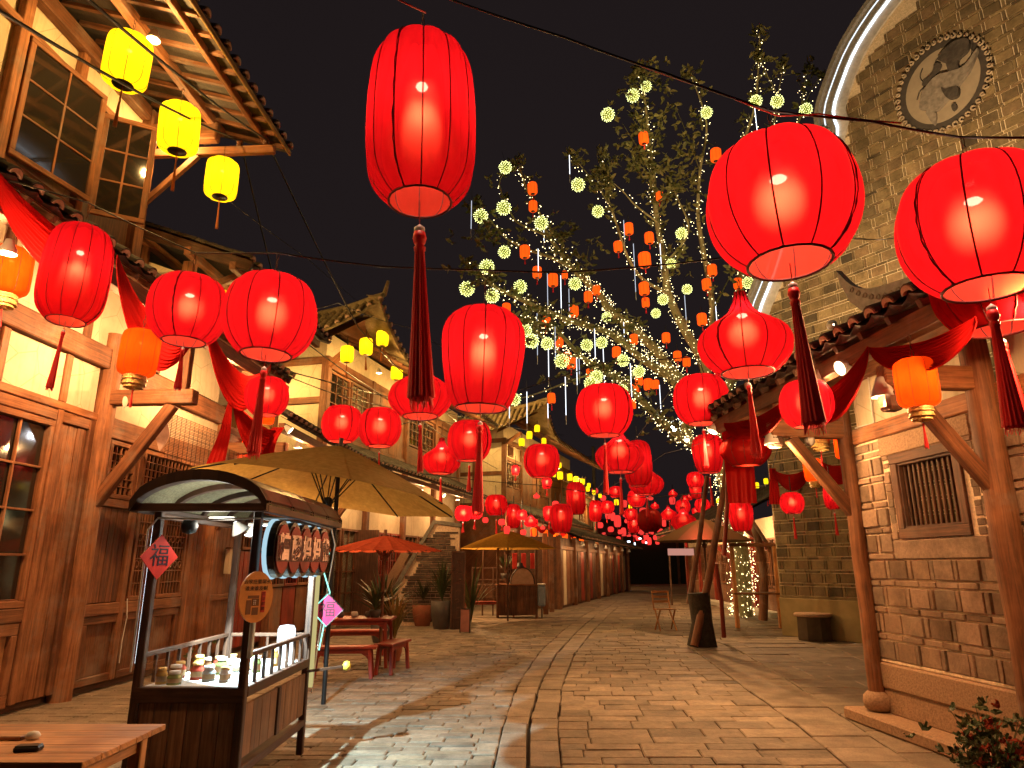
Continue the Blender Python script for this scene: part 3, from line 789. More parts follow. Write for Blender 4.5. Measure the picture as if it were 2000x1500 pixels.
for a0, a1 in ((1.1, 1.9), (1.95, 2.65), (2.7, 3.43)):
    for (x0, x1, z0, z1) in ((a0, a1, .85, .955), (a0, a1, .10, .2), (a0, a0 + .09, .2, .85), (a1 - .09, a1, .2, .85)): H.box('panel_rail', W_M, x0, x1, -.1, .03, z0, z1, .008)
    H.box('lower_panel', W_M, a0 + .09, a1 - .09, -.1, -.02, .2, .85, .004)
# next bays, planks, doors with lattices
H.post(4.2, .03, 0, 4.3, .11, W_L); plank_run(3.57, 4.1, .1, 3.29, 4, W_L)
H.box('wall_beam', W_M, 4.3, 13.4, -.1, .10, 3.75, 3.98, .015)
for a in (6.9, 9.6, 12.9): H.post(a, .03, 0, 3.74, .10, W_L)
for s0 in (4.33, 7.03, 9.73):
    s1 = s0 + (2.45 if s0 < 9 else 3.0)
    if s0 < 5:
        plank_run(s0, s0 + 1.15, .1, 3.7, 8, W_L); H.box('rail', W_L, s0, s0 + 1.15, -.0, .03, 1.0, 1.1)
        lattice(s0 + 1.2, s1, 1.9, 3.1, 8, 6); plank_run(s0 + 1.2, s1, .1, 1.88, 8, W_R, .02)
        H.box('plaster_panel', PLA, s0 + 1.18, s1, -.1, 0, 3.12, 3.74, 0)
    else:
        nd = 3 if s0 < 9 else 4; dw = (s1 - s0) / nd
        for k in range(nd):
            x0 = s0 + dw * k; lattice(x0 + .02, x0 + dw - .02, 1.15, 2.55, 4, 7, W_R if k % 2 else W_L)
            H.box('lower_panel', W_R if k % 2 else W_L, x0 + .03, x0 + dw - .03, -.1, .01, .1, 1.13, .01)
            lattice(x0 + .02, x0 + dw - .02, 2.65, 3.2, 4, 3)
        H.box('plaster_panel', PLA, s0, s1, -.1, 0, 3.22, 3.74, 0)
# bracket arms and braces
for a, zz in ((.87, 3.80), (4.2, 3.66), (6.9, 3.5), (9.6, 3.5)):
    H.beam('bracket_arm', W_L, (a, .05, zz), (a, 1.28, zz), .17, .20, .012)
    H.beam('brace', W_M, (a, .10, zz - 1.42), (a, .98, zz - .1), .12, .15, .01)
H.beam('eave_beam', W_M, (-4.6, 1.16, 4.72), (4.2, 1.16, 4.72), .13, .20)
H.beam('arm_strut', W_M, (.87, 1.1, 3.9), (.87, 1.1, 4.63), .12, .12)
# lower roof between the floors
s_ = math.atan(.55)
def S1(a, b): return FL.l(-4.6 + a, 1.32 - b * math.cos(s_), 4.93 + b * math.sin(s_))
roof(H.root, S1, 8.7, 1.55, .27, .175, nmax=200)
for k in range(26):
    a = -4.5 + k * .34; H.beam('rafter', W_D, (a, 1.3, 4.84), (a, 0, 4.84 + 1.3 * .55), .06, .07, .004)
b = MB(); b.add([FL.l(-4.6, 1.3, 4.885), FL.l(4.1, 1.3, 4.885), FL.l(4.1, 0, 5.6), FL.l(-4.6, 0, 5.6)], [(0, 1, 2, 3)]); b.build('roof_board', W_L, H.root)
def S2(a, b): return FL.l(4.25 + a, 1.25 - b * math.cos(s_), 4.24 + b * math.sin(s_))
roof(H.root, S2, 9.2, 1.5, .27, .175, nmax=90)
b = MB(); b.add([FL.l(4.25, 1.22, 4.19), FL.l(13.4, 1.22, 4.19), FL.l(13.4, 0, 4.86), FL.l(4.25, 0, 4.86)], [(0, 1, 2, 3)]); b.build('roof_board', W_L, H.root)
H.beam('eave_beam', W_M, (4.25, 1.12, 4.06), (13.4, 1.12, 4.06), .12, .16)
# ---- upper storey
H.box('upper_backing', PLA, -4.6, .84, -3.0, -.06, 5.6, 8.35, 0)
H.box('wall_beam', W_L, -4.6, .82, -.06, .06, 5.72, 5.95, .012); H.box('wall_beam', W_M, -4.6, .82, -.06, .09, 8.12, 8.34, .012)
H.box('corner_post', W_L, .84, 1.04, -.1, .10, 5.5, 8.34, .015)
H.box('stud', W_L, -.62, -.50, -.06, .04, 7.72, 8.12, .008); H.box('rail', W_L, -4.6, .82, -.06, .045, 7.62, 7.72, .008)
H.box('stud', W_L, -1.62, -1.48, -.06, .05, 5.95, 8.1, .008); H.box('stud', W_L, -2.9, -2.75, -.06, .05, 5.95, 8.1, .008)
H.box('stud', W_L, -.32, -.2, -.06, .05, 5.95, 7.62, .008)
H.box('window_opening', W_D, -.2, .84, -.055, -.03, 5.96, 7.6, 0)
H.box('brace_board', W_L, -1.48, -.3, -.055, .02, 5.95, 6.05, .01)
def casement(hinge, ang, wd, z0, z1, sgn, label=None):
    c = thing('casement', None, None); del c
    d = Vector((math.cos(ang) * sgn, -math.sin(ang), 0)); n_ = Vector((-d.y, d.x, 0)); p0 = FL.l(*hinge)
    def P(u, v): return p0 + d * u + Vector((0, 0, v))
    f = MB(); w_ = .07; zc = (z0 + z1) / 2; up = Vector((0, 0, 1))
    hh = (z1 - z0) / 2
    for (u, v, hu, hv) in ((wd / 2, z0 + w_ / 2, wd / 2, w_ / 2), (wd / 2, z1 - w_ / 2, wd / 2, w_ / 2), (w_ / 2, zc, w_ / 2, hh - w_), (wd - w_ / 2, zc, w_ / 2, hh - w_)):
        f.obox(P(u, v), (d, n_, up), (hu, .024, hv), .006)
    o = f.build('casement', W_L, H.root); iw = wd - 2 * w_; ih = z1 - z0 - 2 * w_
    g = MB(); g.obox(P(wd / 2, zc), (d, n_, up), (.014, .016, ih / 2), .004); g.build('glazing_bar', W_L, o)
    for k in (1, 2): g = MB(); g.obox(P(wd / 2, z0 + w_ + ih * k / 3), (d, n_, up), (iw / 2, .015, .013), .004); g.build('glazing_bar', W_L, o)
    for cx in (0, 1):
        for k in range(3):
            g = MB(); g.obox(P(w_ + iw * (cx + .5) / 2, z0 + w_ + ih * (k + .5) / 3), (d, n_, up), (iw / 4 - .006, .003, ih / 6 - .006)); g.build('pane', GLS, o)
casement((-1.48, .06, 0), R(10), 1.12, 6.05, 7.6, 1); casement((-.12, .06, 0), R(58), .66, 6.05, 7.55, 1)
for a in (-4.0, -2.4, .94): H.beam('eave_arm', W_L, (a, .05, 7.62 if a > 0 else 8.0), (a, 2.0, 7.62 if a > 0 else 8.0), .09, .13, .01)
H.beam('corner_bracket', W_L, (.94, -.02, 7.95), (.94, 1.1, 7.95), .16, .3, .02)
H.beam('brace', W_L, (.94, .08, 6.78), (.94, .82, 7.56), .07, .09)
H.beam('purlin', W_L, (-4.6, 1.0, 8.12), (1.2, 1.0, 8.12), .12, .15, .01); H.beam('purlin', W_L, (-4.6, 1.75, 7.92), (1.2, 1.75, 7.92), .07, .12, .01)
s3 = math.atan(.30)
def S3(a, b): return FL.l(-4.8 + a, 2.02 - b * math.cos(s3), 7.95 + b * math.sin(s3))
roof(H.root, S3, 6.25, 2.6, .27, .175, nmax=120)
for k in range(19):
    a = -4.7 + k * .33; H.beam('rafter', W_M, (a, 2.0, 7.87), (a, 0, 7.87 + 2.0 * .3), .06, .06, .004)
nb_ = 9
for k in range(nb_):
    t0 = 2.0 - k * .23; g = MB(); z0, z1 = 7.905 + (2.02 - t0) * .3, 7.905 + (2.02 - t0 + .225) * .3
    g.add([FL.l(-4.8, t0, z0), FL.l(1.42, t0, z0), FL.l(1.42, t0 - .222, z1), FL.l(-4.8, t0 - .222, z1), FL.l(-4.8, t0, z0 + .012), FL.l(1.42, t0, z0 + .012), FL.l(1.42, t0 - .222, z1 + .012), FL.l(-4.8, t0 - .222, z1 + .012)],
          [(0, 1, 2, 3), (4, 7, 6, 5), (0, 4, 5, 1), (1, 5, 6, 2), (2, 6, 7, 3), (3, 7, 4, 0)], [[(0, 0), (6, 0), (6, .2), (0, .2)]] * 6)
    g.build('roof_board', W_M, H.root)
H.beam('fascia', wood('yellow_fascia', (.34, .22, .06), (.48, .33, .10)), (-4.8, 2.03, 7.86), (1.42, 2.03, 7.86), .03, .08)
for t in (1.45, 1.85):
    b = MB(); c = FL.l(.94, t, 7.69); b.lathe([(.02, 0), (.045, .01), (.045, .03), (.025, .045), (.05, .06), (.05, .08), (.02, .10)], 12, c); b.build('insulator', flat('brown_ceramic', (.10, .04, .02), .2), H.root)

# ---- second house: gable end facing the camera
H = House('gabled_house', 'smaller gabled timber house just behind the corner post of the near house', 'house', FL); 
H.box('gable_wall', PLA, 2.6, 6.4, -3.2, -.02, 5.0, 6.45, 0)
H.box('corner_post', W_L, 2.5, 2.66, -.12, .06, 5.0, 6.6, .01)
H.box('wall_beam', W_M, 2.52, 2.6, -3.2, -.15, 5.9, 6.08, .01)
for t in (-.9, -1.7, -2.5): H.box('stud', W_M, 2.53, 2.6, t, t + .12, 5.0, 7.2, .008)
b = MB(); b.prism([(.0, 6.35), (-3.2, 6.35), (-3.2, 7.55)], lambda t, z, d: FL.l(d, t, z), 2.6, 2.7); b.build('gable_panel', PLA, H.root)
s4 = math.atan(.36)
def S4(a, b): return FL.l(2.25 + a, 1.2 - b * math.cos(s4), 6.42 + b * math.sin(s4))
roof(H.root, S4, 4.2, 3.6, .27, .175, nmax=150)
H.beam('verge_board', W_D, (2.24, 1.2, 6.33), (2.24, -2.6, 6.33 + 3.8 * .36), .05, .2)
for t in (.9, .1, -.8): H.beam('purlin', W_L, (2.2, t, 6.42 + (1.1 - t) * .36 - .14), (6.4, t, 6.42 + (1.1 - t) * .36 - .14), .11, .14)
H.box('street_wall_beam', W_L, 2.66, 6.4, -.02, .05, 6.2, 6.4); 
for a in (4.6, 6.25): H.box('stud', W_L, a, a + .12, -.02, .04, 5.0, 6.2)
H.beam('bracket', W_L, (2.58, .02, 6.0), (2.58, .9, 6.35), .1, .12)

# ---- houses further up the street
def win_row(H, a0, a1, n, z0, z1, mat=W_M, nx=3, nz=4, t=.0):
    dw = (a1 - a0) / n
    for k in range(n): lattice_far(H, a0 + dw * k + .05, a0 + dw * (k + 1) - .05, z0, z1, nx, nz, mat, t)
def lattice_far(H, a0, a1, z0, z1, nx, nz, mat, t=0):
    f = MB(); sg = H.F.sg; fw = .06
    for (x0, x1, y0, y1) in ((a0, a1, z0, z0 + fw), (a0, a1, z1 - fw, z1), (a0, a0 + fw, z0 + fw, z1 - fw), (a1 - fw, a1, z0 + fw, z1 - fw)): f.box(x0, x1, sg * (t - .06), sg * (t + .03), y0, y1)
    for k in range(1, nx):
        x = a0 + (a1 - a0) * k / nx; f.box(x - .015, x + .015, sg * (t - .03), sg * (t + .01), z0 + fw, z1 - fw)
    for k in range(1, nz):
        y = z0 + (z1 - z0) * k / nz; f.box(a0 + fw, a1 - fw, sg * (t - .028), sg * (t + .008), y - .015, y + .015)
    o = f.build('window', mat, H.root); g = MB(); g.box(a0 + fw, a1 - fw, sg * (t - .055), sg * (t - .05), z0 + fw, z1 - fw); g.build('pane', GLS, o)
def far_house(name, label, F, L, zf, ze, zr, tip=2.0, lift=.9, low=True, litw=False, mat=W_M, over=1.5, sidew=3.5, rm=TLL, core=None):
    """two-storey timber shop house: ground floor to zf, upper floor to ze, hipped roof with a lifted corner towards the camera"""
    H = House(name, label, 'house', F)
    H.box('wall_core', core or PLA, 0, L, -sidew, -.05, 0, zf, 0); H.box('upper_wall_core', PLA, 0, L, -sidew, -.05, zf, ze + .72, 0)
    H.box('side_beam', mat, -.06, .03, -sidew, -.12, ze - .2, ze, .01); H.box('side_post', mat, -.06, .04, -sidew * .8, -sidew * .8 + .16, 0, ze, .01)
    nb = max(2, int(L / 2.4)); bw = L / nb
    for k in range(nb + 1): H.box('post', mat, k * bw - .10, k * bw + .10, -.12, .10, 0, ze, .012)
    H.box('side_post', mat, -.06, .04, -sidew * .45, -sidew * .45 + .2, zf, ze, .01); H.box('side_beam', mat, -.06, .03, -sidew, -.12, zf + (ze - zf) * .42, zf + (ze - zf) * .42 + .18, .01)
    for zz, hh in ((zf - .1, .28), (zf + 1.95, .16), (ze - .2, .2)): H.box('wall_beam', mat, 0, L, -.05, .07, zz, zz + hh, .01)
    for k in range(nb):
        a = k * bw + .12; c = a + bw - .24
        if k % 2 == 0:
            win_row(H, a, c, 2, zf + .75, zf + 1.9, mat); H.box('board_panel', mat, a, c, -.05, .0, zf + .2, zf + .73)
        else:
            for j in range(4): H.box('board', mat, a + (c - a) * j / 4 + .01, a + (c - a) * (j + 1) / 4 - .01, -.05, .01 + random.random() * .01, zf + .2, zf + 1.93)
        lattice_far(H, a + .5, a + 1.1, zf + 2.2, ze - .25, 5, 1, mat)
        if k % 2: win_row(H, a, c, 3, .9, 2.6, W_R); H.box('board_panel', W_R, a, c, -.05, .0, .1, .88)
        else: win_row(H, a, c, 2, .3, 2.6, mat)
    if low:
        sl = math.atan(.5)
        def Sl(a, b): return F.l(a - .1, 1.3 - b * math.cos(sl), zf - .05 - .6 + b * math.sin(sl))
        roof(H.root, Sl, L + .2, 1.45, .27, .2, nmax=0)
        H.beam('eave_beam', mat, (0, 1.15, zf - .78), (L, 1.15, zf - .78), .1, .14)
    sl = math.atan(.5)
    def lf(q): return lift * max(0, 1 - q / 3.6) ** 2.0
    t5 = -tip * .55
    def Sf(a, b):
        return F.l(t5 + a - lf(a) * .25, over + lf(a) * .35 - b * math.cos(sl), ze + .05 + b * math.sin(sl) + lf(a + b * .5))
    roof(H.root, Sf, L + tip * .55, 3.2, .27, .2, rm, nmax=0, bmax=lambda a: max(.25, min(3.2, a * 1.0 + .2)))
    def Sc(a, b):
        return F.l(t5 + b * .72 - lf(a) * .25, over + lf(a) * .35 - a, ze + .05 + b * .70 + lf(a))
    bm = lambda a: max(.2, min(1.45, a * .62 + .2))
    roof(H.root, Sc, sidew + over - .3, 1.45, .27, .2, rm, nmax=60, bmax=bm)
    b = MB(); pts = [Sc(a, bm(a) + .03) + Vector((0, 0, .06)) for a in [k * .35 for k in range(12)]]
    b.tube([Sc(0, 0) + Vector((0, 0, .42)) + (Sc(0, 0) - Sc(.5, 0)) * .3] + pts, [.04, .07] + [.11] * 11, 8); b.build('hip_ridge', rm, H.root)
    # underside boards and rafters
    for k in range(int(L / .5)):
        a = .2 + k * .5; H.beam('rafter', W_M, (a, over - .05, ze - .02), (a, -.3, ze + (over + .25) * .5 - .02), .06, .07)
    b = MB(); b.add([F.l(-tip * .4, over - .05, ze + .015 + lf(.3)), F.l(2.5, over - .05, ze + .015), F.l(L, over - .05, ze + .015), F.l(L, -.1, ze + (over) * .5), F.l(0, -.1, ze + over * .5), F.l(-tip * .4, -.1, ze + .1)],
                    [(0, 1, 4, 5), (1, 2, 3, 4)]); b.build('soffit_board', W_M, H.root)
    H.beam('corner_bracket', W_L, (.0, .05, ze - .25), (-.55, 1.0, ze + .05), .12, .16)
    return H
FC = Frame((-5.05, 18.0), 14.6, -1)
HC = far_house('upturned_roof_house', 'two storey timber house whose roof corner curls up beside the big red lantern', FC, 11.0, 4.9, 7.15, 8.6, tip=1.7, lift=.95, over=1.75)
FD = Frame(tuple(atY(985, 1000, 31.5)[:2]), 19.0, -1)
HD = far_house('second_upturned_roof_house', 'timber shop house further up with four yellow lanterns under its gable corner', FD, 12.5, 4.4, 7.35, 8.3, tip=2.0, lift=1.15, over=2.1, core=W_M)
pe = FD.w(13.0, -.6, 0)
FE = Frame((pe.x, pe.y), 15.0, -1)
HE = far_house('distant_shop_house', 'distant dark timber shop house beside the power pole on the left side', FE, 14.0, 3.9, 6.0, 7.6, lift=.4, over=1.3, core=W_M)
# right side beyond the hall
p3 = gnd(1512, 1208)
FG = Frame((p3.x + .4, p3.y), 2.0, 1)
H = House('right_shop_row', 'low shop row with a red timber post beyond the brick hall on the right', 'shop', FG)
H.box('wall_core', PLA, 0, 14, -3, -.05, 0, 3.2, 0)
for k in range(6): H.box('post', W_R, k * 2.8 - .1, k * 2.8 + .1, -.1, .12, 0, 3.2, .01)
for k in range(5): win_row(H, k * 2.8 + .2, k * 2.8 + 2.6, 3, .9, 2.5, W_M); H.box('board_panel', W_M, k * 2.8 + .2, k * 2.8 + 2.6, -.05, 0, .1, .88)
sl = math.atan(.5)
def SG(a, b): return FG.l(-.6 + a, 1.6 - b * math.cos(sl), 3.1 + b * math.sin(sl))
roof(H.root, SG, 14.5, 3.6, .27, .2, TIL, nmax=60)
H.beam('eave_beam', W_R, (-.6, 1.5, 2.98), (13.9, 1.5, 2.98), .1, .14)
for k in range(3): H.beam('bracket_arm', W_R, (k * 2.8, .1, 1.9), (k * 2.8, 1.3, 2.95), .1, .12)
H.box('white_counter_step', GRY, 0, 12, .1, .5, 0, .18, .02)
# closing the street: dark gate building at its far end
FZ = Frame((6, 64), 90, -1)
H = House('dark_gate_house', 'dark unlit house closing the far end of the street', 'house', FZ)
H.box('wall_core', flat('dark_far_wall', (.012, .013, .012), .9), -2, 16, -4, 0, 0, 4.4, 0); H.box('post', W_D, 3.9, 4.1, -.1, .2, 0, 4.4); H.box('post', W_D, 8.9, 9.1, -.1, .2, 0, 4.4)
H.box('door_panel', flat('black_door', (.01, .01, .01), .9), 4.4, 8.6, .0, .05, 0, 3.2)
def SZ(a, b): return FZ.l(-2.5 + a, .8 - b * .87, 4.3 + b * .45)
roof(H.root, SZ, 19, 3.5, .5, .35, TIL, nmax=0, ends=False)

# ================================================================ LANTERNS
def prof_globe():
    return [(.10, .455), (.24, .45), (.345, .405), (.43, .31), (.48, .18), (.5, .04), (.492, -.10), (.455, -.22), (.39, -.33), (.30, -.415), (.265, -.43)]
def prof_barrel():
    return [(.10, .83), (.22, .82), (.32, .78), (.40, .70), (.45, .58), (.478, .40), (.496, .15), (.5, -.15), (.49, -.40), (.46, -.58), (.40, -.70), (.32, -.79), (.275, -.82)]
def prof_taper():
    return [(.10, .60), (.24, .59), (.34, .55), (.43, .46), (.485, .34), (.5, .20), (.49, .04), (.465, -.15), (.43, -.33), (.385, -.48), (.33, -.57), (.30, -.60)]
def prof_onion():
    return [(.065, .50), (.075, .44), (.10, .36), (.15, .27), (.24, .19), (.36, .115), (.455, .03), (.5, -.08), (.49, -.19), (.43, -.29), (.35, -.37), (.30, -.41), (.27, -.42)]
def prof_cyl():
    return [(.22, .64), (.34, .62), (.44, .56), (.485, .47), (.5, .3), (.5, -.3), (.485, -.47), (.44, -.56), (.34, -.62), (.22, -.64)]
PROF = dict(globe=(prof_globe, 10), barrel=(prof_barrel, 12), taper=(prof_taper, 12), onion=(prof_onion, 12), cyl=(prof_cyl, 8))
LM = {}
def smoothp(p, k=3):
    q = smooth(p, k); return [(max(.005, a), b) for a, b in q]
def lantern_meshes(kind, shade, detail):
    key = (kind, shade.name, detail)
    if key in LM: return LM[key]
    fn, n = PROF[kind]; pr = smoothp(fn(), 3 if detail > 1 else (2 if detail else 1))
    seg = n * (6 if detail > 1 else 4 if detail else 2)
    b = MB(); b.lathe(pr, seg, fn=lambda t, q: .945 + .055 * abs(math.sin(n * t / 2)) ** .8); sh = b.mesh('shade', shade)
    rb = None
    if detail:
        b = MB(); rr = .0058 if detail > 1 else .009
        for k in range(n):
            t = 2 * math.pi * k / n; b.tube([Vector((r * .952 * math.cos(t), r * .952 * math.sin(t), z)) for r, z in pr[::2] + [pr[-1]]], rr, 4, caps=False)
        rb = b.mesh('rib_frame', RIB)
    b = MB(); r, z = pr[-1]; b.tube([Vector((r * math.cos(t), r * math.sin(t), z)) for t in [2 * math.pi * k / 20 for k in range(21)]], .011 if detail else .018, 5, caps=False)
    b2 = b; rim = b.mesh('rim', RIB if kind != 'cyl' else flat('black_lantern_cap', (.02, .012, .008), .5))
    cap = None
    if kind == 'cyl':
        b = MB(); r, z = pr[-1]; b.lathe([(.005, z - .006), (r * 1.05, z - .006), (r * 1.05, z + .03)], 16); cap = b.mesh('base_cap', flat('black_lantern_cap', (.02, .012, .008), .5))
    LM[key] = (sh, rb, rim, pr, cap, n); return LM[key]
def tassel_mesh(L, r, mat, detail=True):
    key = ('tas', round(L / r, 1), mat.name, detail)
    if key not in LM:
        q = L / r; b = MB(); n = 20 if detail else 8
        b.lathe([(.02, 0), (.5, -.15), (.62, -.7), (.5, -1.2), (.34, -1.35), (.52, -1.6), (.5, -1.9), (.36, -2.05), (.55, -q * .35), (.72, -q * .6), (.95, -q * .94), (1.0, -q)], n,
                fn=lambda t, s_: 1 + (.09 * math.cos(t * n / 2) + .03 * math.sin(5 * t)) * (s_ > .6), close=False)
        if detail:
            for k in range(16):
                t = k * .393; x, y = .85 * math.cos(t), .85 * math.sin(t); b.tube([(x, y, -q * .97), (x * 1.1, y * 1.1, -q - random.uniform(.05, .5))], .06, 3)
        LM[key] = b.mesh('tassel', mat)
    return LM[key]
CHN = {}
def chain_mesh(L):
    key = round(L, 1)
    if key not in CHN:
        b = MB(); n = max(1, int(L / .055))
        for k in range(n):
            z = -k * L / n - .03; a = (k % 2) * math.pi / 2
            b.tube([Vector((.012 * math.cos(q) * math.cos(a), .012 * math.cos(q) * math.sin(a), z + .034 * math.sin(q))) for q in [j * math.pi / 4 for j in range(9)]], .0035, 4, caps=False)
        CHN[key] = b.mesh('chain', IRN)
    return CHN[key]
def lantern(name, label, group, px, py, wpx, kind, W, shade=None, detail=2, tas=0.0, power=0, hang=.35, tr=None, lean=0, fringe=False, c=None, tasmat=None, tasr=None):
    """px,py: picture point of the body's middle; W its real diameter"""
    c = c or W * FOC / wpx; p = atC(px, py, c)
    sh, rb, rim, pr, cap, n = lantern_meshes(kind, shade or RED, detail)
    t = thing(name, label, 'lantern', p, random.uniform(0, 6.28), group)
    t.rotation_euler = (random.uniform(-.035, .035), random.uniform(-.035, .035), random.uniform(0, 6.28))
    S = Matrix.Diagonal((W, W, W, 1))
    inst('shade', sh, t, S)
    if rb: inst('rib_frame', rb, t, S)
    inst('rim', rim, t, S)
    if cap: inst('base_cap', cap, t, S)
    zt, zb = pr[0][1] * W, pr[-1][1] * W
    if detail > 1 and kind in ('globe', 'onion', 'barrel') and n % 2 == 0:
        b = MB(); k = 0; pts = []
        for r, z in pr:
            k += 1; q = .012 * math.sin(k * 2.1); pts.append(Vector((r * .985 * math.cos(q), r * .985 * math.sin(q), z)))
        b.tube(pts, [random.uniform(.003, .009) for _ in pts], 5); inst('seam', b.mesh('seam', RIB), t, S)
    if hang:
        if detail > 1: inst('chain', chain_mesh(hang), t, Matrix.Translation((0, 0, zt + hang)))
        else:
            b = MB(); b.tube([(0, 0, zt), (0, 0, zt + hang)], .004 + .0004 * c, 4); b.build('hanging_wire', BLK, t)
    if power:
        b = MB(); b.lathe([(.012, .0), (.03, -.02), (.03, -.10), (.02, -.12)], 10, (0, 0, zt)); b.build('lamp_holder', WHT, t)
        b = MB(); b.lathe([(.005, zt * .50), (.045 * W, zt * .48), (.058 * W, zt * .45), (.04 * W, zt * .42), (.005, zt * .41)], 12); b.build('bulb', BUL, t)
        light('lantern_lamp', (0, 0, zt * .12), power * 1.05, (1, .56, .36), t, .10 * W)
    z = zb
    if fringe:
        b = MB(); r0 = pr[-1][0] * W
        for k, (rr, zz) in enumerate(((1.25, 0), (1.32, -.035), (1.2, -.07), (1.28, -.10), (1.05, -.14))):
            b.lathe([(r0 * rr, zb + zz * W * 2), (r0 * (rr + .06), zb + (zz - .03) * W * 2)], 28, fn=lambda a, q: 1 + .03 * math.cos(a * 14))
        b.build('gold_fringe', GLD, t); z = zb - .3 * W
    if tas:
        r = tasr or W * .045; tl = tas
        if detail:
            b = MB(); b.tube([(0, 0, zb), (0, 0, z - tl * .16)], .0035 if detail > 1 else .006, 4); b.build('cord', RWR, t)
            b = MB(); b.lathe([(.003, .5 * r), (r * .5, .1 * r), (r * .5, -.3 * r), (.003, -.7 * r)], 8, (0, 0, z - tl * .15)); b.build('bead', WHT, t)
        inst('tassel', tassel_mesh(1, round(r / (tl * .84), 3), tasmat or TAS, detail > 0), t, Matrix.Translation((0, 0, z - tl * .16)) @ Matrix.Diagonal((tl * .84 * 1, tl * .84, tl * .84, 1)) if False else Matrix.Translation((0, 0, z - tl * .16)) @ Matrix.Rotation(random.uniform(-.03, .03), 4, 'X') @ Matrix.Rotation(random.uniform(-.03, .03), 4, 'Y') @ Matrix.Diagonal((r, r, r, 1)))
    return t, p, zt
def tassel_mesh(L, rr, mat, detail=True):
    key = ('tas', rr, mat.name, detail)
    if key not in LM:
        q = 1 / rr; b = MB(); n = 56 if detail else 8
        pr = [(.02, 0), (.5, -.15), (.62, -.7), (.5, -1.2), (.34, -1.35), (.52, -1.6), (.5, -1.9), (.36, -2.05), (.5, -2.05 - (q - 2) * .25), (.68, -2.05 - (q - 2) * .55), (.92, -2.05 - (q - 2) * .9), (1.0, -q)]
        b.lathe(pr, n, fn=lambda t, s_: 1 + (.15 * math.cos(t * n / 4) + .06 * math.sin(5 * t) + .04 * math.sin(11 * t)) * (s_ > .55))
        if detail:
            for k in range(40):
                t = k * .157; x, y = .88 * math.cos(t), .88 * math.sin(t); b.tube([(x, y, -q * .97), (x * 1.08, y * 1.08, -q - random.uniform(.1, 1.1))], .05, 3)
        LM[key] = b.mesh('tassel', mat)
    return LM[key]
G1 = 'big red lanterns strung over the near street'; TOPS = {}
def near(key, label, *a, **k):
    r = lantern('red_lantern', label, G1, *a, **k); TOPS[key] = (r[1], r[2]); return r
near('barrelbig', 'tall barrel shaped red lantern hanging alone against the dark sky, the largest tall one', 823, 238, 214, 'barrel', .80, tas=1.42, power=36, hang=.30, tasr=.078)
near('g2', 'huge round red lantern in front of the brick gable hall, left of the edge pair', 1527, 402, 288, 'globe', .86, tas=.94, power=36, hang=.25, tasr=.055)
near('g3', 'upper round red lantern of the overlapping pair at the right edge', 1910, 447, 288, 'globe', .86, tas=.80, power=36, hang=.22, tasr=.052)
near('g4', 'lower round red lantern of the pair at the right edge, half hidden behind the other', 1935, 555, 215, 'globe', .80, tas=.6, power=26, hang=.5, tasr=.04)
near('o5', 'big onion shaped red lantern with a pointed neck before the hall corner', 1453, 655, 180, 'onion', .86, tas=.75, power=28, hang=.3, tasr=.04)
near('t6', 'large red lantern narrowing towards its bottom, hanging over the street centre', 943, 700, 166, 'taper', .76, tas=.9, power=28, hang=.35, tasr=.045)
near('o7', 'onion shaped red lantern partly behind the longest red tassel', 822, 762, 126, 'onion', .78, tas=.65, power=22, hang=.3, tasr=.035)
near('b8', 'tall barrel shaped red lantern in front of the left tiled eave', 148, 535, 121, 'barrel', .56, tas=.62, power=16, hang=.25, tasr=.028)
near('g9', 'round red lantern with a frayed seam, first of the two big ones left of centre', 367, 606, 149, 'globe', .68, tas=.42, power=18, hang=.25, tasr=.028)
near('g10', 'large round red lantern with a dark torn seam beside the curled roof house', 528, 620, 179, 'globe', .80, tas=.85, power=26, hang=.25, tasr=.05)
near('g11', 'round red lantern overlapping an orange one below the torn seam lantern', 521, 775, 84, 'globe', .62, tas=.0, power=14, hang=.3)
near('g12', 'left one of two touching round red lanterns above the big umbrella', 668, 829, 79, 'globe', .70, tas=.42, power=16, hang=.3, tasr=.025)
near('g13', 'right one of two touching round red lanterns above the big umbrella', 742, 836, 84, 'globe', .70, tas=.65, power=16, hang=.3, tasr=.025)
near('g14', 'round red lantern just below the large tapered one', 917, 862, 88, 'globe', .78, tas=.5, power=16, hang=.3, tasr=.035)
near('o15', 'squat onion shaped red lantern overlapping the round one above the umbrella tip', 862, 893, 76, 'onion', .80, tas=.6, power=16, hang=.3, tasr=.035)
near('g16', 'round red lantern in front of the far curled roof, well below the tapered one', 1058, 901, 72, 'globe', .80, power=16, hang=.3)
near('g17', 'round red lantern in the middle of the street just right of centre', 1180, 803, 112, 'globe', .82, tas=.8, power=24, hang=.35, tasr=.035)
near('g18', 'round red lantern hanging before the lit tree trunk', 1370, 782, 108, 'globe', .80, tas=.6, power=24, hang=.3, tasr=.035)
near('g19', 'round red lantern beside the bracket arm of the stone house', 1575, 790, 102, 'globe', .50, power=14, hang=.3)
near('o20', 'onion shaped red lantern at the head of a curving line of three', 1210, 882, 96, 'onion', .84, tas=.7, power=20, hang=.3, detail=1, tasr=.035)
near('t21', 'narrow red lantern second in the curving line of three', 1246, 905, 54, 'barrel', .56, power=12, hang=.3, detail=1)
near('o22', 'wide onion shaped red lantern at the end of the curving line of three', 1262, 937, 68, 'onion', .84, tas=.5, power=14, hang=.3, detail=1, tasr=.04)
near('t23', 'tapered red lantern with a thin tassel before it, against the lit trunk', 1383, 886, 62, 'taper', .70, power=14, hang=.3, detail=1, tas=.7, tasr=.03)
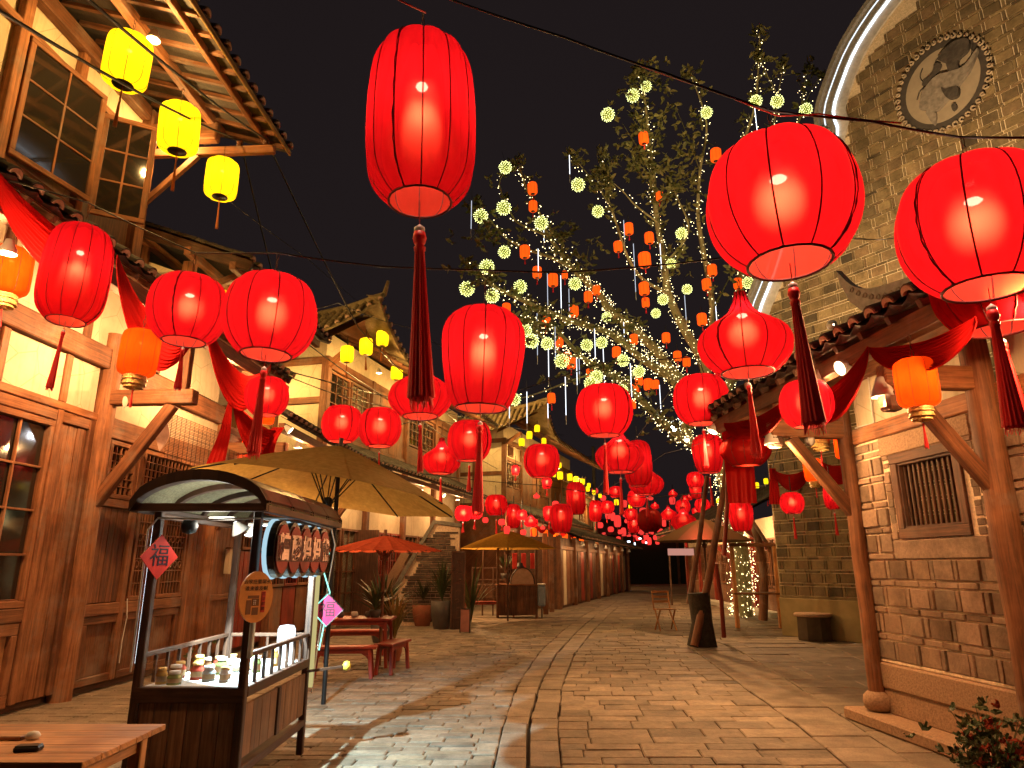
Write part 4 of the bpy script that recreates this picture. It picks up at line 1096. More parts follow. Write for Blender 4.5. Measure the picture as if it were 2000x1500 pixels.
near('o24', 'dark unlit onion shaped lantern in front of the hanging red cloth', 1455, 868, 98, 'onion', .70, shade=REU, hang=.3, detail=1)
near('t25', 'tapered red lantern hanging below the long red cloth', 1447, 1008, 48, 'taper', .66, power=10, hang=.3, detail=1)
near('b26', 'tall barrel shaped red lantern in the crowd left of the street centre', 1125, 973, 38, 'barrel', .62, power=8, hang=.3, detail=1)
near('t27', 'tapered red lantern left below the tall one in the crowd', 1096, 1012, 46, 'taper', .72, power=8, hang=.3, detail=1)
near('g28', 'round red lantern behind the thick dark tassel above the ochre umbrella', 969, 987, 45, 'globe', .72, power=8, hang=.3, detail=1, tas=.9, tasr=.04)
near('b29', 'small barrel shaped red lantern over the peak of the ochre umbrella', 1003, 1008, 28, 'barrel', .52, power=6, hang=.3, detail=1, tas=.7, tasr=.04)
near('g31', 'round red lantern before the olive brick wall, the left of two', 1547, 983, 46, 'globe', .44, power=8, hang=.3, detail=1, tas=.45, tasr=.025)
near('b32', 'narrow red lantern before the olive brick wall, the right of two', 1625, 968, 32, 'barrel', .30, power=5, hang=.3, detail=1, tas=.45, tasr=.025)
near('g33', 'dark unlit round lantern in front of the far crowd of lanterns', 1269, 1017, 48, 'globe', .70, shade=REU, hang=.3, detail=1)
near('o34', 'onion shaped red lantern hanging above the dark umbrella', 1335, 1014, 50, 'onion', .80, power=9, hang=.3, detail=1, tas=.5, tasr=.03)
# loose long tassels seen over the others
# farther lanterns: px, py, width, kind
FAR = [(1037, 1017, 28, 'onion'), (1163, 998, 25, 'barrel'), (1186, 991, 28, 'globe'), (905, 1003, 34, 'globe'), (928, 1001, 30, 'globe'), (1019, 1006, 22, 'globe'), (1072, 1003, 24, 'taper'), (1202, 961, 25, 'globe'),
       (1243, 974, 36, 'globe'), (1232, 1005, 26, 'globe'), (1238, 1025, 26, 'taper'), (1211, 1039, 10, 'globe'), (1218, 1039, 10, 'barrel'), (1314, 963, 18, 'onion'), (1313, 978, 12, 'taper'), (1279, 987, 17, 'onion'), (1306, 1002, 31, 'onion'),
       (1334, 990, 29, 'globe'), (1338, 977, 16, 'taper'), (1345, 971, 15, 'onion'), (1358, 938, 34, 'globe'), (1359, 959, 24, 'taper'), (1372, 988, 30, 'globe'), (1359, 999, 16, 'globe'), (1297, 1022, 8, 'barrel'), (1372, 1024, 9, 'taper'),
       (1068, 943, 20, 'taper'), (1098, 944, 15, 'globe'), (1007, 918, 16, 'taper'), (1162, 959, 13, 'globe'), (1144, 980, 11, 'onion'), (1187, 1008, 10, 'taper'), (1197, 1009, 10, 'barrel'), (1270, 972, 12, 'onion'), (1474, 968, 18, 'globe'),
       (1498, 964, 23, 'globe'), (1395, 990, 16, 'globe'), (1326, 1043, 12, 'globe'), (1252, 1040, 12, 'globe'), (1262, 1048, 11, 'taper'), (1272, 1040, 10, 'globe'), (1281, 1050, 11, 'globe'), (1290, 1038, 12, 'globe'), (1296, 1048, 10, 'taper'),
       (1246, 1052, 9, 'globe'), (1257, 1058, 8, 'globe'), (1268, 1057, 9, 'barrel'), (1284, 1060, 8, 'globe'), (1278, 1032, 9, 'globe'), (1240, 1046, 8, 'globe'), (1303, 1041, 8, 'onion'), (1178, 973, 12, 'globe'), (1219, 984, 12, 'taper'),
       (1224, 1018, 9, 'globe'), (1152, 1012, 9, 'globe'), (980, 1020, 14, 'globe'), (948, 1016, 12, 'globe'), (1060, 1030, 10, 'onion'), (1386, 1012, 10, 'globe'), (1415, 1000, 11, 'taper'),
       (1085, 985, 14, 'globe'), (1048, 968, 13, 'onion'), (1108, 1030, 14, 'globe'), (1132, 1022, 13, 'onion'), (1150, 1034, 12, 'taper'), (1172, 1026, 13, 'globe'), (1193, 1034, 12, 'globe'), (1206, 1018, 14, 'barrel'), (1222, 1004, 13, 'globe'), (1180, 1046, 10, 'taper'), (1160, 1050, 9, 'globe'),
       (1208, 1052, 9, 'globe'), (1228, 1044, 10, 'onion'), (1256, 1000, 14, 'taper'), (1288, 1012, 13, 'globe'), (1316, 1022, 12, 'globe'), (1352, 1028, 12, 'globe'), (1366, 1040, 10, 'onion'), (1310, 1054, 9, 'taper'), (1130, 1048, 10, 'globe'), (990, 1035, 13, 'taper'), (1022, 1040, 12, 'globe')]
SHN = dict(globe='round', barrel='long narrow', taper='tapered', onion='onion shaped')
FAR.sort(key=lambda q: q[0])
for kd in SHN:
    sub = [q for q in FAR if q[3] == kd]
    for i, (x, y, wv, k_) in enumerate(sub):
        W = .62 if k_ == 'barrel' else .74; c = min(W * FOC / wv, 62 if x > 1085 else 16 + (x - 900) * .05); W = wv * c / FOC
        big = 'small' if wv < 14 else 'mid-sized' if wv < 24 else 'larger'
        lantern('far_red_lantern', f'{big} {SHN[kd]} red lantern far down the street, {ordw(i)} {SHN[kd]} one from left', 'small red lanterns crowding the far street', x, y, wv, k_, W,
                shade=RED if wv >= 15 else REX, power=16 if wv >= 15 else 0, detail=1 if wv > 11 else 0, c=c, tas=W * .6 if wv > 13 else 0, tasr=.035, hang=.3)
# orange lanterns with gold fringe
for x, y, wv, W, lab, c_ in ((18, 530, 76, .40, 'orange lantern with a gold fringe cut off by the left edge', 0), (272, 690, 72, .40, 'orange lantern with a gold fringe above the nearest left bracket arm', 0),
                        (1790, 748, 76, .30, 'orange lantern with a gold fringe under the arm nearest the barred window', 0), (519, 808, 40, .34, 'orange lantern peeping out behind a round red one at left', 13.5),
                        (1598, 822, 42, .38, 'orange lantern half hidden behind the round red one at the stone house post', 8.6), (1650, 872, 38, .34, 'orange lantern between the stone house post and the olive wall', 0),
                        (487, 880, 44, .42, 'orange lantern behind the upper left rim of the big umbrella', 13.4), (1588, 918, 24, .36, 'small orange lantern high on the olive brick wall beside the red swag', 14.0)):
    lantern('orange_lantern', lab, 'orange lanterns with gold fringes', x, y, wv, 'cyl', W, shade=ORA, detail=2, tas=.22, tasr=.014, power=7, fringe=True, hang=.2, c=c_ or None)
# yellow lanterns under the upper eaves
YG = 'yellow paper lanterns under the eaves'
for x, y, wv, lab in ((249, 120, 84, 'nearest and highest yellow lantern by the open upper window'), (350, 252, 76, 'yellow lantern by the upper corner post, second of the near three'), (433, 350, 62, 'yellow lantern against the sky beyond the bracket beam, third of the near three')):
    lantern('yellow_lantern', lab, YG, x, y, wv, 'cyl', .46, shade=YEL, detail=2, tas=.5, tasr=.018, power=8, hang=.25, tasmat=TAO)
for x, y, wv, lab, c_ in ((447, 580, 22, 'yellow lantern peeping between two big red lanterns at left', 13), (678, 692, 26, 'first yellow lantern from the left under the curled roof', 17.6), (715, 677, 26, 'second yellow lantern from the left under the curled roof', 18.4),
                     (747, 661, 24, 'highest yellow lantern at the curled roof corner', 18.6), (775, 728, 23, 'yellow lantern above the onion shaped lantern by the long tassel', 21.5), (797, 829, 18, 'upper left one of two small yellow lanterns beside the long tassel tip', 25),
                     (820, 843, 18, 'lower right one of two small yellow lanterns beside the long tassel tip', 26)):
    lantern('yellow_lantern', lab, YG, x, y, wv, 'cyl', wv * c_ / FOC, shade=YEL, detail=1, tas=.4, tasr=.03, power=7, hang=.25, c=c_, tasmat=TAO)
YF = [(1019, 864, 12), (1034, 850, 12), (1049, 837, 11), (1062, 862, 10), (968, 915, 14), (986, 919, 13), (1094, 929, 12), (1113, 932, 11), (1125, 937, 10), (1138, 941, 9), (1093, 909, 8), (947, 908, 8), (918, 903, 14), (1204, 981, 9), (1231, 990, 7), (1478, 948, 9), (1496, 940, 9), (1150, 948, 7), (1403, 978, 8), (932, 905, 12), (1004, 921, 12), (1080, 925, 11), (1148, 955, 8), (1160, 962, 7), (1172, 968, 7), (900, 898, 13), (1070, 905, 10)]
YF.sort()
for i, (x, y, wv) in enumerate(YF):
    c_ = 30 if y < 880 else 33 if x < 1100 else 40
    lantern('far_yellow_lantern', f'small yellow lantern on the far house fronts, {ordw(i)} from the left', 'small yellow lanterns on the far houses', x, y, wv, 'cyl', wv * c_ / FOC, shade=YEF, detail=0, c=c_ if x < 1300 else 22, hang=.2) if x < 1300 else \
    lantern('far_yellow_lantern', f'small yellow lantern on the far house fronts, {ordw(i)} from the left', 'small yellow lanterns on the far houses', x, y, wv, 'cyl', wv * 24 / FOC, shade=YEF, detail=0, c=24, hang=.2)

# ================================================================ CABLES
def cable(label, pts, r=.009, mat=None, sag=.06, name='overhead_cable', group='cables strung over the street'):
    P = [Vector(p) for p in pts]; out = []
    for i in range(len(P) - 1):
        d = (P[i + 1] - P[i]).length
        for k in range(8): q = k / 8; out.append(P[i].lerp(P[i + 1], q) - Vector((0, 0, sag * d * .12 * 4 * q * (1 - q))))
    out.append(P[-1]); b = MB(); b.tube(out, r, 5); return tag(b.build(name, mat or BLK), label, 'cable', group)
def top(k, e=0.0): p, zt = TOPS[k]; return p + Vector((0, 0, zt + {'barrelbig': .30, 'g2': .25, 'g3': .22, 'g10': .25, 't6': .35, 'b8': .25, 'g9': .25, 'o5': .3, 'g17': .35, 'g18': .3, 'g4': .5}.get(k, .3) + e))
cable('steel cable running from the sky above the tallest lantern down to the right edge', [atC(855, -10, 4.6), atC(1100, 72, 4.4), atC(1300, 143, 4.2), top('g2'), atC(1700, 237, 4.1), top('g3'), atC(2060, 268, 4.0)], .008)
cable('thin red wire twisted along the cable above the huge round lantern', [atC(1250, 128, 4.25), atC(1400, 178, 4.2), top('g2', -.05) + Vector((.03, -.02, 0)), atC(1600, 222, 4.12), atC(1760, 240, 4.1)], .005, RWR, .12, 'red_wire')
cable('short red wire at the top of the tallest barrel lantern', [atC(760, -10, 5.0), atC(800, 10, 5.0), top('barrelbig')], .007, RWR, .02, 'red_wire')
cable('black cable crossing mid street from the left lanterns to the hall', [top('b8') + Vector((-1.2, -.8, .1)), top('b8'), top('g9'), top('g10')], .008)
cable('black cable carrying the tapered lantern between left houses and the brick hall', [top('g10'), atC(740, 520, 6.3), top('t6', .05), atC(1100, 532, 6.4), atC(1380, 508, 6.8), atC(1640, 462, 7.2), FW.w(-4.2, .05, 8.6)], .009)
cable('thick black power cable from the upper left past the eave insulators', [atC(-20, 10, 4.2), FL.w(.94, 1.45, 7.80), atC(560, 640, 14), atC(780, 790, 22), atC(1000, 930, 34)], .014, sag=.1)
cable('second thick black power cable along the outer insulator', [atC(150, -20, 4.6), FL.w(.94, 1.85, 7.80), atC(700, 640, 16), atC(900, 830, 26)], .014, sag=.08)
cable('thin black cable descending beside the curled roof', [FL.w(2.5, .6, 5.4), atC(660, 592, 15), atC(800, 640, 20), atC(1000, 745, 28)], .010, sag=.1)
cable('black cable slanting across the cream side wall of the curled roof house', [atC(500, 705, 12.4), atC(620, 740, 15), atC(760, 775, 19), atC(880, 808, 24), atC(1100, 850, 38)], .014, sag=.05)
cable('lower black cable beneath it by the curled roof house', [atC(510, 712, 12.4), atC(640, 765, 15), atC(780, 800, 19), atC(950, 840, 26)], .010, sag=.05)
cable('black cable holding the round lanterns over mid street', [FL.w(7, 1.2, 4.3), top('g14'), top('g17'), top('g18'), FR.w(1.8, .9, 3.5)], .008)
cable('low black cable across the far street', [atC(820, 925, 17), atC(1058, 948, 19), atC(1250, 972, 21), atC(1500, 948, 17), FW.w(-.6, .05, 4.9)], .010)
cable('thin cable between the onion lantern and the hall corner', [top('g17') + Vector((1.5, 1.5, .2)), atC(1150, 975, 20), atC(1300, 885, 17), atC(1390, 858, 14), FW.w(-.2, .05, 6.0)], .007)
cable('pale stay wire high over the left roofs', [atC(430, 380, 12), atC(600, 505, 17), atC(760, 640, 24)], .008, MET, .02)
# power pole
b = MB(); p = gnd(1162, 1140); p = Vector((atY(1162, 1000, 46).x, 46, 0)); b.tube([p, p + Vector((0, 0, 9.4))], [.16, .10], 10)
pl = b.build('power_pole', flat('pole_concrete', (.12, .11, .10), .9)); tag(pl, 'dark power pole standing in front of the far houses', 'pole')
b = MB(); b.beam(p + Vector((-.8, 0, 8.7)), p + Vector((.8, 0, 8.7)), .08, .08); b.build('crossarm', MET, pl)

# ================================================================ RED SWAGS
def swag(label, p, q, drop, wid, sag, mat=None, folds=13, n=30, back=.18, group='red cloth swags along the eaves'):
    """cloth hanging between two points: upper edge sags a little, lower edge a lot, with lengthwise folds"""
    p, q = Vector(p), Vector(q); d = (q - p); side = Vector((d.y, -d.x, 0)).normalized(); b = MB(); m = folds * 5; vs = []; fs = []
    for i in range(n + 1):
        u = i / n; e = (4 * u * (1 - u)); base = p.lerp(q, u) - Vector((0, 0, sag * e))
        ww = wid * (.22 + .78 * e ** .6)
        for j in range(m + 1):
            v = j / m; f = math.sin(v * folds * 2 * math.pi + 1.2 * math.sin(u * 5)) * (.013 + .004 * math.sin(v * 31 + u * 4)) * (.5 + e)
            vs.append(base - Vector((0, 0, ww * v + drop * e * v)) + side * (f + back * math.sin(v * math.pi) * e * .5))
    for i in range(n):
        for j in range(m): a = i * (m + 1) + j; fs.append((a, a + 1, a + m + 2, a + m + 1))
    b.add(vs, fs, smooth=True); return tag(b.build('red_cloth_swag', mat or CLR), label, 'cloth', group)
def fall(label, pts, w0, w1, mat=None, folds=4, n=14):
    """gathered length of cloth hanging down along pts, wider at the bottom"""
    P = smooth([tuple(p) for p in pts], 4) if False else [Vector(p) for p in pts]
    b = MB(); vs = []; fs = []; m = folds * 4; pts2 = []
    for i in range(len(P) - 1):
        for k in range(n // (len(P) - 1)): pts2.append(P[i].lerp(P[i + 1], k / (n // (len(P) - 1))))
    pts2.append(P[-1]); N = len(pts2)
    for i, c in enumerate(pts2):
        w_ = w0 + (w1 - w0) * i / (N - 1)
        for j in range(m + 1):
            v = j / m - .5; vs.append(c + Vector((w_ * v, .03 * math.sin(v * folds * 6.28 + i * .1) - .02, 0)))
    for i in range(N - 1):
        for j in range(m): a = i * (m + 1) + j; fs.append((a, a + 1, a + m + 2, a + m + 1))
    b.add(vs, fs, smooth=True); return tag(b.build('hanging_red_cloth', mat or CLR), label, 'cloth', 'red cloths hanging from the eaves')
cl = lambda a: FL.w(a, 1.40, 4.86)
swag('red gauze swag at the left edge, nearest of the left eave swags', cl(-3.0), cl(-1.35), .10, .34, .16)
swag('red gauze swag between the barrel lantern and the first round lantern', cl(-1.3), cl(.55), .16, .42, .45)
swag('red gauze swag behind the large lantern with the torn seam', cl(.7), cl(2.9), .16, .42, .45)
def LP(px, py, t): 
    r = Vector(ray(px, py)); O = FL.w(0, t, 0); nn = (FL.w(0, 1, 0) - FL.w(0, 0, 0)); k = (O - Vector((0, 0, CAM_H))).dot(nn) / r.dot(nn); return Vector((0, 0, CAM_H)) + r * k
def RP(px, py, t):
    r = Vector(ray(px, py)); O = FR.w(0, t, 0); nn = (FR.w(0, 1, 0) - FR.w(0, 0, 0)); k = (O - Vector((0, 0, CAM_H))).dot(nn) / r.dot(nn); return Vector((0, 0, CAM_H)) + r * k
fall('long red cloth falling from the left eave beside the bamboo blind', [LP(452, 780, 1.3), LP(438, 850, 1.32), LP(412, 930, 1.3)], .06, .30)
swag('short red swag left of the big umbrella', LP(456, 782, 1.3), LP(545, 842, 1.3), .25, .30, .1)
fall('narrow red cloth below the orange lantern left of the big umbrella', [LP(545, 835, 1.3), LP(520, 860, 1.3), LP(500, 905, 1.3)], .2, .5)
swag('right red gauze swag beneath the edge lantern pair', RP(1905, 617, 1.06), RP(1697, 678, 1.06), .04, .20, .07)
swag('red gauze swag dropping from the tiled eave towards the stone house arm', RP(1695, 676, 1.06), RP(1545, 770, 1.06), .08, .24, .16, back=.1)
swag('red swag far end of the right eave', RP(1543, 772, 1.06), RP(1414, 826, 1.06), .06, .2, .08)
def WP(px, py, t=.25):
    r = Vector(ray(px, py)); O = FW.w(0, t, 0); nn = (FW.w(0, 1, 0) - FW.w(0, 0, 0)); k = (O - Vector((0, 0, CAM_H))).dot(nn) / r.dot(nn); return Vector((0, 0, CAM_H)) + r * k
swag('left red swag hung on the olive brick wall', WP(1508, 915), WP(1585, 905), .15, .25, .2)
swag('right red swag hung on the olive brick wall', WP(1600, 898), WP(1668, 895), .15, .28, .15)
fall('red cloth end hanging at the corner of the olive brick wall', [WP(1508, 915), WP(1512, 950), WP(1514, 985)], .15, .3)
# long hanging cloth panel
pa, pb = atC(1408, 822, 10.5), atC(1462, 822, 10.5)
fall('wide red cloth banner hanging in front of the tree trunk', [(pa + pb) / 2, (pa + pb) / 2 - Vector((0, 0, .6)), (pa + pb) / 2 - Vector((0, 0, 1.25))], .46, .42, folds=3)
for i in range(6):
    swag(f'small red valance under the second curled roof house lower eave, {ordw(i)} from the camera', FD.w(.3 + i * 1.9, 1.38, 3.42), FD.w(2.1 + i * 1.9, 1.38, 3.42), .05, .22, .12, folds=4, n=8, group='small red valances on the far eave')
    lantern('small_eave_lantern', f'small orange lantern behind the far red valances, {ordw(i)} from the camera', 'small orange lanterns under the far eave', *proj(FD.w(1.2 + i * 1.9, 1.0, 3.1)), .3 * FOC / cdist(FD.w(1.2 + i * 1.9, 1.0, 3.1)), 'cyl', .3, shade=ORS, detail=0, hang=.2)
# bamboo blinds
def blind(label, s0, s1, z0, z1, t=.55, mat=None):
    b0 = thing('bamboo_blind', label, 'blind', FL.w(0, 0, 0), FL.rz); n = int((z1 - z0) / .022); sl_ = MB(); 
    for k in range(n):
        zc = z0 + (z1 - z0) * (k + .5) / n; me = MB(); me.tube([FL.l(s0, t, zc), FL.l((s0 + s1) / 2, t + random.uniform(-.004, .004), zc + random.uniform(-.003, .003)), FL.l(s1, t, zc)], .0075, 5); me.build('slat', mat or W_L, b0)
    for k in range(12):
        a = s0 + (s1 - s0) * (k + .5) / 12; me = MB(); me.tube([FL.l(a, t + .012, z0), FL.l(a, t + .012, z1)], .0035, 4); me.build('string', BLK, b0)
    return b0
blind('rolled down bamboo blind behind the nearest left bracket arm', 1.55, 3.1, 3.08, 3.75)
blind('reddish bamboo blind behind the long falling red cloth', 3.5, 5.6, 2.95, 3.55, .5)
# pale cut-out boards beside the blind
for k, (px, py, h_, lab) in enumerate(((315, 850, .46, 'leaf shaped pale board hanging beside the bamboo blind'), (243, 786, .16, 'small pale scalloped board under the nearest left arm'))):
    c = LP(px, py, .5); b = MB(); poly = smooth([(0, -h_ / 2), (h_ * .18, -h_ * .2), (h_ * .22, h_ * .15), (h_ * .05, h_ * .5), (-h_ * .12, h_ * .45), (-h_ * .16, 0), (0, -h_ / 2)], 4)[:-1]
    b.prism(poly, lambda a, z, d: c + Vector((a * .9, a * .3 + d, z)), 0, .015); tag(b.build('hanging_board', flat('pink_board', (.55, .36, .30), .7)), lab, 'board')

# ================================================================ LAMP FIXTURES (bell shaped lamps on the eaves, some added to brighten walls and street)
def lamp(label, p, power, target=None, cone=120, col=WARM, blend=.7, r=.055, scale=1.0, glass=None, show=True):
    power *= 1.5 * (1.9 if Vector(p).y > 16.5 else 1); p = Vector(p); d = (Vector(target) - p).normalized() if target is not None else Vector((0, 0, -1))
    t = thing('flood_lamp', label, 'lamp', p, 0, 'small flood lamps fixed to eaves and posts')
    q = d.to_track_quat('-Z', 'Y').to_matrix().to_4x4() @ Matrix.Diagonal((scale, scale, scale, 1))
    b = MB(); b.lathe([(.012, .15), (.035, .14), (.045, .10), (.07, .05), (.078, .0), (.070, .0)], 16); inst('housing', b.mesh('housing', WHT), t, q)
    b = MB(); b.lathe([(.001, .012), (.06, .01), (.068, .004)], 16); inst('lamp_glass', b.mesh('lamp_glass', glass or WARMB), t, q)
    pl_ = d * -.0 + d * .02 * scale
    if target is None: light('flood_light', pl_ + Vector((0, 0, -.04)), power, col, t, r)
    else: light('flood_light', pl_, power, col, t, r, 'SPOT', p + d * 3 - p, cone, blend)
    return t
def side(F, a, t, z): return F.w(a, t, z)
# left near house, ground floor
for i, a in enumerate((-2.3, -.25, 2.3)):
    lamp(f'small warm lamp under the nearest left tiled eave, {ordw(i)} from the camera', side(FL, a, 1.05, 4.40), 180)
lamp('added warm lamp under the left eave closest to the camera, out of view', side(FL, -4.3, 1.2, 4.3), 110)  # unseen lamp added to light the front of the cart
lamp('small warm lamp under the second left eave behind the blind', side(FL, 5.6, .95, 3.9), 60); lamp('small warm lamp under the second left eave above the sign board', side(FL, 9.3, .95, 3.8), 55)
# left upper storey
lamp('small warm lamp under the high left eave above the open window', side(FL, -1.2, 1.35, 7.72), 120, col=WARMY); lamp('small warm lamp on the corner bracket of the upper left storey', side(FL, .75, .55, 7.72), 70, col=WARMY)
lamp('small warm lamp beneath the gabled house eave', side(FL, 3.3, .75, 6.0), 45, col=WARMY); lamp('small warm lamp on the side of the gabled house', side(FL, 1.9, -1.1, 6.0), 40, col=WARMY)
# curled roof house and beyond
for i, a in enumerate((.6, 4.2, 8.0)): lamp(f'small warm lamp under the curled roof house upper eave, {ordw(i)} from the camera', side(FC, a, 1.25, 6.75), 85, col=WARMY)
lamp('small warm lamp lighting the side wall of the curled roof house', side(FC, -1.2, -1.0, 6.3), 70, col=WARMY)
lamp('flood lamp lighting the tiles of the curled roof from the gabled house', side(FL, 6.2, -.4, 7.9), 160, target=FC.w(-.2, .4, 8.0), cone=100, col=WARMY)
for i, a in enumerate((1.0, 4.6, 8.2)): lamp(f'small warm lamp under the curled roof house lower eave, {ordw(i)} from the camera', side(FC, a, 1.0, 3.95), 55)
for i, a in enumerate((1.0, 5.0, 9.5)): lamp(f'small warm lamp on the second curled roof house, {ordw(i)} from the camera', side(FD, a, 1.2, 6.5), 95, col=WARMY)
for i, a in enumerate((.0, 5.0, 9.5)): lamp(f'small warm lamp low on the second curled roof house, {ordw(i)} from the camera', side(FD, a, 1.0, 3.5), 70)
for i, a in enumerate((2.0, 8.0)): lamp(f'small warm lamp on the distant shop house, {ordw(i)} from the camera', side(FE, a, 1.0, 5.6), 120, col=WARMY)
# right stone house
lamp('white bell lamp on the stone house post nearest the right edge', side(FR, -1.88, .98, 2.98), 130, scale=1.2); lamp('white bell lamp on the stone house corner post', side(FR, .24, .95, 2.94), 120, scale=1.2)
lamp('small warm lamp under the right eave outside the right edge lanterns', side(FR, -3.3, .75, 3.3), 110); lamp('small warm lamp under the right eave above the barred window', side(FR, -.8, .92, 3.38), 30)
# hall wall washers: floods added to brighten the brick wall and gable
lamp('added yellowish flood lamp under the far end of the right tiled eave', side(FR, 1.9, .55, 3.5), 1100, target=FW.w(-1.3, 0, 2.8), cone=140, col=(1, .68, .20))
lamp('added flood lamp behind the right roof ridge washing the brick gable', side(FR, 1.2, -1.6, 5.2), 2800, target=FW.w(-3.8, 0, 11.0), cone=100, col=(1, .64, .33))
lamp('added flood lamp on the right roof ridge lighting the hall', side(FR, 1.8, -.9, 5.0), 120, target=FW.w(-1.0, 0, 7), cone=120, col=(1, .78, .3))
# street pools: floods added on eaves and tree to brighten the paving
lamp('added flood lamp at the end of the right eave shining down on the street', side(FR, 2.0, .95, 3.42), 430, target=(1.0, 9.0, 0), cone=140, blend=1)
lamp('added flood lamp on the left eave beyond the blind shining on the street', side(FL, 4.3, 1.28, 4.0), 400, target=(1.0, 13.0, 0), cone=150, blend=1)
lamp('added flood lamp under the curled roof house lower eave shining on the street', side(FC, 6.0, 1.28, 3.9), 420, target=(2.8, 21, 0), cone=150, blend=1)
lamp('added flood lamp on the second curled roof house shining on the street', side(FD, 4.0, 1.28, 3.5), 380, target=(7.0, 33, 0), cone=150, blend=1)
lamp('added flood lamp in the lower tree fork shining down on the paving', atY(1342, 860, 19.0), 380, target=(5.0, 15.5, 0), cone=140, blend=1)
lamp('small white star-like lamp shining on a low tree limb', atY(1316, 836, 19.6), 25, target=(0, 0, 2.0), cone=150, col=(.9, .93, 1), glass=emis('star_lamp', (.9, .95, 1), 60, False), scale=1.3)
for k in range(3): lamp(f'small warm lamp under the right shop row eave, {ordw(k)} from the camera', side(FG, .8 + 3.2 * k, 1.1, 2.85), 70)
lamp('added warm flood lamp under the right eave aimed at the food cart', side(FR, -1.3, .98, 3.40), 420, target=(-2.0, 5.4, 1.2), cone=62, blend=.9)  # added across the street to brighten the cart and its sign
lamp('added flood lamp on the first curled roof lighting the tiles of the second', side(FC, 10.5, .4, 8.9), 420, target=FD.w(.0, .8, 8.2), cone=100, col=WARMY)  # added to brighten the second roof's tiles

# ================================================================ TREE WITH FAIRY LIGHTS
tbase = gnd(1452, 1204); TY = tbase.y
tree = thing('tree', 'tall thin tree wrapped in fairy lights rising beside the brick gable hall', 'tree', (tbase.x, tbase.y, 0))
def tp(px, py, Y): return atY(px, py, Y) - Vector((tbase.x, tbase.y, 0))
BR = [  # picture points, depth at start and end, radii
    ([(1452, 1204), (1449, 1100), (1430, 1010), (1414, 930), (1404, 860)], TY, TY - 1.2, .30, .22, 'trunk', 2.2),
    ([(1404, 862), (1378, 878), (1344, 863), (1300, 830), (1233, 762), (1180, 722), (1136, 697), (1077, 638), (1010, 626)], TY - 1.2, 16.5, .17, .03, 'limb', 1.6),
    ([(1344, 863), (1321, 752), (1256, 703), (1191, 651), (1110, 625), (1042, 596), (980, 567), (912, 520)], TY - 1.6, 16.0, .16, .025, 'limb', 1.7),
    ([(1400, 850), (1372, 790), (1318, 729), (1256, 658), (1191, 606), (1175, 580), (1142, 547), (1116, 521), (1071, 460), (1058, 425), (1030, 372), (1012, 318)], TY - 1.2, 17.0, .19, .02, 'limb', 2.2),
    ([(1116, 521), (1070, 500), (1030, 487), (985, 462), (955, 428), (925, 402)], 17.6, 16.5, .06, .015, 'limb', 1.2),
    ([(1071, 460), (1020, 440), (1000, 420), (975, 360), (992, 330)], 17.2, 16.8, .04, .012, 'limb', 1.0),
    ([(1400, 850), (1376, 716), (1337, 645), (1305, 573), (1298, 515), (1283, 433), (1277, 350), (1267, 267), (1260, 200), (1252, 142)], TY - 1.2, 17.5, .20, .02, 'limb', 1.2),
    ([(1305, 573), (1255, 545), (1225, 500), (1205, 440), (1190, 400), (1160, 355), (1118, 305)], 19.5, 17.2, .06, .012, 'limb', 1.3),
    ([(1190, 400), (1183, 350), (1178, 300)], 17.8, 17.4, .03, .01, 'limb', 1.0),
    ([(1283, 433), (1240, 400), (1215, 372), (1182, 345)], 18.2, 17.6, .03, .01, 'limb', .9),
    ([(1376, 716), (1392, 610), (1370, 470), (1363, 417), (1367, 333), (1380, 240), (1346, 140)], TY - 2, 17.5, .12, .015, 'limb', .8),
    ([(1298, 515), (1330, 480), (1345, 440), (1320, 380), (1318, 360)], 18.8, 18, .05, .012, 'limb', 1.0),
    ([(1404, 860), (1432, 700), (1450, 520), (1445, 400), (1452, 285), (1476, 198), (1484, 60)], TY - 1.2, 18.0, .17, .015, 'limb', 1.3),
    ([(1498, 300), (1518, 198), (1500, 150), (1482, 110)], 18.6, 18.2, .03, .01, 'limb', 1.0),
    ([(1518, 198), (1524, 160), (1533, 122)], 18.4, 18.2, .02, .01, 'limb', 1.0),
    ([(1540, 290), (1560, 235), (1572, 160), (1581, 130)], 18.6, 18.0, .03, .01, 'limb', 1.0), ([(1560, 240), (1585, 175), (1606, 148)], 18.4, 18, .02, .01, 'limb', 1.0),
    ([(1010, 780), (1060, 765), (1120, 742), (1180, 722)], 16.8, 18.5, .012, .03, 'limb', .6), ([(1136, 697), (1095, 690), (1060, 660), (1035, 640)], 18, 17, .05, .02, 'limb', 2.0),
    ([(1256, 703), (1232, 740), (1205, 765), (1165, 740)], 19, 18.4, .04, .02, 'limb', 1.5), ([(1420, 950), (1405, 900), (1392, 830), (1396, 760)], TY - 1, TY - 1.4, .12, .1, 'limb', 2.5)]
fl = MB(); fol = MB(); rng = random.Random(3)
def oct_(b, p, r):
    b.add([(p[0] + r, p[1], p[2]), (p[0] - r, p[1], p[2]), (p[0], p[1] + r, p[2]), (p[0], p[1] - r, p[2]), (p[0], p[1], p[2] + r), (p[0], p[1], p[2] - r)],
          [(0, 2, 4), (2, 1, 4), (1, 3, 4), (3, 0, 4), (2, 0, 5), (1, 2, 5), (3, 1, 5), (0, 3, 5)])
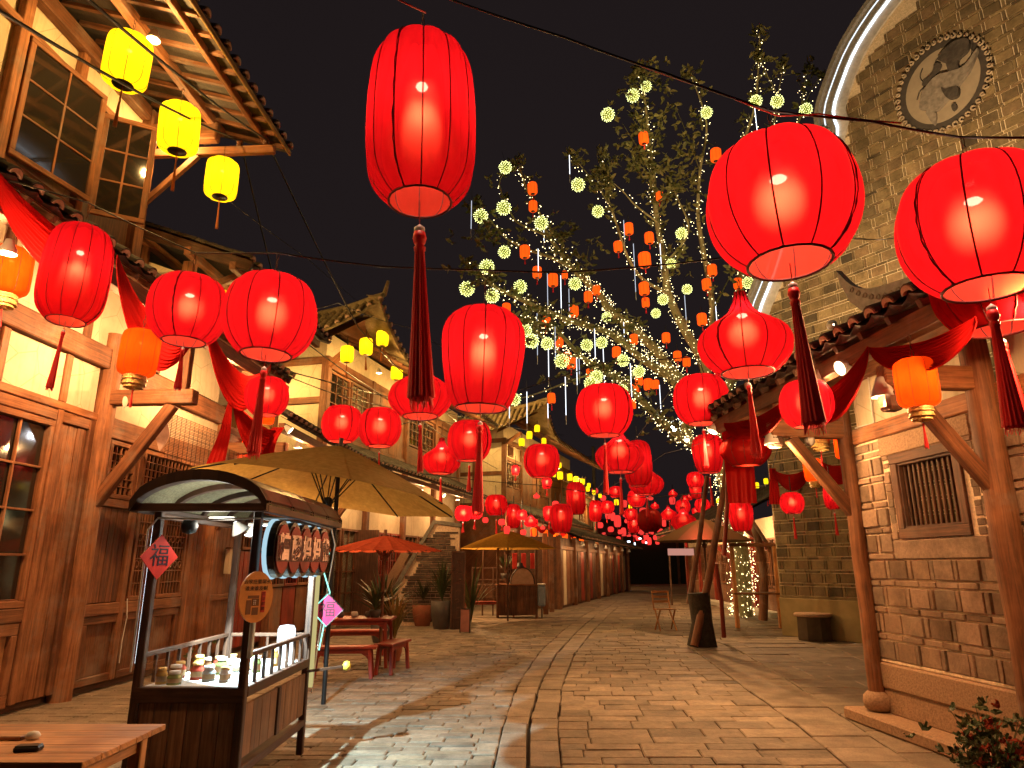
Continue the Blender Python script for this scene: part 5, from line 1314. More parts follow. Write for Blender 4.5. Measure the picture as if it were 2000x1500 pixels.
def leaf(b, p, d, L, up=None):
    d = Vector(d).normalized(); s_ = d.cross(Vector((rng.uniform(-1, 1), rng.uniform(-1, 1), rng.uniform(-.3, 1)))).normalized(); n_ = d.cross(s_)
    p = Vector(p); w_ = L * .24
    b.add([p, p + d * L * .35 + s_ * w_ + n_ * .12 * L, p + d * L * .4 - n_ * .02 * L, p + d * L * .35 - s_ * w_ + n_ * .12 * L, p + d * L * .8 + s_ * w_ * .6 - n_ * .02, p + d * L * .8 - s_ * w_ * .6 - n_ * .02, p + d * L - n_ * .15 * L],
          [(0, 2, 1), (0, 3, 2), (1, 2, 4), (2, 3, 5), (2, 5, 6, 4)])
paths = []
for pts, Y0, Y1, r0, r1, nm, dens in BR:
    n = len(pts); P = []
    for i, (x, y) in enumerate(pts):
        P.append(tp(x, y, Y0 + (Y1 - Y0) * i / (n - 1)))
    P = [Vector(q) for q in smooth([tuple(p) for p in P], 4)] if False else P
    Q = []
    for i in range(len(P) - 1):
        m = 4
        for k in range(m):
            t = k / m; p0, p1, p2, p3 = [P[max(0, min(len(P) - 1, j))] for j in (i - 1, i, i + 1, i + 2)]
            Q.append(.5 * ((2 * p1) + (p2 - p0) * t + (2 * p0 - 5 * p1 + 4 * p2 - p3) * t * t + (3 * p1 - p0 - 3 * p2 + p3) * t ** 3))
    Q.append(P[-1]); N = len(Q)
    rr = [r0 + (r1 - r0) * (i / (N - 1)) ** .8 for i in range(N)]
    b = MB(); b.tube(Q, rr, 8, wob=.08); b.build(nm, BARK, tree); paths.append((Q, rr))
    # lights spiral round the limb; twigs and leaves towards the outer half
    L = 0
    for i in range(N - 1):
        a, c = Q[i], Q[i + 1]; seg = (c - a).length; d = (c - a).normalized(); s1 = d.cross(Vector((0, 1, .3))).normalized(); s2 = d.cross(s1); fr_ = i / (N - 1)
        for k in range(int(seg * (8 + 44 * rr[i] / .2) * dens)):
            t = rng.random(); q = a.lerp(c, t); th = rng.random() * 6.28; rad = rr[i] + .02 + abs(rng.gauss(0, .03 + .035 * dens))
            oct_(fl, q + (s1 * math.cos(th) + s2 * math.sin(th)) * rad, rng.choice((.008, .012, .014, .018)))
        if nm == 'limb':
            for k in range(int(seg * (3 if fr_ < .4 else 7))):
                q = a.lerp(c, rng.random()); th = rng.random() * 6.28; o = (s1 * math.cos(th) + s2 * math.sin(th)); rad = rng.uniform(.05, .42) * (1 if fr_ > .3 else .5); e = q + o * rad + Vector((0, 0, rng.uniform(0, .25)))
                if rng.random() < .5: fol.tube([q, e], [.008, .004], 3, caps=False)
                for j in range(rng.randint(3, 5)): leaf(fol, e, (rng.uniform(-1, 1), rng.uniform(-1, 1), rng.uniform(-.5, .7)), rng.uniform(.13, .26))
    for k in range(4 if nm == 'limb' and len(pts) > 2 else 0):   # tuft at the tip
        for j in range(7): leaf(fol, Q[-1] + Vector((rng.uniform(-.15, .15), rng.uniform(-.15, .15), rng.uniform(-.2, .15))), (rng.uniform(-1, 1), rng.uniform(-1, 1), rng.uniform(-.6, 1)), rng.uniform(.15, .26))
# leafy side shoots without lights in the middle of the crown
for (x0, y0, x1, y1, Yc) in ((1277, 350, 1215, 240, 18), (1277, 350, 1215, 300, 18.2), (1277, 340, 1340, 300, 18), (1283, 400, 1345, 330, 18.3), (1270, 300, 1300, 215, 18), (1267, 267, 1225, 215, 17.8), (1283, 433, 1335, 350, 18.4), (1367, 333, 1320, 210, 18), (1277, 340, 1235, 270, 18.6), (1280, 380, 1250, 310, 18.8),
                            (1298, 515, 1345, 500, 18.6), (1395, 600, 1470, 470, 18.6), (1142, 547, 1150, 480, 17.6), (1071, 460, 1110, 470, 17.2), (955, 428, 920, 470, 16.5), (1042, 596, 1060, 640, 16.8), (1191, 606, 1250, 640, 18.2), (980, 567, 905, 515, 16), (1190, 400, 1150, 330, 17.5), (1190, 400, 1165, 300, 17.6), (1252, 150, 1235, 145, 17.5), (1252, 160, 1280, 150, 17.5), (1340, 850, 1250, 800, 19)):
    a, c = tp(x0, y0, Yc), tp(x1, y1, Yc - .3); fol.tube([a, a.lerp(c, .5) + Vector((0, 0, .1)), c], [.02, .014, .006], 4, caps=False)
    for k in range(19):
        q = a.lerp(c, rng.uniform(.2, 1.05)) + Vector((rng.gauss(0, .22), rng.gauss(0, .3), rng.gauss(0, .22)))
        for j in range(4): leaf(fol, q, (rng.uniform(-1, 1), rng.uniform(-1, 1), rng.uniform(-.7, .6)), rng.uniform(.13, .25))
tag(fl.build('fairy_lights', FAI, tree), kind='stuff'); tag(fol.build('foliage', LEAF, tree), kind='stuff')
for (x, y, Y, pw) in ((1240, 700, 17.5, 35), (1150, 590, 16.5, 30), (1290, 480, 17.5, 30), (1400, 780, 19, 35), (1440, 1010, 20.5, 30), (1480, 300, 17.5, 25), (1020, 560, 15.8, 25), (1270, 260, 17, 30)):
    light('fairy_glow', tp(x, y, Y), pw, (1, .86, .38), tree, .5)
# glowing wicker balls of lights
BALLS = [(987, 327), (939, 422), (984, 406), (1057, 436), (1129, 361), (1168, 413), (1236, 187), (1262, 169), (1187, 224), (1380, 220), (1476, 198), (1518, 198), (1574, 214), (985, 492), (951, 521), (912, 564), (1016, 560), (961, 578),
         (1331, 456), (1311, 515), (1342, 565), (1295, 585), (1281, 612), (1123, 554), (1461, 552), (1027, 645), (1038, 666), (1069, 671), (1146, 674), (1175, 669), (1097, 705), (1217, 704), (1248, 726), (1165, 736), (1155, 749), (1214, 762), (1004, 780), (1185, 619)]
SPH = []
for k in range(110):
    z = 1 - 2 * (k + .5) / 110; th = k * 2.39996; q = math.sqrt(1 - z * z); SPH.append(Vector((q * math.cos(th), q * math.sin(th), z)))
b = MB()
for k, q in enumerate(SPH): oct_(b, q * (.94 + .1 * (k % 3)) * .155, .0125)
BL1 = b.mesh('light_points', FAG); BL1b = None
b = MB()
for k in range(14):
    ax = SPH[k * 7]; u = ax.cross(Vector((.3, .5, 1))).normalized(); v = ax.cross(u)
    b.tube([(u * math.cos(t) + v * math.sin(t)) * .145 for t in [j * .449 for j in range(15)]], .006, 4, caps=False)
BL2 = b.mesh('wicker_shell', flat('lit_wicker', (.55, .6, .12), .7)); b = MB(); b.lathe([(.01, .07), (.06, .04), (.07, 0), (.06, -.04), (.01, -.07)], 10); BL3 = b.mesh('glowing_core', emis('ball_core', (.62, .70, .08), .45, False))
def depth_at(x, y):
    best = 1e9; Yb = 18
    for Q, rr in paths:
        for q in Q[::2]:
            w_ = q + Vector((tbase.x, tbase.y, 0)); a, c = proj(w_); d = (a - x) ** 2 + (c - y) ** 2
            if d < best: best = d; Yb = w_.y
    return Yb
BALLS.sort()
for i, (x, y) in enumerate(BALLS):
    p = atY(x, y, depth_at(x, y) - .35); row = 'topmost' if y < 250 else 'upper' if y < 480 else 'middle' if y < 620 else 'low'
    t = thing('light_ball', f'round ball of yellowish fairy lights in the tree, {ordw(i)} from the left, {row} level', 'light ball', p, rng.random() * 6, 'balls of fairy lights in the tree')
    s_ = rng.uniform(.85, 1.15); S = Matrix.Diagonal((s_, s_, s_, 1)); tag(inst('light_points', BL1, t, S), kind='stuff'); inst('wicker_shell', BL2, t, S); inst('glowing_core', BL3, t, S)
    b = MB(); b.tube([(0, 0, .15 * s_), (0, .1, .5)], .004, 4); b.build('cord', BLK, t)
SML = [(1025, 492, 20), (1049, 532, 18), (1080, 547, 20), (1165, 567, 15), (1207, 482, 17), (1268, 465, 18), (1228, 447, 18), (1259, 508, 24), (1258, 564, 20), (1261, 591, 15), (1149, 580, 17), (1121, 608, 18), (989, 603, 17), (1067, 629, 17), (1092, 668, 17), (1108, 699, 17), (1116, 709, 18),
       (1238, 663, 16), (1204, 688, 17), (1152, 729, 14), (1077, 778, 16), (1248, 744, 15), (1266, 751, 18), (1240, 759, 14), (1281, 751, 14), (1235, 790, 14), (1301, 660, 16), (1323, 696, 16), (1341, 707, 15), (1391, 528, 18), (1380, 556, 18), (1371, 624, 19), (1441, 554, 17), (1103, 537, 12), (1040, 368, 19), (1041, 403, 17),
       (1257, 270, 19), (1288, 383, 14), (1398, 303, 21)]
SML.sort()
for i, (x, y, wv) in enumerate(SML):
    c = (depth_at(x, y) - .4) * CT + 2.4; p = atC(x, y, c); row = 'topmost' if y < 320 else 'upper' if y < 480 else 'middle' if y < 620 else 'low'
    t, p_, zt = lantern('tree_lantern', f'tiny orange lantern hung in the lit tree, {ordw(i)} from the left, {row} level', 'tiny orange lanterns in the tree', x, y, wv, 'cyl', wv * c / FOC, shade=ORS, detail=1, tas=.18, tasr=.02, c=c, hang=.25)
TUBES = [(921, 392, 447), (1112, 303, 340), (1218, 430, 467), (1062, 450, 470), (1069, 534, 596), (1095, 538, 602), (1111, 564, 629), (1218, 629, 658), (1337, 577, 625), (1049, 612, 694), (1071, 681, 736), (1084, 638, 703), (1161, 642, 697), (1178, 681, 752), (1126, 700, 752), (1131, 700, 731), (1104, 736, 811), (1231, 710, 775),
         (1288, 752, 804), (995, 785, 817), (1029, 765, 827), (1070, 788, 817), (1237, 476, 570), (1289, 476, 525), (1474, 210, 262), (1051, 486, 531), (1397, 590, 640)]
TUBES.sort()
for i, (x, y0, y1) in enumerate(TUBES):
    Y = depth_at(x, y0) - .5; a = atY(x, y0, Y); c = atY(x, y1, Y); L = a.z - c.z; t = thing('meteor_light', f'thin white light stick hanging in the tree, {ordw(i)} from the left', 'light stick', a, 0, 'thin white light sticks hanging in the tree')
    b = MB(); b.tube([(0, 0, 0), (0, 0, -L)], .0095, 6); b.build('tube', TUB if i % 3 else emis('light_tube_dim', (.8, .85, 1), .9, False), t)
    b = MB(); b.tube([(0, 0, .0), (0, 0, .35)], .004, 4); b.build('cord', BLK, t); b = MB(); b.tube([(0, 0, -L), (0, 0, -L - .25)], .006, 5); b.build('end_tube', WHT, t)

# ================================================================ STUMP WITH LEANING SUPPORT POLES
sb = gnd(1372, 1262); st = thing('tree_stump', 'dark rough stump with red lit poles leaning on it in the street', 'stump', (sb.x, sb.y, 0))
b = MB(); b.tube([Vector((0, 0, 0)), Vector((.02, 0, .45)), Vector((-.02, 0, 1.05))], [.30, .20, .22], 14, wob=.25); b.build('trunk', flat('dark_bark', (.03, .024, .016), .9, nscale=14, amt=.5, bstr=1), st)
def polep(x0, y0, x1, y1, Ya, Yb, r, lab):
    t = thing('support_pole', lab, 'pole', (0, 0, 0)); b = MB(); b.tube([atY(x0, y0, Ya), atY((x0 + x1) / 2 + 3, (y0 + y1) / 2, (Ya + Yb) / 2), atY(x1, y1, Yb)], [r, r * .92, r * .8], 9, wob=.1); b.build('shaft', W_M if r > .05 else W_R, t); return t
polep(1356, 1262, 1406, 1000, sb.y - .3, sb.y + .3, .085, 'thick leaning log in front of the dark stump')
polep(1406, 1000, 1418, 900, sb.y + .3, sb.y + .5, .07, 'upper end of the log leaning against the lit trunk')
polep(1345, 1180, 1381, 930, sb.y + .4, sb.y + .5, .06, 'thin leaning pole left of the thick log')
polep(1414, 1245, 1398, 1100, sb.y + .6, sb.y + .4, .05, 'short prop slanting right behind the stump')
polep(1414, 1085, 1421, 880, 14.0, 14.0, .045, 'upright red pole behind the hanging red cloth')
polep(1490, 1212, 1490, 1095, 20.8, 20.8, .13, 'orange lit log post standing before the right shop row'); polep(1490, 1095, 1465, 1010, 20.8, 20.6, .11, 'forked top of the orange lit log post'); polep(1517, 1100, 1470, 1018, 20.5, 20.4, .06, 'red brace slanting beside the olive wall corner')
# ================================================================ UMBRELLAS
def umbrella(label, c, rad, drop, mast_h, mat, ribmat, n=8, tilt=0.0, tdir=0.0, name='umbrella', fabthick=True, ribs=True, mastmat=None):
    t = thing(name, label, 'umbrella', c); M = Matrix.Rotation(tdir, 4, 'Z') @ Matrix.Rotation(tilt, 4, 'X'); top_ = Vector((0, 0, mast_h))
    def C(r, a, lift=0): return top_ + M @ Vector((r * math.cos(a), r * math.sin(a), -drop * (r / rad) ** 1.15 + lift))
    for k in range(n):      # one cloth gore each
        a0, a1 = 2 * math.pi * k / n, 2 * math.pi * (k + 1) / n; g = MB(); vs = []; fs = []; m = 6; q = 8
        for i in range(q + 1):
            r = rad * i / q
            for j in range(m + 1):
                a = a0 + (a1 - a0) * j / m; bow = math.sin(math.pi * j / m); vs.append(C(r * (1 - .055 * bow * (i / q)), a, -.03 * bow * (i / q)))
        for i in range(q):
            for j in range(m): x = i * (m + 1) + j; fs.append((x, x + m + 1, x + m + 2, x + 1))
        g.add(vs, fs, smooth=True); g.build('canopy_gore', mat, t)
        if ribs:
            g = MB(); g.tube([C(.05, a0, -.02), C(rad * .5, a0, -.025), C(rad * .99, a0, -.012)], .011, 5); g.build('rib', ribmat, t)
            g = MB(); g.tube([top_ + M @ Vector((.05 * math.cos(a0), .05 * math.sin(a0), -drop - .12)), C(rad * .26, a0, -.03)], .008, 5); g.build('stretcher', ribmat, t)
    g = MB(); g.tube([Vector((0, 0, 0)), Vector((0, 0, mast_h - .05)), top_ + M @ Vector((0, 0, .10))], .028, 10); g.build('mast', mastmat or ribmat, t)
    g = MB(); g.lathe([(.03, -.05), (.06, -.04), (.06, .06), (.03, .08)], 12, top_ + M @ Vector((0, 0, -drop - .12))); g.build('hub', ribmat, t)
    return t
OCH = fabric('ochre_canvas', (.42, .29, .095), 0, .0); PAP = fabric('red_paper_canopy', (.45, .085, .04), 0, .0); DRK = cloth('dark_canvas', (.06, .04, .02)); OC2 = fabric('ochre_canvas_far', (.30, .16, .03), 0, .0)
uc = atY(660, 935, 8.9); umbrella('big ochre canvas umbrella tilted over the food cart', (uc.x, uc.y, 0), 1.68, .64, 3.12, OCH, MET, 8, tilt=R(8.5), tdir=R(112), name='patio_umbrella')
up = gnd(745, 1288); umbrella('small red oiled paper umbrella over the red bench set', (atY(752, 1060, 12.2).x, 12.2, 0), 1.0, .26, atY(752, 1046, 12.2).z, PAP, W_M, 20, name='paper_umbrella')
c3 = atY(992, 1036, 21.5); umbrella('ochre canvas umbrella over the far drinks stall', (c3.x, c3.y, 0), 1.5, .55, c3.z, OC2, W_D, 8, name='patio_umbrella')
c4 = atY(1372, 1012, 19); umbrella('dark canvas umbrella behind the stump and leaning poles', (c4.x, c4.y, 0), 1.35, .62, c4.z, DRK, W_D, 8, name='patio_umbrella')

# ================================================================ FOOD CART
X0, X1, Y0_, Y1_, ZC = -2.56, -1.84, 5.06, 6.56, .80
cart = thing('food_cart', 'dark wooden food cart with an arched roof and a railed counter', 'food cart', (0, 0, 0))
def cb(name, mat, x0, x1, y0, y1, z0, z1, bev=.004, par=None): 
    b = MB(); b.box(x0, x1, y0, y1, z0, z1, bev); return b.build(name, mat, par or cart)
for x, y in ((X0, Y0_), (X1, Y0_), (X0, Y1_), (X1, Y1_)): 
    cb('post', W_K, x - .028, x + .028, y - .028, y + .028, .02 if x == X1 and y == Y1_ else .08, 2.02, .006)
for k in range(6):
    x = X0 + .03 + (X1 - X0 - .06) * k / 6; cb('front_board', W_C, x + .002, x + (X1 - X0 - .06) / 6 - .002, Y0_ - .012, Y0_ + .01, .30, .70)
for k in range(8):
    y = Y0_ + .03 + (Y1_ - Y0_ - .06) * k / 8; cb('side_board', W_C, X1 - .01, X1 + .012, y + .002, y + (Y1_ - Y0_ - .06) / 8 - .002, .34, .68)
for z0, z1 in ((.22, .30), (.70, ZC)): cb('front_rail', W_K, X0 - .02, X1 + .02, Y0_ - .03, Y0_ + .02, z0, z1); cb('side_rail', W_K, X1 - .02, X1 + .03, Y0_ + .03, Y1_ - .03, z0 + .03, z1)
cb('divider', W_K, X1 - .02, X1 + .028, (Y0_ + Y1_) / 2 - .03, (Y0_ + Y1_) / 2 + .03, .34, .68)
cb('back_board', W_C, X0 - .01, X0 + .01, Y0_ + .03, Y1_ - .03, .25, .78); cb('floor_board', W_K, X0, X1, Y0_, Y1_, .22, .25)
cb('counter_top', flat('white_counter', (.70, .72, .70), .35, amt=.04), X0 + .03, X1 - .03, Y0_ + .03, Y1_ - .03, .76, .80)
for (ax0, ax1, ay0, ay1) in ((X0 + .03, X1 - .03, Y0_, Y0_), (X0 + .03, X1 - .03, Y1_, Y1_), (X0, X0, Y0_ + .03, Y1_ - .03), (X1, X1, Y0_ + .03, Y1_ - .03)):
    if ay0 == Y0_ == ay1: continue
    b = MB(); b.beam((ax0, ay0, 1.0), (ax1, ay1, 1.0), .035, .03, bev=.004); b.build('hand_rail', W_K, cart); L = math.hypot(ax1 - ax0, ay1 - ay0); n = int(L / .16)
    for k in range(n + 1):
        q = k / n; b = MB(); b.box(ax0 + (ax1 - ax0) * q - .011, ax0 + (ax1 - ax0) * q + .011, ay0 + (ay1 - ay0) * q - .011, ay0 + (ay1 - ay0) * q + .011, .80, .985, .002); b.build('baluster', W_K, cart)
# glass guard on the near side
b = MB(); b.box(X0 + .03, X1 - .03, Y0_ - .004, Y0_ + .004, .80, .97); gm = NT('clear_glass'); 
tpn = gm.n('BsdfTransparent'); gl_ = gm.n('BsdfGlossy'); gl_.inputs['Roughness'].default_value = .05; mx = gm.n('MixShader', Fac=.07); gm.l(tpn.outputs[0], mx.inputs[1]); gm.l(gl_.outputs[0], mx.inputs[2]); gm.l(mx.outputs[0], gm.out.inputs['Surface'])
b.build('glass_guard', gm.m, cart)
# arched roof
rx0, rx1, ry0, ry1 = X0 - .09, X1 + .14, Y0_ - .22, Y1_ + .38; rc = (rx0 + rx1) / 2; rw = (rx1 - rx0) / 2; zb0, zh = 2.02, .215
def arc(k, n=16, off=0): 
    a = -1 + 2 * k / n; return (rc + rw * a, zb0 + (zh + off) * (1 - a * a) ** .62 + off * .3)
b = MB(); n = 16; vs = []; fs = []
for k in range(n + 1):
    x, z = arc(k); 
    for y in (ry0, ry1): 
        for o in (0, -.014): vs.append((x, y, z + o))
for k in range(n): i = k * 4; fs += [(i, i + 2, i + 6, i + 4), (i + 1, i + 5, i + 7, i + 3), (i, i + 4, i + 5, i + 1), (i + 2, i + 3, i + 7, i + 6)]
b.add(vs, fs); b.build('roof_sheet', flat('reed_mat_roof', (.16, .15, .09), .8, nscale=50, amt=.4), cart)
vs = [(x, y, z + .006) for x, y, z in []]
b = MB(); vs = []; fs = []
for k in range(n + 1):
    x, z = arc(k); vs += [(x, ry0, z + .004), (x, ry1, z + .004), (x, ry0, z + .02), (x, ry1, z + .02)]
for k in range(n): i = k * 4; fs += [(i + 2, i + 3, i + 7, i + 6), (i, i + 4, i + 5, i + 1), (i, i + 2, i + 6, i + 4), (i + 1, i + 5, i + 7, i + 3)]
b.add(vs, fs); b.build('roof_cover', flat('brown_roof_cover', (.055, .026, .017), .35, amt=.15), cart)
for y in (ry0, ry0 + .55, ry0 + 1.1, ry0 + 1.6, ry1):
    b = MB()
    wd = .045 if y in (ry0, ry1) else .03
    for k in range(n):
        (xa, za), (xb, zb_) = arc(k), arc(k + 1); b.add([(xa, y - wd, za + .02), (xb, y - wd, zb_ + .02), (xb, y + wd, zb_ + .02), (xa, y + wd, za + .02), (xa, y - wd, za - .055), (xb, y - wd, zb_ - .055), (xb, y + wd, zb_ - .055), (xa, y + wd, za - .055)],
                                                        [(3, 2, 1, 0), (4, 5, 6, 7), (0, 1, 5, 4), (2, 3, 7, 6)])
    b.build('arch_rib', W_K, cart)
for y in (ry0, ry1): cb('arch_tie', W_K, rx0, rx1, y - .03, y + .03, 1.965, 2.02)
for x in (rx0 + .02, rx1 - .02): cb('eave_rail', W_K, x - .025, x + .025, ry0, ry1, 1.96, 2.01)
for x in (X0, X1): cb('top_rail', W_K, x - .02, x + .02, Y0_, Y1_, 1.93, 1.965)
b = MB(); b.tube([(X0 - .04, Y0_ - .04, .9), (X0 - .045, Y0_ - .05, 1.85), (X0 + .02, Y0_ - .06, 1.93), (rc, Y0_ - .08, 1.92), (X1 + .02, Y0_ - .05, 1.93), (X1 + .05, 5.8, 1.98), (X1 + .06, 6.9, 1.95), (X1 + .08, 7.0, 1.80), (X1 + .06, 6.7, .95), (X1 + .05, 6.62, .5)], .007, 6); b.build('power_cord', WHT, cart)
b = MB(); b.tube([(X0 - .03, Y0_, .95), (X0 - .03, Y0_, 1.9)], .009, 6); b.build('light_strip', emis('cart_led', (.8, .95, 1), 5.0), cart)
lc = (1, .98, .92); cold = (.62, .92, 1)
def cartlamp(label, p, power, tgt, cone):
    t = thing('cart_lamp', label, 'lamp', p); d = (Vector(tgt) - Vector(p)).normalized(); q = d.to_track_quat('-Z', 'Y').to_matrix().to_4x4()
    b = MB(); b.lathe([(.015, .09), (.03, .07), (.065, .01), (.07, 0), (.062, 0)], 16); inst('shade', b.mesh('shade', WHT), t, q); b = MB(); b.lathe([(.001, .006), (.06, .006)], 16); inst('bulb', b.mesh('bulb', COLDB), t, q)
    light('cart_light', d * .02, power, cold, t, .012, 'SPOT', d * 4, cone, .15); return t
cartlamp('white spot lamp under the cart roof pointing over the counter to the street', (-2.15, 5.55, 1.86), 1100, (-1.2, 6.45, 0), 105)
cartlamp('small white lamp deeper under the cart roof', (-2.3, 6.2, 1.86), 30, (-2.2, 6.0, .8), 120)
b = MB(); b.lathe([(.001, -.06), (.045, -.045), (.06, 0), (.045, .045), (.001, .06)], 14, (-2.36, 5.12, 1.88)); tag(b.build('black_ball_speaker', BLK), 'small black ball speaker hanging under the cart roof front', 'speaker')
# things on the counter
light('cart_fill_light', (-2.2, 5.2, 1.90), 10, (1, .95, .8), cart, .08); light('cart_fill_light', (-2.2, 6.1, 1.90), 14, (1, .95, .8), cart, .08)  # strip lamps added to brighten the underside of the cart roof
for y in (5.3, 6.1): cb('added_strip_lamp', WHT, -2.3, -2.1, y - .02, y + .02, 1.935, 1.96)
t = thing('warmer_lamp', 'white glowing cylinder at the far end of the cart counter', 'lamp', (-1.98, 6.38, .80)); b = MB(); b.lathe([(.07, 0), (.075, .02), (.075, .26), (.06, .29), (.001, .30)], 20); b.build('glowing_body', emis('white_glow', (.8, .95, 1), 2.2), t); b = MB(); b.lathe([(.08, 0), (.08, .02), (.07, .02)], 20, (0, 0, -.0)); b.build('base', WHT, t)
r2 = random.Random(9)
items = [(-2.46, 5.18), (-2.36, 5.16), (-2.1, 5.4), (-2.28, 5.5), (-2.46, 5.45), (-2.15, 5.75), (-2.45, 5.75), (-1.98, 5.7), (-2.3, 6.05), (-2.42, 5.3), (-2.30, 5.38), (-2.18, 5.3), (-2.40, 5.6), (-2.22, 5.62), (-2.05, 5.25), (-2.0, 5.5), (-2.35, 5.9), (-2.05, 5.85), (-1.96, 6.05), (-2.2, 6.2)]
cols = [('amber', (.55, .30, .06)), ('green', (.18, .25, .08)), ('white', (.6, .6, .58)), ('brown', (.22, .12, .06)), ('red', (.4, .05, .03)), ('clear', (.5, .55, .55))]
for i, (x, y) in enumerate(items):
    cn, cc = cols[i % 6]; t = thing('jar', f'small {cn} jar on the food cart counter, {ordw(i)} from the near left corner', 'jar', (x, y, .80), 0, 'jars on the cart counter'); h_ = r2.uniform(.06, .12); r_ = r2.uniform(.03, .05)
    b = MB(); b.lathe([(r_ * 1.01, h_ * .2), (r_ * 1.015, h_ * .6)], 14); b.build('label', flat('jar_label', (.5, .35, .2), .6), t)
    b = MB(); b.lathe([(.001, 0), (r_, 0), (r_, h_ * .75), (r_ * .75, h_ * .9), (r_ * .75, h_)], 14); b.build('body', flat('jar_' + cn, cc, .25), t); b = MB(); b.lathe([(r_ * .8, h_), (r_ * .8, h_ + .02), (.001, h_ + .02)], 14); b.build('lid', WHT if i % 2 else GLD, t)
def txt(name, s, size, M, mat, parent, ext=.006, sx=1.0, off=0.0):
    cu = bpy.data.curves.new(name, 'FONT'); cu.body = s; cu.size = size; cu.extrude = ext; cu.align_x = 'CENTER'; cu.align_y = 'CENTER'; cu.offset = off
    o = bpy.data.objects.new(name + '_tmp', cu); COL.objects.link(o); dg = bpy.context.evaluated_depsgraph_get(); me = bpy.data.meshes.new_from_object(o.evaluated_get(dg)); me.name = name; me.materials.clear(); me.materials.append(mat)
    bpy.data.objects.remove(o); return inst(name, me, parent, M @ Matrix.Diagonal((sx, 1, 1, 1)))
# scalloped sign of five overlapping discs on the street side (reads right to left)
sx = X1 + .10; sign = thing('shop_sign', 'scalloped dark red sign with five pale characters on the cart side', 'sign', (sx, 5.02, 1.72), R(90))
n = 5; pitch = .285
def scallop(rad_x, rad_z): 
    pts = []
    def cyc(k): return k * pitch + .16
    for k in range(n):
        for j in range(13):
            a = math.pi - math.pi * j / 12; x = cyc(k) + rad_x * math.cos(a); z = rad_z * math.sin(a)
            if (k > 0 and x < cyc(k) - pitch / 2) or (k < n - 1 and x > cyc(k) + pitch / 2): continue
            pts.append((x, z))
    return pts + [(x, -z) for x, z in reversed(pts) if abs(z) > .01]
b = MB(); b.prism(scallop(.185, .205), lambda a, z, d: Vector((a, -d, z)), 0, .05); b.build('rim', flat('sign_black', (.012, .010, .010), .3), sign)
b = MB(); b.prism(scallop(.158, .176), lambda a, z, d: Vector((a, -d, z)), .05, .062); b.build('face', flat('sign_red', (.22, .022, .02), .5), sign)
b = MB(); b.prism(scallop(.195, .216), lambda a, z, d: Vector((a, -d, z)), -.03, -.002); b.build('light_edge', emis('sign_edge_glow', (.55, .85, 1), .8), sign)
b = MB(); b.box(.0, n * pitch + .02, -.0665, -.0625, -.09, .09); b.build('character_band', flat('sign_band', (.05, .008, .008), .5), sign)
for k, ch in enumerate('糟醪妈妈熊'):
    txt('character', ch, .20, Matrix.Translation((k * pitch + .16, -.068, .0)) @ Matrix.Rotation(R(90), 4, 'X'), flat('sign_letters', (.85, .55, .47), .5), sign, .004, 1.18, .006)
# oval wooden board at the near corner
ov = thing('oval_board', 'oval orange wooden board with black brush writing on the near cart corner', 'sign', (X1 + .045, Y0_ - .05, 1.39), R(48))
def ovp(s_): return [(.125 * s_ * math.cos(2 * math.pi * k / 28), .172 * s_ * math.sin(2 * math.pi * k / 28)) for k in range(28)]
b = MB(); b.prism(ovp(1), lambda a, z, d: Vector((a, -d, z)), 0, .018); b.build('board', flat('orange_board', (.52, .21, .05), .5, nscale=9), ov)
INK = flat('black_ink', (.02, .012, .008), .6); MX = Matrix.Rotation(R(90), 4, 'X')
txt('writing', '么家庄要常去', .034, Matrix.Translation((0, -.0215, .100)) @ MX, INK, ov, .0008); txt('writing', '谁来谁发财', .034, Matrix.Translation((-.004, -.0215, .055)) @ MX, INK, ov, .0008)
b = MB(); b.box(.038, .068, -.021, -.018, -.105, .035); b.build('red_strip', flat('strip_red', (.45, .03, .02), .5), ov)
for k, ch in enumerate('古法醪糟'): txt('strip_character', ch, .026, Matrix.Translation((.053, -.0235, .018 - k * .033)) @ MX, INK, ov, .0006)
for (x0, x1, z0, z1) in ((-.062, .02, -.01, .01), (-.07, -.035, -.115, -.02), (-.03, .022, -.06, -.012), (-.025, .02, -.12, -.07)): b = MB(); b.box(x0, x1, -.0205, -.018, z0, z1); b.build('printed_drawing', flat('print_brown', (.13, .05, .02), .6), ov)
for k in range(3):
    for j in range(2): b = MB(); b.box(-.02 + j * .012, -.014 + j * .012, -.0225, -.0205, -.05 + k * .012, -.044 + k * .012); b.build('printed_dot', WHT, ov)
b = MB(); b.tube([(0, -.005, -.17), (.0, 0, -.40)], .02, 8); b.build('handle', flat('bottle_clear', (.45, .5, .5), .15), ov)
def diamond(label, p, rz, s_, face, edge, mirror=False):
    t = thing('fu_diamond', label, 'decoration', p, rz); 
    b = MB(); b.prism([(0, -s_), (s_, 0), (0, s_), (-s_, 0)], lambda a, z, d: Vector((a, -d, z)), 0, .008); b.build('board', face, t)
    if edge:
        q = [Vector((0, -.006, -s_)), Vector((s_, -.006, 0)), Vector((0, -.006, s_)), Vector((-s_, -.006, 0))]
        for i in range(4): b = MB(); b.tube([q[i], q[(i + 1) % 4]], .006, 6); b.build('light_tube', edge if i in (2, 3) else MET, t)
    txt('character', '福', s_ * 1.05, Matrix.Translation((0, -.0105, 0)) @ MX, flat('fu_ink', (.03, .008, .015), .5), t, .001); return t
diamond('red paper diamond with a black character on the left cart post', (X0 + .05, Y0_ - .035, 1.66), R(66), .155, flat('paper_red', (.62, .03, .015), .6), None)
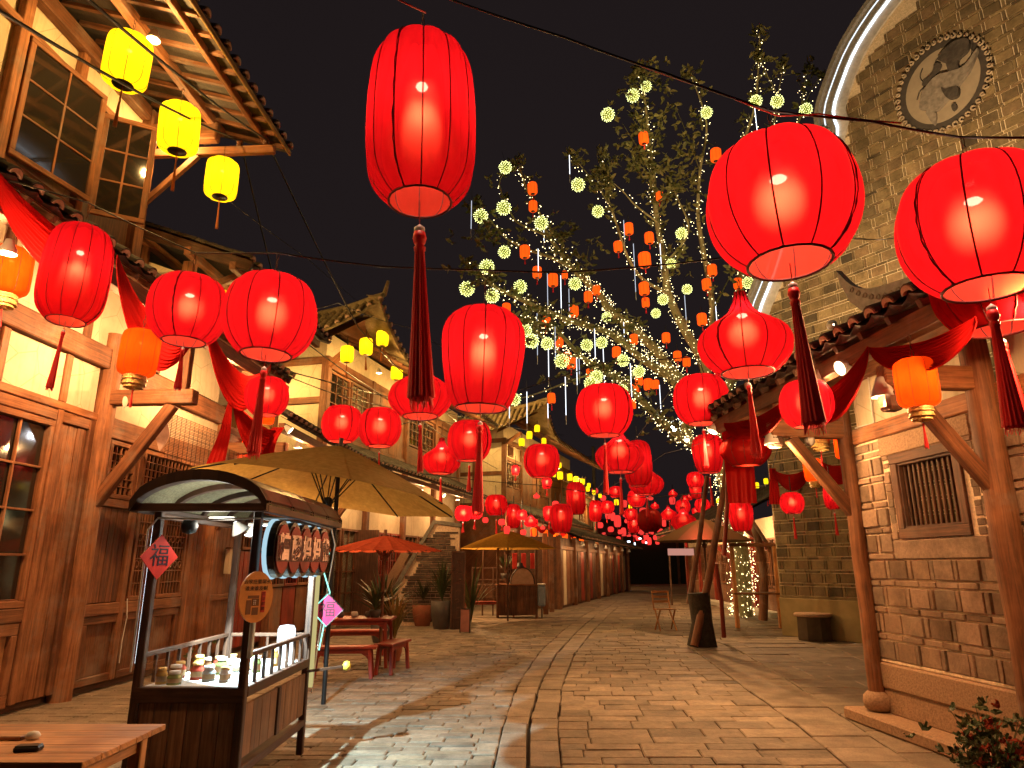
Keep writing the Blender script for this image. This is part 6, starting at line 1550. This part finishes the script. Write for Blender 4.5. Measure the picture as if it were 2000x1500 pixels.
diamond('crimson diamond sign edged in cyan light on the far cart post', (X1 + .12, Y1_ + .15, 1.20), R(12), .145, flat('crimson_board', (.34, .015, .05), .4), emis('cyan_edge', (.3, 1, .85), 1.6))
b = MB(); b.tube([(X1 + .07, Y1_ + .14, .85), (X1 + .10, Y1_ + .16, 1.1), (X1 + .13, Y1_ + .16, 1.36), (X1 + .06, Y1_ + .15, 1.55), (X1 + .10, Y1_ + .16, 1.72)], .006, 6); tag(b.build('neon_tube', emis('cyan_tube', (.35, 1, .8), 2.0)), 'thin cyan green glowing tube zigzagging above the crimson diamond', 'neon tube')
cb('light_post', emis('yellow_lit_post', (1, .85, .35), .55), X1 + .02, X1 + .055, Y1_ + .04, Y1_ + .075, .55, 1.75)
b = MB(); b.beam((X1 + .03, Y1_ - .08, .70), (X1 + .32, Y1_ + .10, .72), .03, .02); b.build('handle', W_K, cart); b = MB(); b.lathe([(.001, -.04), (.035, -.025), (.04, .01), (.02, .04), (.001, .045)], 12, (X1 + .34, Y1_ + .11, .72)); b.build('yellow_knob', flat('yellow_knob', (.6, .45, .05), .5), cart)

# ================================================================ NEAR TABLE
tab = thing('wooden_table', 'pale wooden table cut off at the lower left corner', 'table', (0, 0, 0)); TX1, TY1, TZ = -1.90, 4.12, .76
for k in range(5):
    y0 = 3.36 + k * .152; b = MB(); b.box(-3.5, TX1, y0 + .001, y0 + .151, TZ - .03, TZ, .003); b.build('top_board', W_T, tab)
for x in (TX1 - .10, -3.4):
    for y in (3.44, TY1 - .08): b = MB(); b.box(x - .035, x + .035, y - .03, y + .03, 0, TZ - .03, .006); b.build('leg', W_T, tab)
b = MB(); b.box(-3.4, TX1 - .1, TY1 - .10, TY1 - .07, TZ - .12, TZ - .03, .003); b.build('apron', W_T, tab); b = MB(); b.box(TX1 - .12, TX1 - .09, 3.46, TY1 - .1, TZ - .12, TZ - .03, .003); b.build('apron', W_T, tab)
b = MB(); b.box(-3.2, -2.44, 3.74, 3.80, TZ, TZ + .02, .004); tag(b.build('loose_board', W_T), 'flat pale wooden slat lying on the near table', 'board')
b = MB(); b.lathe([(.001, 0), (.03, .004), (.036, .018), (.024, .034), (.001, .04)], 10, (-2.40, 3.77, TZ)); tag(b.build('crumpled_tissue', WHT), 'small crumpled white tissue at the end of the wooden slat', 'tissue')
bx_ = thing('black_box', 'small black flat box on the near table edge', 'box', (-2.27, 3.55, TZ), .15); b = MB(); b.box(-.055, .055, -.03, .03, 0, .022, .005); b.build('body', BLK, bx_); b = MB(); b.box(-.05, .05, -.026, .026, .022, .027, .002); b.build('lid', MET, bx_)

# ================================================================ RED TABLE AND BENCHES
def bench(label, c, rz, L=.95, W=.28, Hh=.45, name='red_bench', cat='bench'):
    t = thing(name, label, cat, c, rz, 'red benches round the red table' if cat == 'bench' else None); b = MB(); b.box(-L / 2, L / 2, -W / 2, W / 2, Hh - .04, Hh, .008); b.build('seat' if cat == 'bench' else 'top', W_R, t)
    for s_ in (-1, 1):
        for q in (-1, 1): b = MB(); b.beam((s_ * (L / 2 - .10), q * (W / 2 - .05), Hh - .04), (s_ * (L / 2 - .06), q * (W / 2 - .03), 0), .05, .05, up=(0, 1, 0), bev=.004); b.build('leg', W_R, t)
    for q in (-1, 1):
        b = MB(); a0, a1 = -L / 2 + .1, L / 2 - .1; pts = [(a0, Hh - .04), (a0, Hh - .20), (a0 + .05, Hh - .14), (a0 + .12, Hh - .10), (a1 - .12, Hh - .10), (a1 - .05, Hh - .14), (a1, Hh - .20), (a1, Hh - .04)]
        b.prism(pts, lambda a, z, d: Vector((a, d, z)), q * (W / 2 - .05) - .01, q * (W / 2 - .05) + .01); b.build('curved_apron', W_R, t)
    return t
def g0(x, y): v = gnd(x, y); return (v.x, v.y, 0)
bench('red bench nearest the food cart', g0(668, 1325), R(4), .98); bench('red bench seen end on right of the red table', g0(766, 1312), R(78), .85, .30); bench('red bench on the far side of the red table', g0(690, 1280), R(4), 1.2)
bench('red square table carrying a potted plant under the paper umbrella', g0(692, 1300)[:2] + (0,), R(2), 1.25, .75, .76, 'red_table', 'table')
tb_ = g0(692, 1300)
def leafy(label, c, h, n, spread, mat=LFD, name='potted_plant', pot=None, pr=.16, ph=.3, blade=True, seed=1, cat='plant'):
    t = thing(name, label, cat, c); r_ = random.Random(seed); z0 = 0
    if pot is not None: b = MB(); b.lathe([(pr * .7, 0), (pr * .95, ph * .5), (pr, ph), (pr * .9, ph), (pr * .85, ph * .9), (.001, ph * .88)], 16); b.build('pot', pot, t); z0 = ph * .9
    b = MB()
    for k in range(n):
        a = r_.random() * 6.28; L = h * r_.uniform(.6, 1.1); cx, cy_ = math.cos(a), math.sin(a); w_ = r_.uniform(.015, .03) * (1 if blade else 1.6); P = []
        bend = r_.uniform(.3, 1.0) * spread; m = 5; vs = []; fs = []
        for i in range(m + 1):
            q = i / m; p = Vector((cx * bend * q ** 1.6, cy_ * bend * q ** 1.6, z0 + L * (q - .35 * q * q * bend / max(.2, spread)))); ww = w_ * math.sin(math.pi * min(.97, q * .9 + .1)); s_ = Vector((-cy_, cx, .2)) * ww
            vs += [p - s_, p + s_]
        for i in range(m): fs.append((2 * i, 2 * i + 1, 2 * i + 3, 2 * i + 2))
        b.add(vs, fs, smooth=False)
    tag(b.build('leaves', mat, t), kind='stuff'); return t
TER = flat('terracotta', (.26, .085, .045), .8); DPT = flat('dark_clay', (.06, .05, .045), .6)
leafy('bushy palm plant in a pot standing behind the red table', g0(742, 1255), 1.25, 90, .75, pot=DPT, pr=.22, ph=.4, seed=4, blade=False); leafy('low spiky plant on the red table top', (tb_[0] + .3, tb_[1], .76), .45, 50, .4, pot=DPT, pr=.1, ph=.12, seed=5)
leafy('yellowish lily plant right behind the red table', (tb_[0] + .55, tb_[1] + .6, 0), 1.0, 40, .55, mat=masonry('yellow_leaf', [(.18, .15, .04), (.28, .2, .05)]), pot=TER, pr=.15, ph=.35, seed=6)
leafy('dark grass plant in a terracotta pot near the alley step', g0(825, 1222), .9, 60, .45, pot=TER, pr=.3, ph=.55, seed=7); leafy('dark grass plant in a grey pot near the alley step', g0(792, 1218), 1.0, 60, .45, pot=DPT, pr=.28, ph=.5, seed=8)
leafy('tall dark plant against the brick wing wall', g0(862, 1228), 1.3, 80, .5, pot=DPT, pr=.3, ph=.7, seed=9); leafy('banana like broad dark plant behind the carved plaque', g0(920, 1215), 2.2, 30, 1.1, pot=None, seed=10, blade=False)
for k, (x, y) in enumerate(((650, 1240), (672, 1244), (722, 1246))):
    v = Vector((tb_[0] - .25 + k * .22, tb_[1] - .12 + .06 * k, .76)); b = MB(); b.lathe([(.001, 0), (.05, .01), (.065, .05), (.05, .09), (.03, .10)], 12, v); tag(b.build('bowl', DPT if k != 1 else GRY), f'small {"pale" if k == 1 else "dark"} bowl on the red table, {ordw(k)} from the left', 'bowl')

# ================================================================ ALLEY WITH BRICK WING WALL AND CARVED PLAQUE
wb = gnd(855, 1228); F9 = Frame((wb.x - 1.3, wb.y + .9), 90, -1)
H = House('brick_wing_wall', 'dark brick wing wall with a slanting plastered top beside the alley', 'wall', F9)
wing = [(0, 0), (0, .9), (.75, 2.35), (1.05, 2.75), (1.75, 2.65), (1.75, 0)]
b = MB(); b.prism(wing, lambda a, z, d: F9.l(a, d, z), -.35, -.01); b.build('mortar_core', MOR, H.root)
def inw(a, z): return 0.02 < a < 1.73 and z < (.9 + (a) * 1.9 if a < .75 else 2.62) - .06
wall_bricks(H.root, F9, .02, 1.73, .1, 2.65, -.01, masonry('dark_wall_brick', [(.07, .05, .04), (.12, .09, .07), (.16, .12, .09)]), big=(.22, .085), inside=inw, name='brick', nmax=200, thin=.12)
b = MB(); b.prism([(-.55, .75), (.15, 2.0), (.35, 1.9), (-.3, .6)], lambda a, z, d: F9.l(a, d, z), .0, .06); b.build('slanting_slab', GRA, H.root)
b = MB(); b.prism([(-.1, .98), (1.0, 2.86), (1.8, 2.76), (1.8, 2.66), (1.05, 2.76), (0, .9)], lambda a, z, d: F9.l(a, d, z), -.4, .05); b.build('coping', COP, H.root)
H.box('stone_step', GRA, -2.6, -.2, -.6, .5, 0, .16, .02); H.box('dark_doorway', W_D, -1.9, -.6, -.4, -.3, .16, 2.6)
pv = gnd(893, 1229); pq = thing('carved_plaque', 'tall dark upright wooden board with faint carved signs beside the alley', 'board', (pv.x, pv.y, 0), R(4)); b = MB(); b.box(-.19, .19, -.04, .04, 0, 1.98, .012); b.build('board', W_K, pq)
for (x0, x1, z0, z1) in ((-.19, .19, 1.93, 1.98), (-.19, -.15, .05, 1.93), (.15, .19, .05, 1.93)): b = MB(); b.box(x0, x1, -.055, -.04, z0, z1, .004); b.build('frame_strip', W_D, pq)
for k in range(7):
    z = 1.7 - k * .24; rr_ = random.Random(k)
    for j in range(4):
        a, c = rr_.uniform(-.08, .02), rr_.uniform(-.07, .05); b = MB(); b.tube([(a, -.045, z + c), (a + .05, -.048, z + c + rr_.uniform(-.04, .05)), (a + .1, -.045, z + c + rr_.uniform(-.06, .04))], .006, 5); b.build('carved_stroke', W_D, pq)
b = MB(); b.box(-.03, .03, -.3, -.28, 0, .0, 0)
sbv = gnd(908, 1236); sg_ = thing('small_sign_board', 'small framed sign board leaning at the foot of the carved plaque', 'sign', (sbv.x, sbv.y, 0), R(-20)); b = MB(); b.box(-.12, .12, -.015, .015, .02, .55, .005); b.build('board', flat('pale_red_board', (.25, .10, .08), .6), sg_)
for (x0, x1, z0, z1) in ((-.14, -.12, 0, .57), (.12, .14, 0, .57), (-.12, .12, .55, .57)): b = MB(); b.box(x0, x1, -.02, .02, z0, z1); b.build('frame_bar', MET, sg_)
# ================================================================ FAR DRINKS STALL
dv = gnd(1010, 1207); dsk = thing('drinks_stall', 'dark far stall counter with a domed glass case under the ochre umbrella', 'stall', (dv.x, dv.y, 0), R(5))
def db(name, mat, x0, x1, y0, y1, z0, z1, bev=.01, par=None): b = MB(); b.box(x0, x1, y0, y1, z0, z1, bev); return b.build(name, mat, par or dsk)
for k in range(6): db('counter_board', W_D, -.6 + k * .2 + .004, -.6 + (k + 1) * .2 - .004, 0, .03, .08, .98)
db('counter_top', W_M, -.66, .66, -.04, .6, .98, 1.03); db('side_panel', W_D, -.6, .6, .05, .55, .08, .97)
for x in (-.62, .62): db('post', W_D, x - .04, x + .04, -.03, .05, 0, 2.25)
b = MB(); b.prism([(.38 * math.cos(a), .50 * math.sin(a)) for a in [math.pi * k / 12 for k in range(13)]], lambda a, z, d: Vector((a + .18, d + .05, z + 1.03)), 0, .4); b.build('glass_dome', flat('pinkish_dome', (.40, .28, .22), .15), dsk)
b = MB(); b.tube([(.18 + .39 * math.cos(a), .04, 1.03 + .51 * math.sin(a)) for a in [math.pi * k / 12 for k in range(13)]], .02, 6); b.build('dome_frame', MET, dsk)
b = MB(); b.lathe([(.001, 0), (.12, 0), (.12, .05), (.09, .06), (.09, .14), (.001, .16)], 14, (.1, .2, 1.54)); tag(b.build('black_pot', BLK, None), 'small black pot on top of the domed case', 'pot'); bpy.data.objects[-1 if False else 'black_pot'].location = (dv.x, dv.y, 0)
for k in range(3): db('red_menu_board', flat('menu_red', (.5, .04, .03), .5), -.10 + k * .3, .06 + k * .3, .58, .6, 1.5, 2.0)
bl = thing('blue_cooler', 'pale blue cooler beside the drinks stall', 'cooler', (dv.x + .78, dv.y + .1, 0)); b = MB(); b.box(-.12, .12, -.2, .2, .35, 1.0, .04); b.build('body', flat('pale_blue', (.16, .22, .30), .4), bl); b = MB(); b.box(-.13, .13, -.21, .21, 1.0, 1.05, .01); b.build('lid', WHT, bl)
b = MB(); b.tube([Vector((.0, -.2 + .0, .18)) + Vector((0, .16 * math.cos(q), .16 * math.sin(q))) for q in [k * .449 for k in range(15)]], .018, 6); b.build('wheel', MET, bl)
bv = gnd(955, 1206); bench('dark long bench in front of the far stall', (bv.x, bv.y, 0), R(3), 1.7, .3, .5); 
lv = gnd(940, 1206)
rl = thing('market_rack', 'dark wooden rack with rails left of the drinks stall', 'rack', (lv.x, lv.y + .8, 0))
for x in (-.35, .0, .35, .75): b = MB(); b.box(x - .025, x + .025, -.02, .02, 0, 2.3 if x in (0, .75) else 1.55, .004); b.build('post', W_D, rl)
for z in (1.0, 1.12, 1.5): b = MB(); b.box(-.38, .78, -.015, .015, z, z + .04, .004); b.build('rail', W_D, rl)
b = MB(); b.box(-.38, .78, .0, .4, .55, .98, .01); b.build('cabinet', W_D, rl)
leafy('upright broad leaved plant on the market rack', (lv.x + .75, lv.y + .9, 1.15), .9, 18, .5, pot=DPT, pr=.15, ph=.2, seed=12, blade=False)
# screen/partition posts beyond the stall
for i, x in enumerate((1066, 1078)):
    v = gnd(x, 1200 - i * 4); b = MB(); b.box(v.x - .09, v.x + .09, v.y - .05, v.y + .05, 0, 2.7, .01); tag(b.build('timber_post', W_M), f'squared timber post right of the drinks stall, {ordw(i)} of two', 'post')
# stall under the dark umbrella
mv = gnd(1318, 1238); ms = thing('small_chair', 'small orange brown folding chair by the stump', 'chair', (mv.x, mv.y + 1, 0), R(10))
for x in (-.22, .22):
    for y in (-.18, .18): b = MB(); b.beam((x, y, 0), (x * .9, -y, .5), .03, .03); b.build('leg', W_T, ms)
    b = MB(); b.beam((x, .2, .48), (x, .26, .95), .03, .03); b.build('back_post', W_T, ms)
for k in range(5): b = MB(); b.box(-.24, .24, -.2 + k * .085, -.2 + k * .085 + .07, .50, .52, .003); b.build('seat_slat', W_T, ms)
for z in (.66, .78, .9): b = MB(); b.box(-.24, .24, .22 + (z - .5) * .12, .24 + (z - .5) * .12, z, z + .06, .003); b.build('back_slat', W_T, ms)
sv = gnd(1408, 1190); sk = thing('side_stall', 'narrow stall frame with pale posts under the dark umbrella', 'stall', (sv.x - .6, 19.2, 0))
for x in (-1.35, -.2, .15, .75): b = MB(); b.box(x - .05, x + .05, -.05, .05, 0, 2.15, .01); b.build('post', W_T if x < 0 else PLA, sk)
b = MB(); b.box(-1.4, .8, -.08, .5, .85, .9, .01); b.build('counter', W_M, sk); b = MB(); b.box(-1.4, .8, -.05, .05, 2.1, 2.2, .01); b.build('lintel', W_M, sk); b = MB(); b.box(.2, .6, -.1, .0, .95, 1.5, .01); b.build('red_goods', flat('goods_red', (.5, .05, .04), .6), sk)
# stone drum stool
kv = gnd(1606, 1254); b = MB(); n = 8
dr = thing('stone_stool', 'drum shaped dark stone stool beside the plaster plinth', 'stool', (kv.x, kv.y + .35, 0)); b.lathe([(.36, 0), (.37, .05), (.36, .5)], 8, smooth=False, close=True); b.build('body', flat('stool_stone', (.07, .05, .03), .85), dr)
b = MB(); b.lathe([(.37, .5), (.40, .51), (.40, .56), (.37, .575), (.001, .575)], 24); b.build('top', GRA, dr)
# foreground plants at the right
leafy('dark leafy shrub in the bottom right corner', (2.62, 3.75, 0), .62, 0, .3) if False else None
def shrub(label, c, r_, n, seed, red=.0, z0=.1):
    t = thing('shrub', label, 'shrub', c); q = random.Random(seed); b = MB(); rb_ = MB()
    for k in range(n):
        v = Vector((q.gauss(0, r_ * .45), q.gauss(0, r_ * .45), z0 + abs(q.gauss(0, r_ * .6)))); tgt = rb_ if q.random() < red else b
        for j in range(4): leaf(tgt, v, (q.uniform(-1, 1), q.uniform(-1, 1), q.uniform(-.3, .9)), q.uniform(.05, .09))
        if k % 4 == 0: b.tube([(0, 0, 0), tuple(v * .6), tuple(v)], [.006, .004, .002], 4, caps=False)
    tag(b.build('foliage', LFD, t), kind='stuff')
    if red and rb_.v: tag(rb_.build('red_leaves', masonry('red_leaf', [(.22, .03, .015), (.32, .06, .02)]), t), kind='stuff')
sp = gnd(1955, 1560); shrub('dark leafy shrub with some red leaves in the bottom right corner', (sp.x + .1, sp.y + .15, 0), .34, 170, 3, .25)
t = thing('overhanging_twig', 'leafy twig reaching in from the right edge below the window', 'twig', FR.w(-2.6, .5, 1.6)); b = MB(); q = random.Random(5); b0 = Vector((.25, -.6, -.1))
for k in range(6):
    e = b0 + Vector((-.35 - q.random() * .25, .1, q.uniform(-.25, .2))); b.tube([b0, b0.lerp(e, .5) + Vector((0, 0, .05)), e], [.006, .004, .002], 4, caps=False)
    for j in range(9): leaf(b, b0.lerp(e, .3 + .08 * j), (q.uniform(-1, .2), q.uniform(-1, 1), q.uniform(-1, .3)), q.uniform(.06, .1))
tag(b.build('leaves', LFD, t), kind='stuff')
cv = FL.w(3.9, .3, 0); vp = gnd(392, 1372); shrub('straggly dry vine at the foot of the timber wall behind the cart', (vp.x, vp.y, 0), .3, 50, 8, 0, .2)
b = MB(); b.tube([FL.w(1.95, .05, 1.15), FL.w(1.97, .07, .9), FL.w(1.93, .07, .6), FL.w(1.95, .06, .3)], .006, 5); tag(b.build('white_wire', WHT), 'thin white wire hanging on the timber wall left of the cart', 'wire')
mb = thing('meter_box', 'small pale box mounted on the timber wall behind the cart', 'box', FL.w(4.9, .04, 1.45), FL.rz); b = MB(); b.box(-.09, .09, -.10, 0, 0, .45, .01); b.build('body', PLA, mb); b = MB(); b.box(-.095, .095, -.11, .0, .45, .48, .004); b.build('lid', W_M, mb)

# glimmer of lamps and a lit board at the far end, camera dome and conduit on the stone house
for i, (x, y, wv, hv_, c_, col, st_) in enumerate(((1228, 1058, .25, .12, 55, (.7, .8, 1), 5), (1240, 1066, .12, .5, 55, (.7, .85, 1), 3), (1250, 1052, .2, .12, 56, (1, .9, .9), 5), (1262, 1060, .14, .14, 57, (.8, .9, 1), 4), (1215, 1064, .12, .3, 55, (.9, .8, 1), 2.5))):
    p = atY(x, y, c_); b = MB(); b.box(p.x - wv * .45, p.x + wv * .45, p.y - .05, p.y + .05, p.z - hv_ * .5, p.z + hv_ * .5, .01); tag(b.build('shop_light', emis('far_shop_light_%d' % i, col, st_, False)), f'tiny cold white shop light at the far street end, {ordw((1, 2, 3, 4, 0)[i])} from the left', 'shop light', 'cold shop lights at the far end')
p = atY(1330, 1078, 30); fb = thing('lit_board', 'small pinkish lit board beneath the dark umbrella', 'sign', p); b = MB(); b.box(-.55, .55, 0, .06, -.14, .14, .01); b.build('board', emis('pink_board_light', (1, .45, .35), .55), fb)
for x in (-.5, .5): b = MB(); b.box(x - .03, x + .03, .0, .05, -p.z, -.14, .004); b.build('leg', W_D, fb)
dm = thing('camera_dome', 'small white dome camera on the arm of the stone house', 'camera', FR.w(.24, .5, 3.02)); b = MB(); b.lathe([(.05, 0), (.055, -.03), (.05, -.06), (.03, -.085), (.001, -.095)], 16); b.build('dome', WHT, dm)
b = MB(); b.tube([FR.w(.1, .02, 3.12), FR.w(-.25, .02, 3.11), FR.w(-.26, .02, 3.75)], .009, 6); tag(b.build('conduit', WHT), 'thin pale conduit on the plaster beside the corner post', 'pipe')

# dark row of shuttered shop fronts closing in the left side of the far street
qa, qb = gnd(1092, 1190), gnd(1228, 1154); dq = qb - qa
FQ = Frame((qa.x, qa.y), math.degrees(math.atan2(dq.x, dq.y)), -1); H = House('shuttered_shop_row', 'dark row of shuttered timber shop fronts narrowing the far left side of the street', 'shop', FQ); LQ = dq.length
H.box('wall_core', W_D, 0, LQ, -1.6, -.06, 0, 2.7, 0)
for k in range(8):
    a = LQ * k / 7; H.box('post', W_M, a - .09, a + .09, -.06, .12, 0, 2.75, .01)
    if k < 7:
        for j in range(4): H.box('shutter_board', (W_D, W_M, W_D, W_R)[(j + k) % 4] if k % 3 else PLA if j == 1 else W_M, a + .12 + (LQ / 7 - .24) * j / 4, a + .10 + (LQ / 7 - .24) * (j + 1) / 4, -.05, random.uniform(-.01, .03), .1, 2.2, .008)
        H.box('transom', W_M, a + .1, a + LQ / 7 - .1, -.05, .05, 2.22, 2.36, .008)
slq = math.atan(.4)
def SQ(a, b): return FQ.l(-.3 + a, 1.0 - b * math.cos(slq), 2.62 + b * math.sin(slq))
roof(H.root, SQ, LQ + .6, 1.6, .3, .22, TIL, nmax=0)
for k in range(6): lamp(f'tiny warm lamp under the shuttered shop row eave, {ordw(k)} from the camera', FQ.w(LQ * (k + .5) / 7, .7, 2.4), 14)
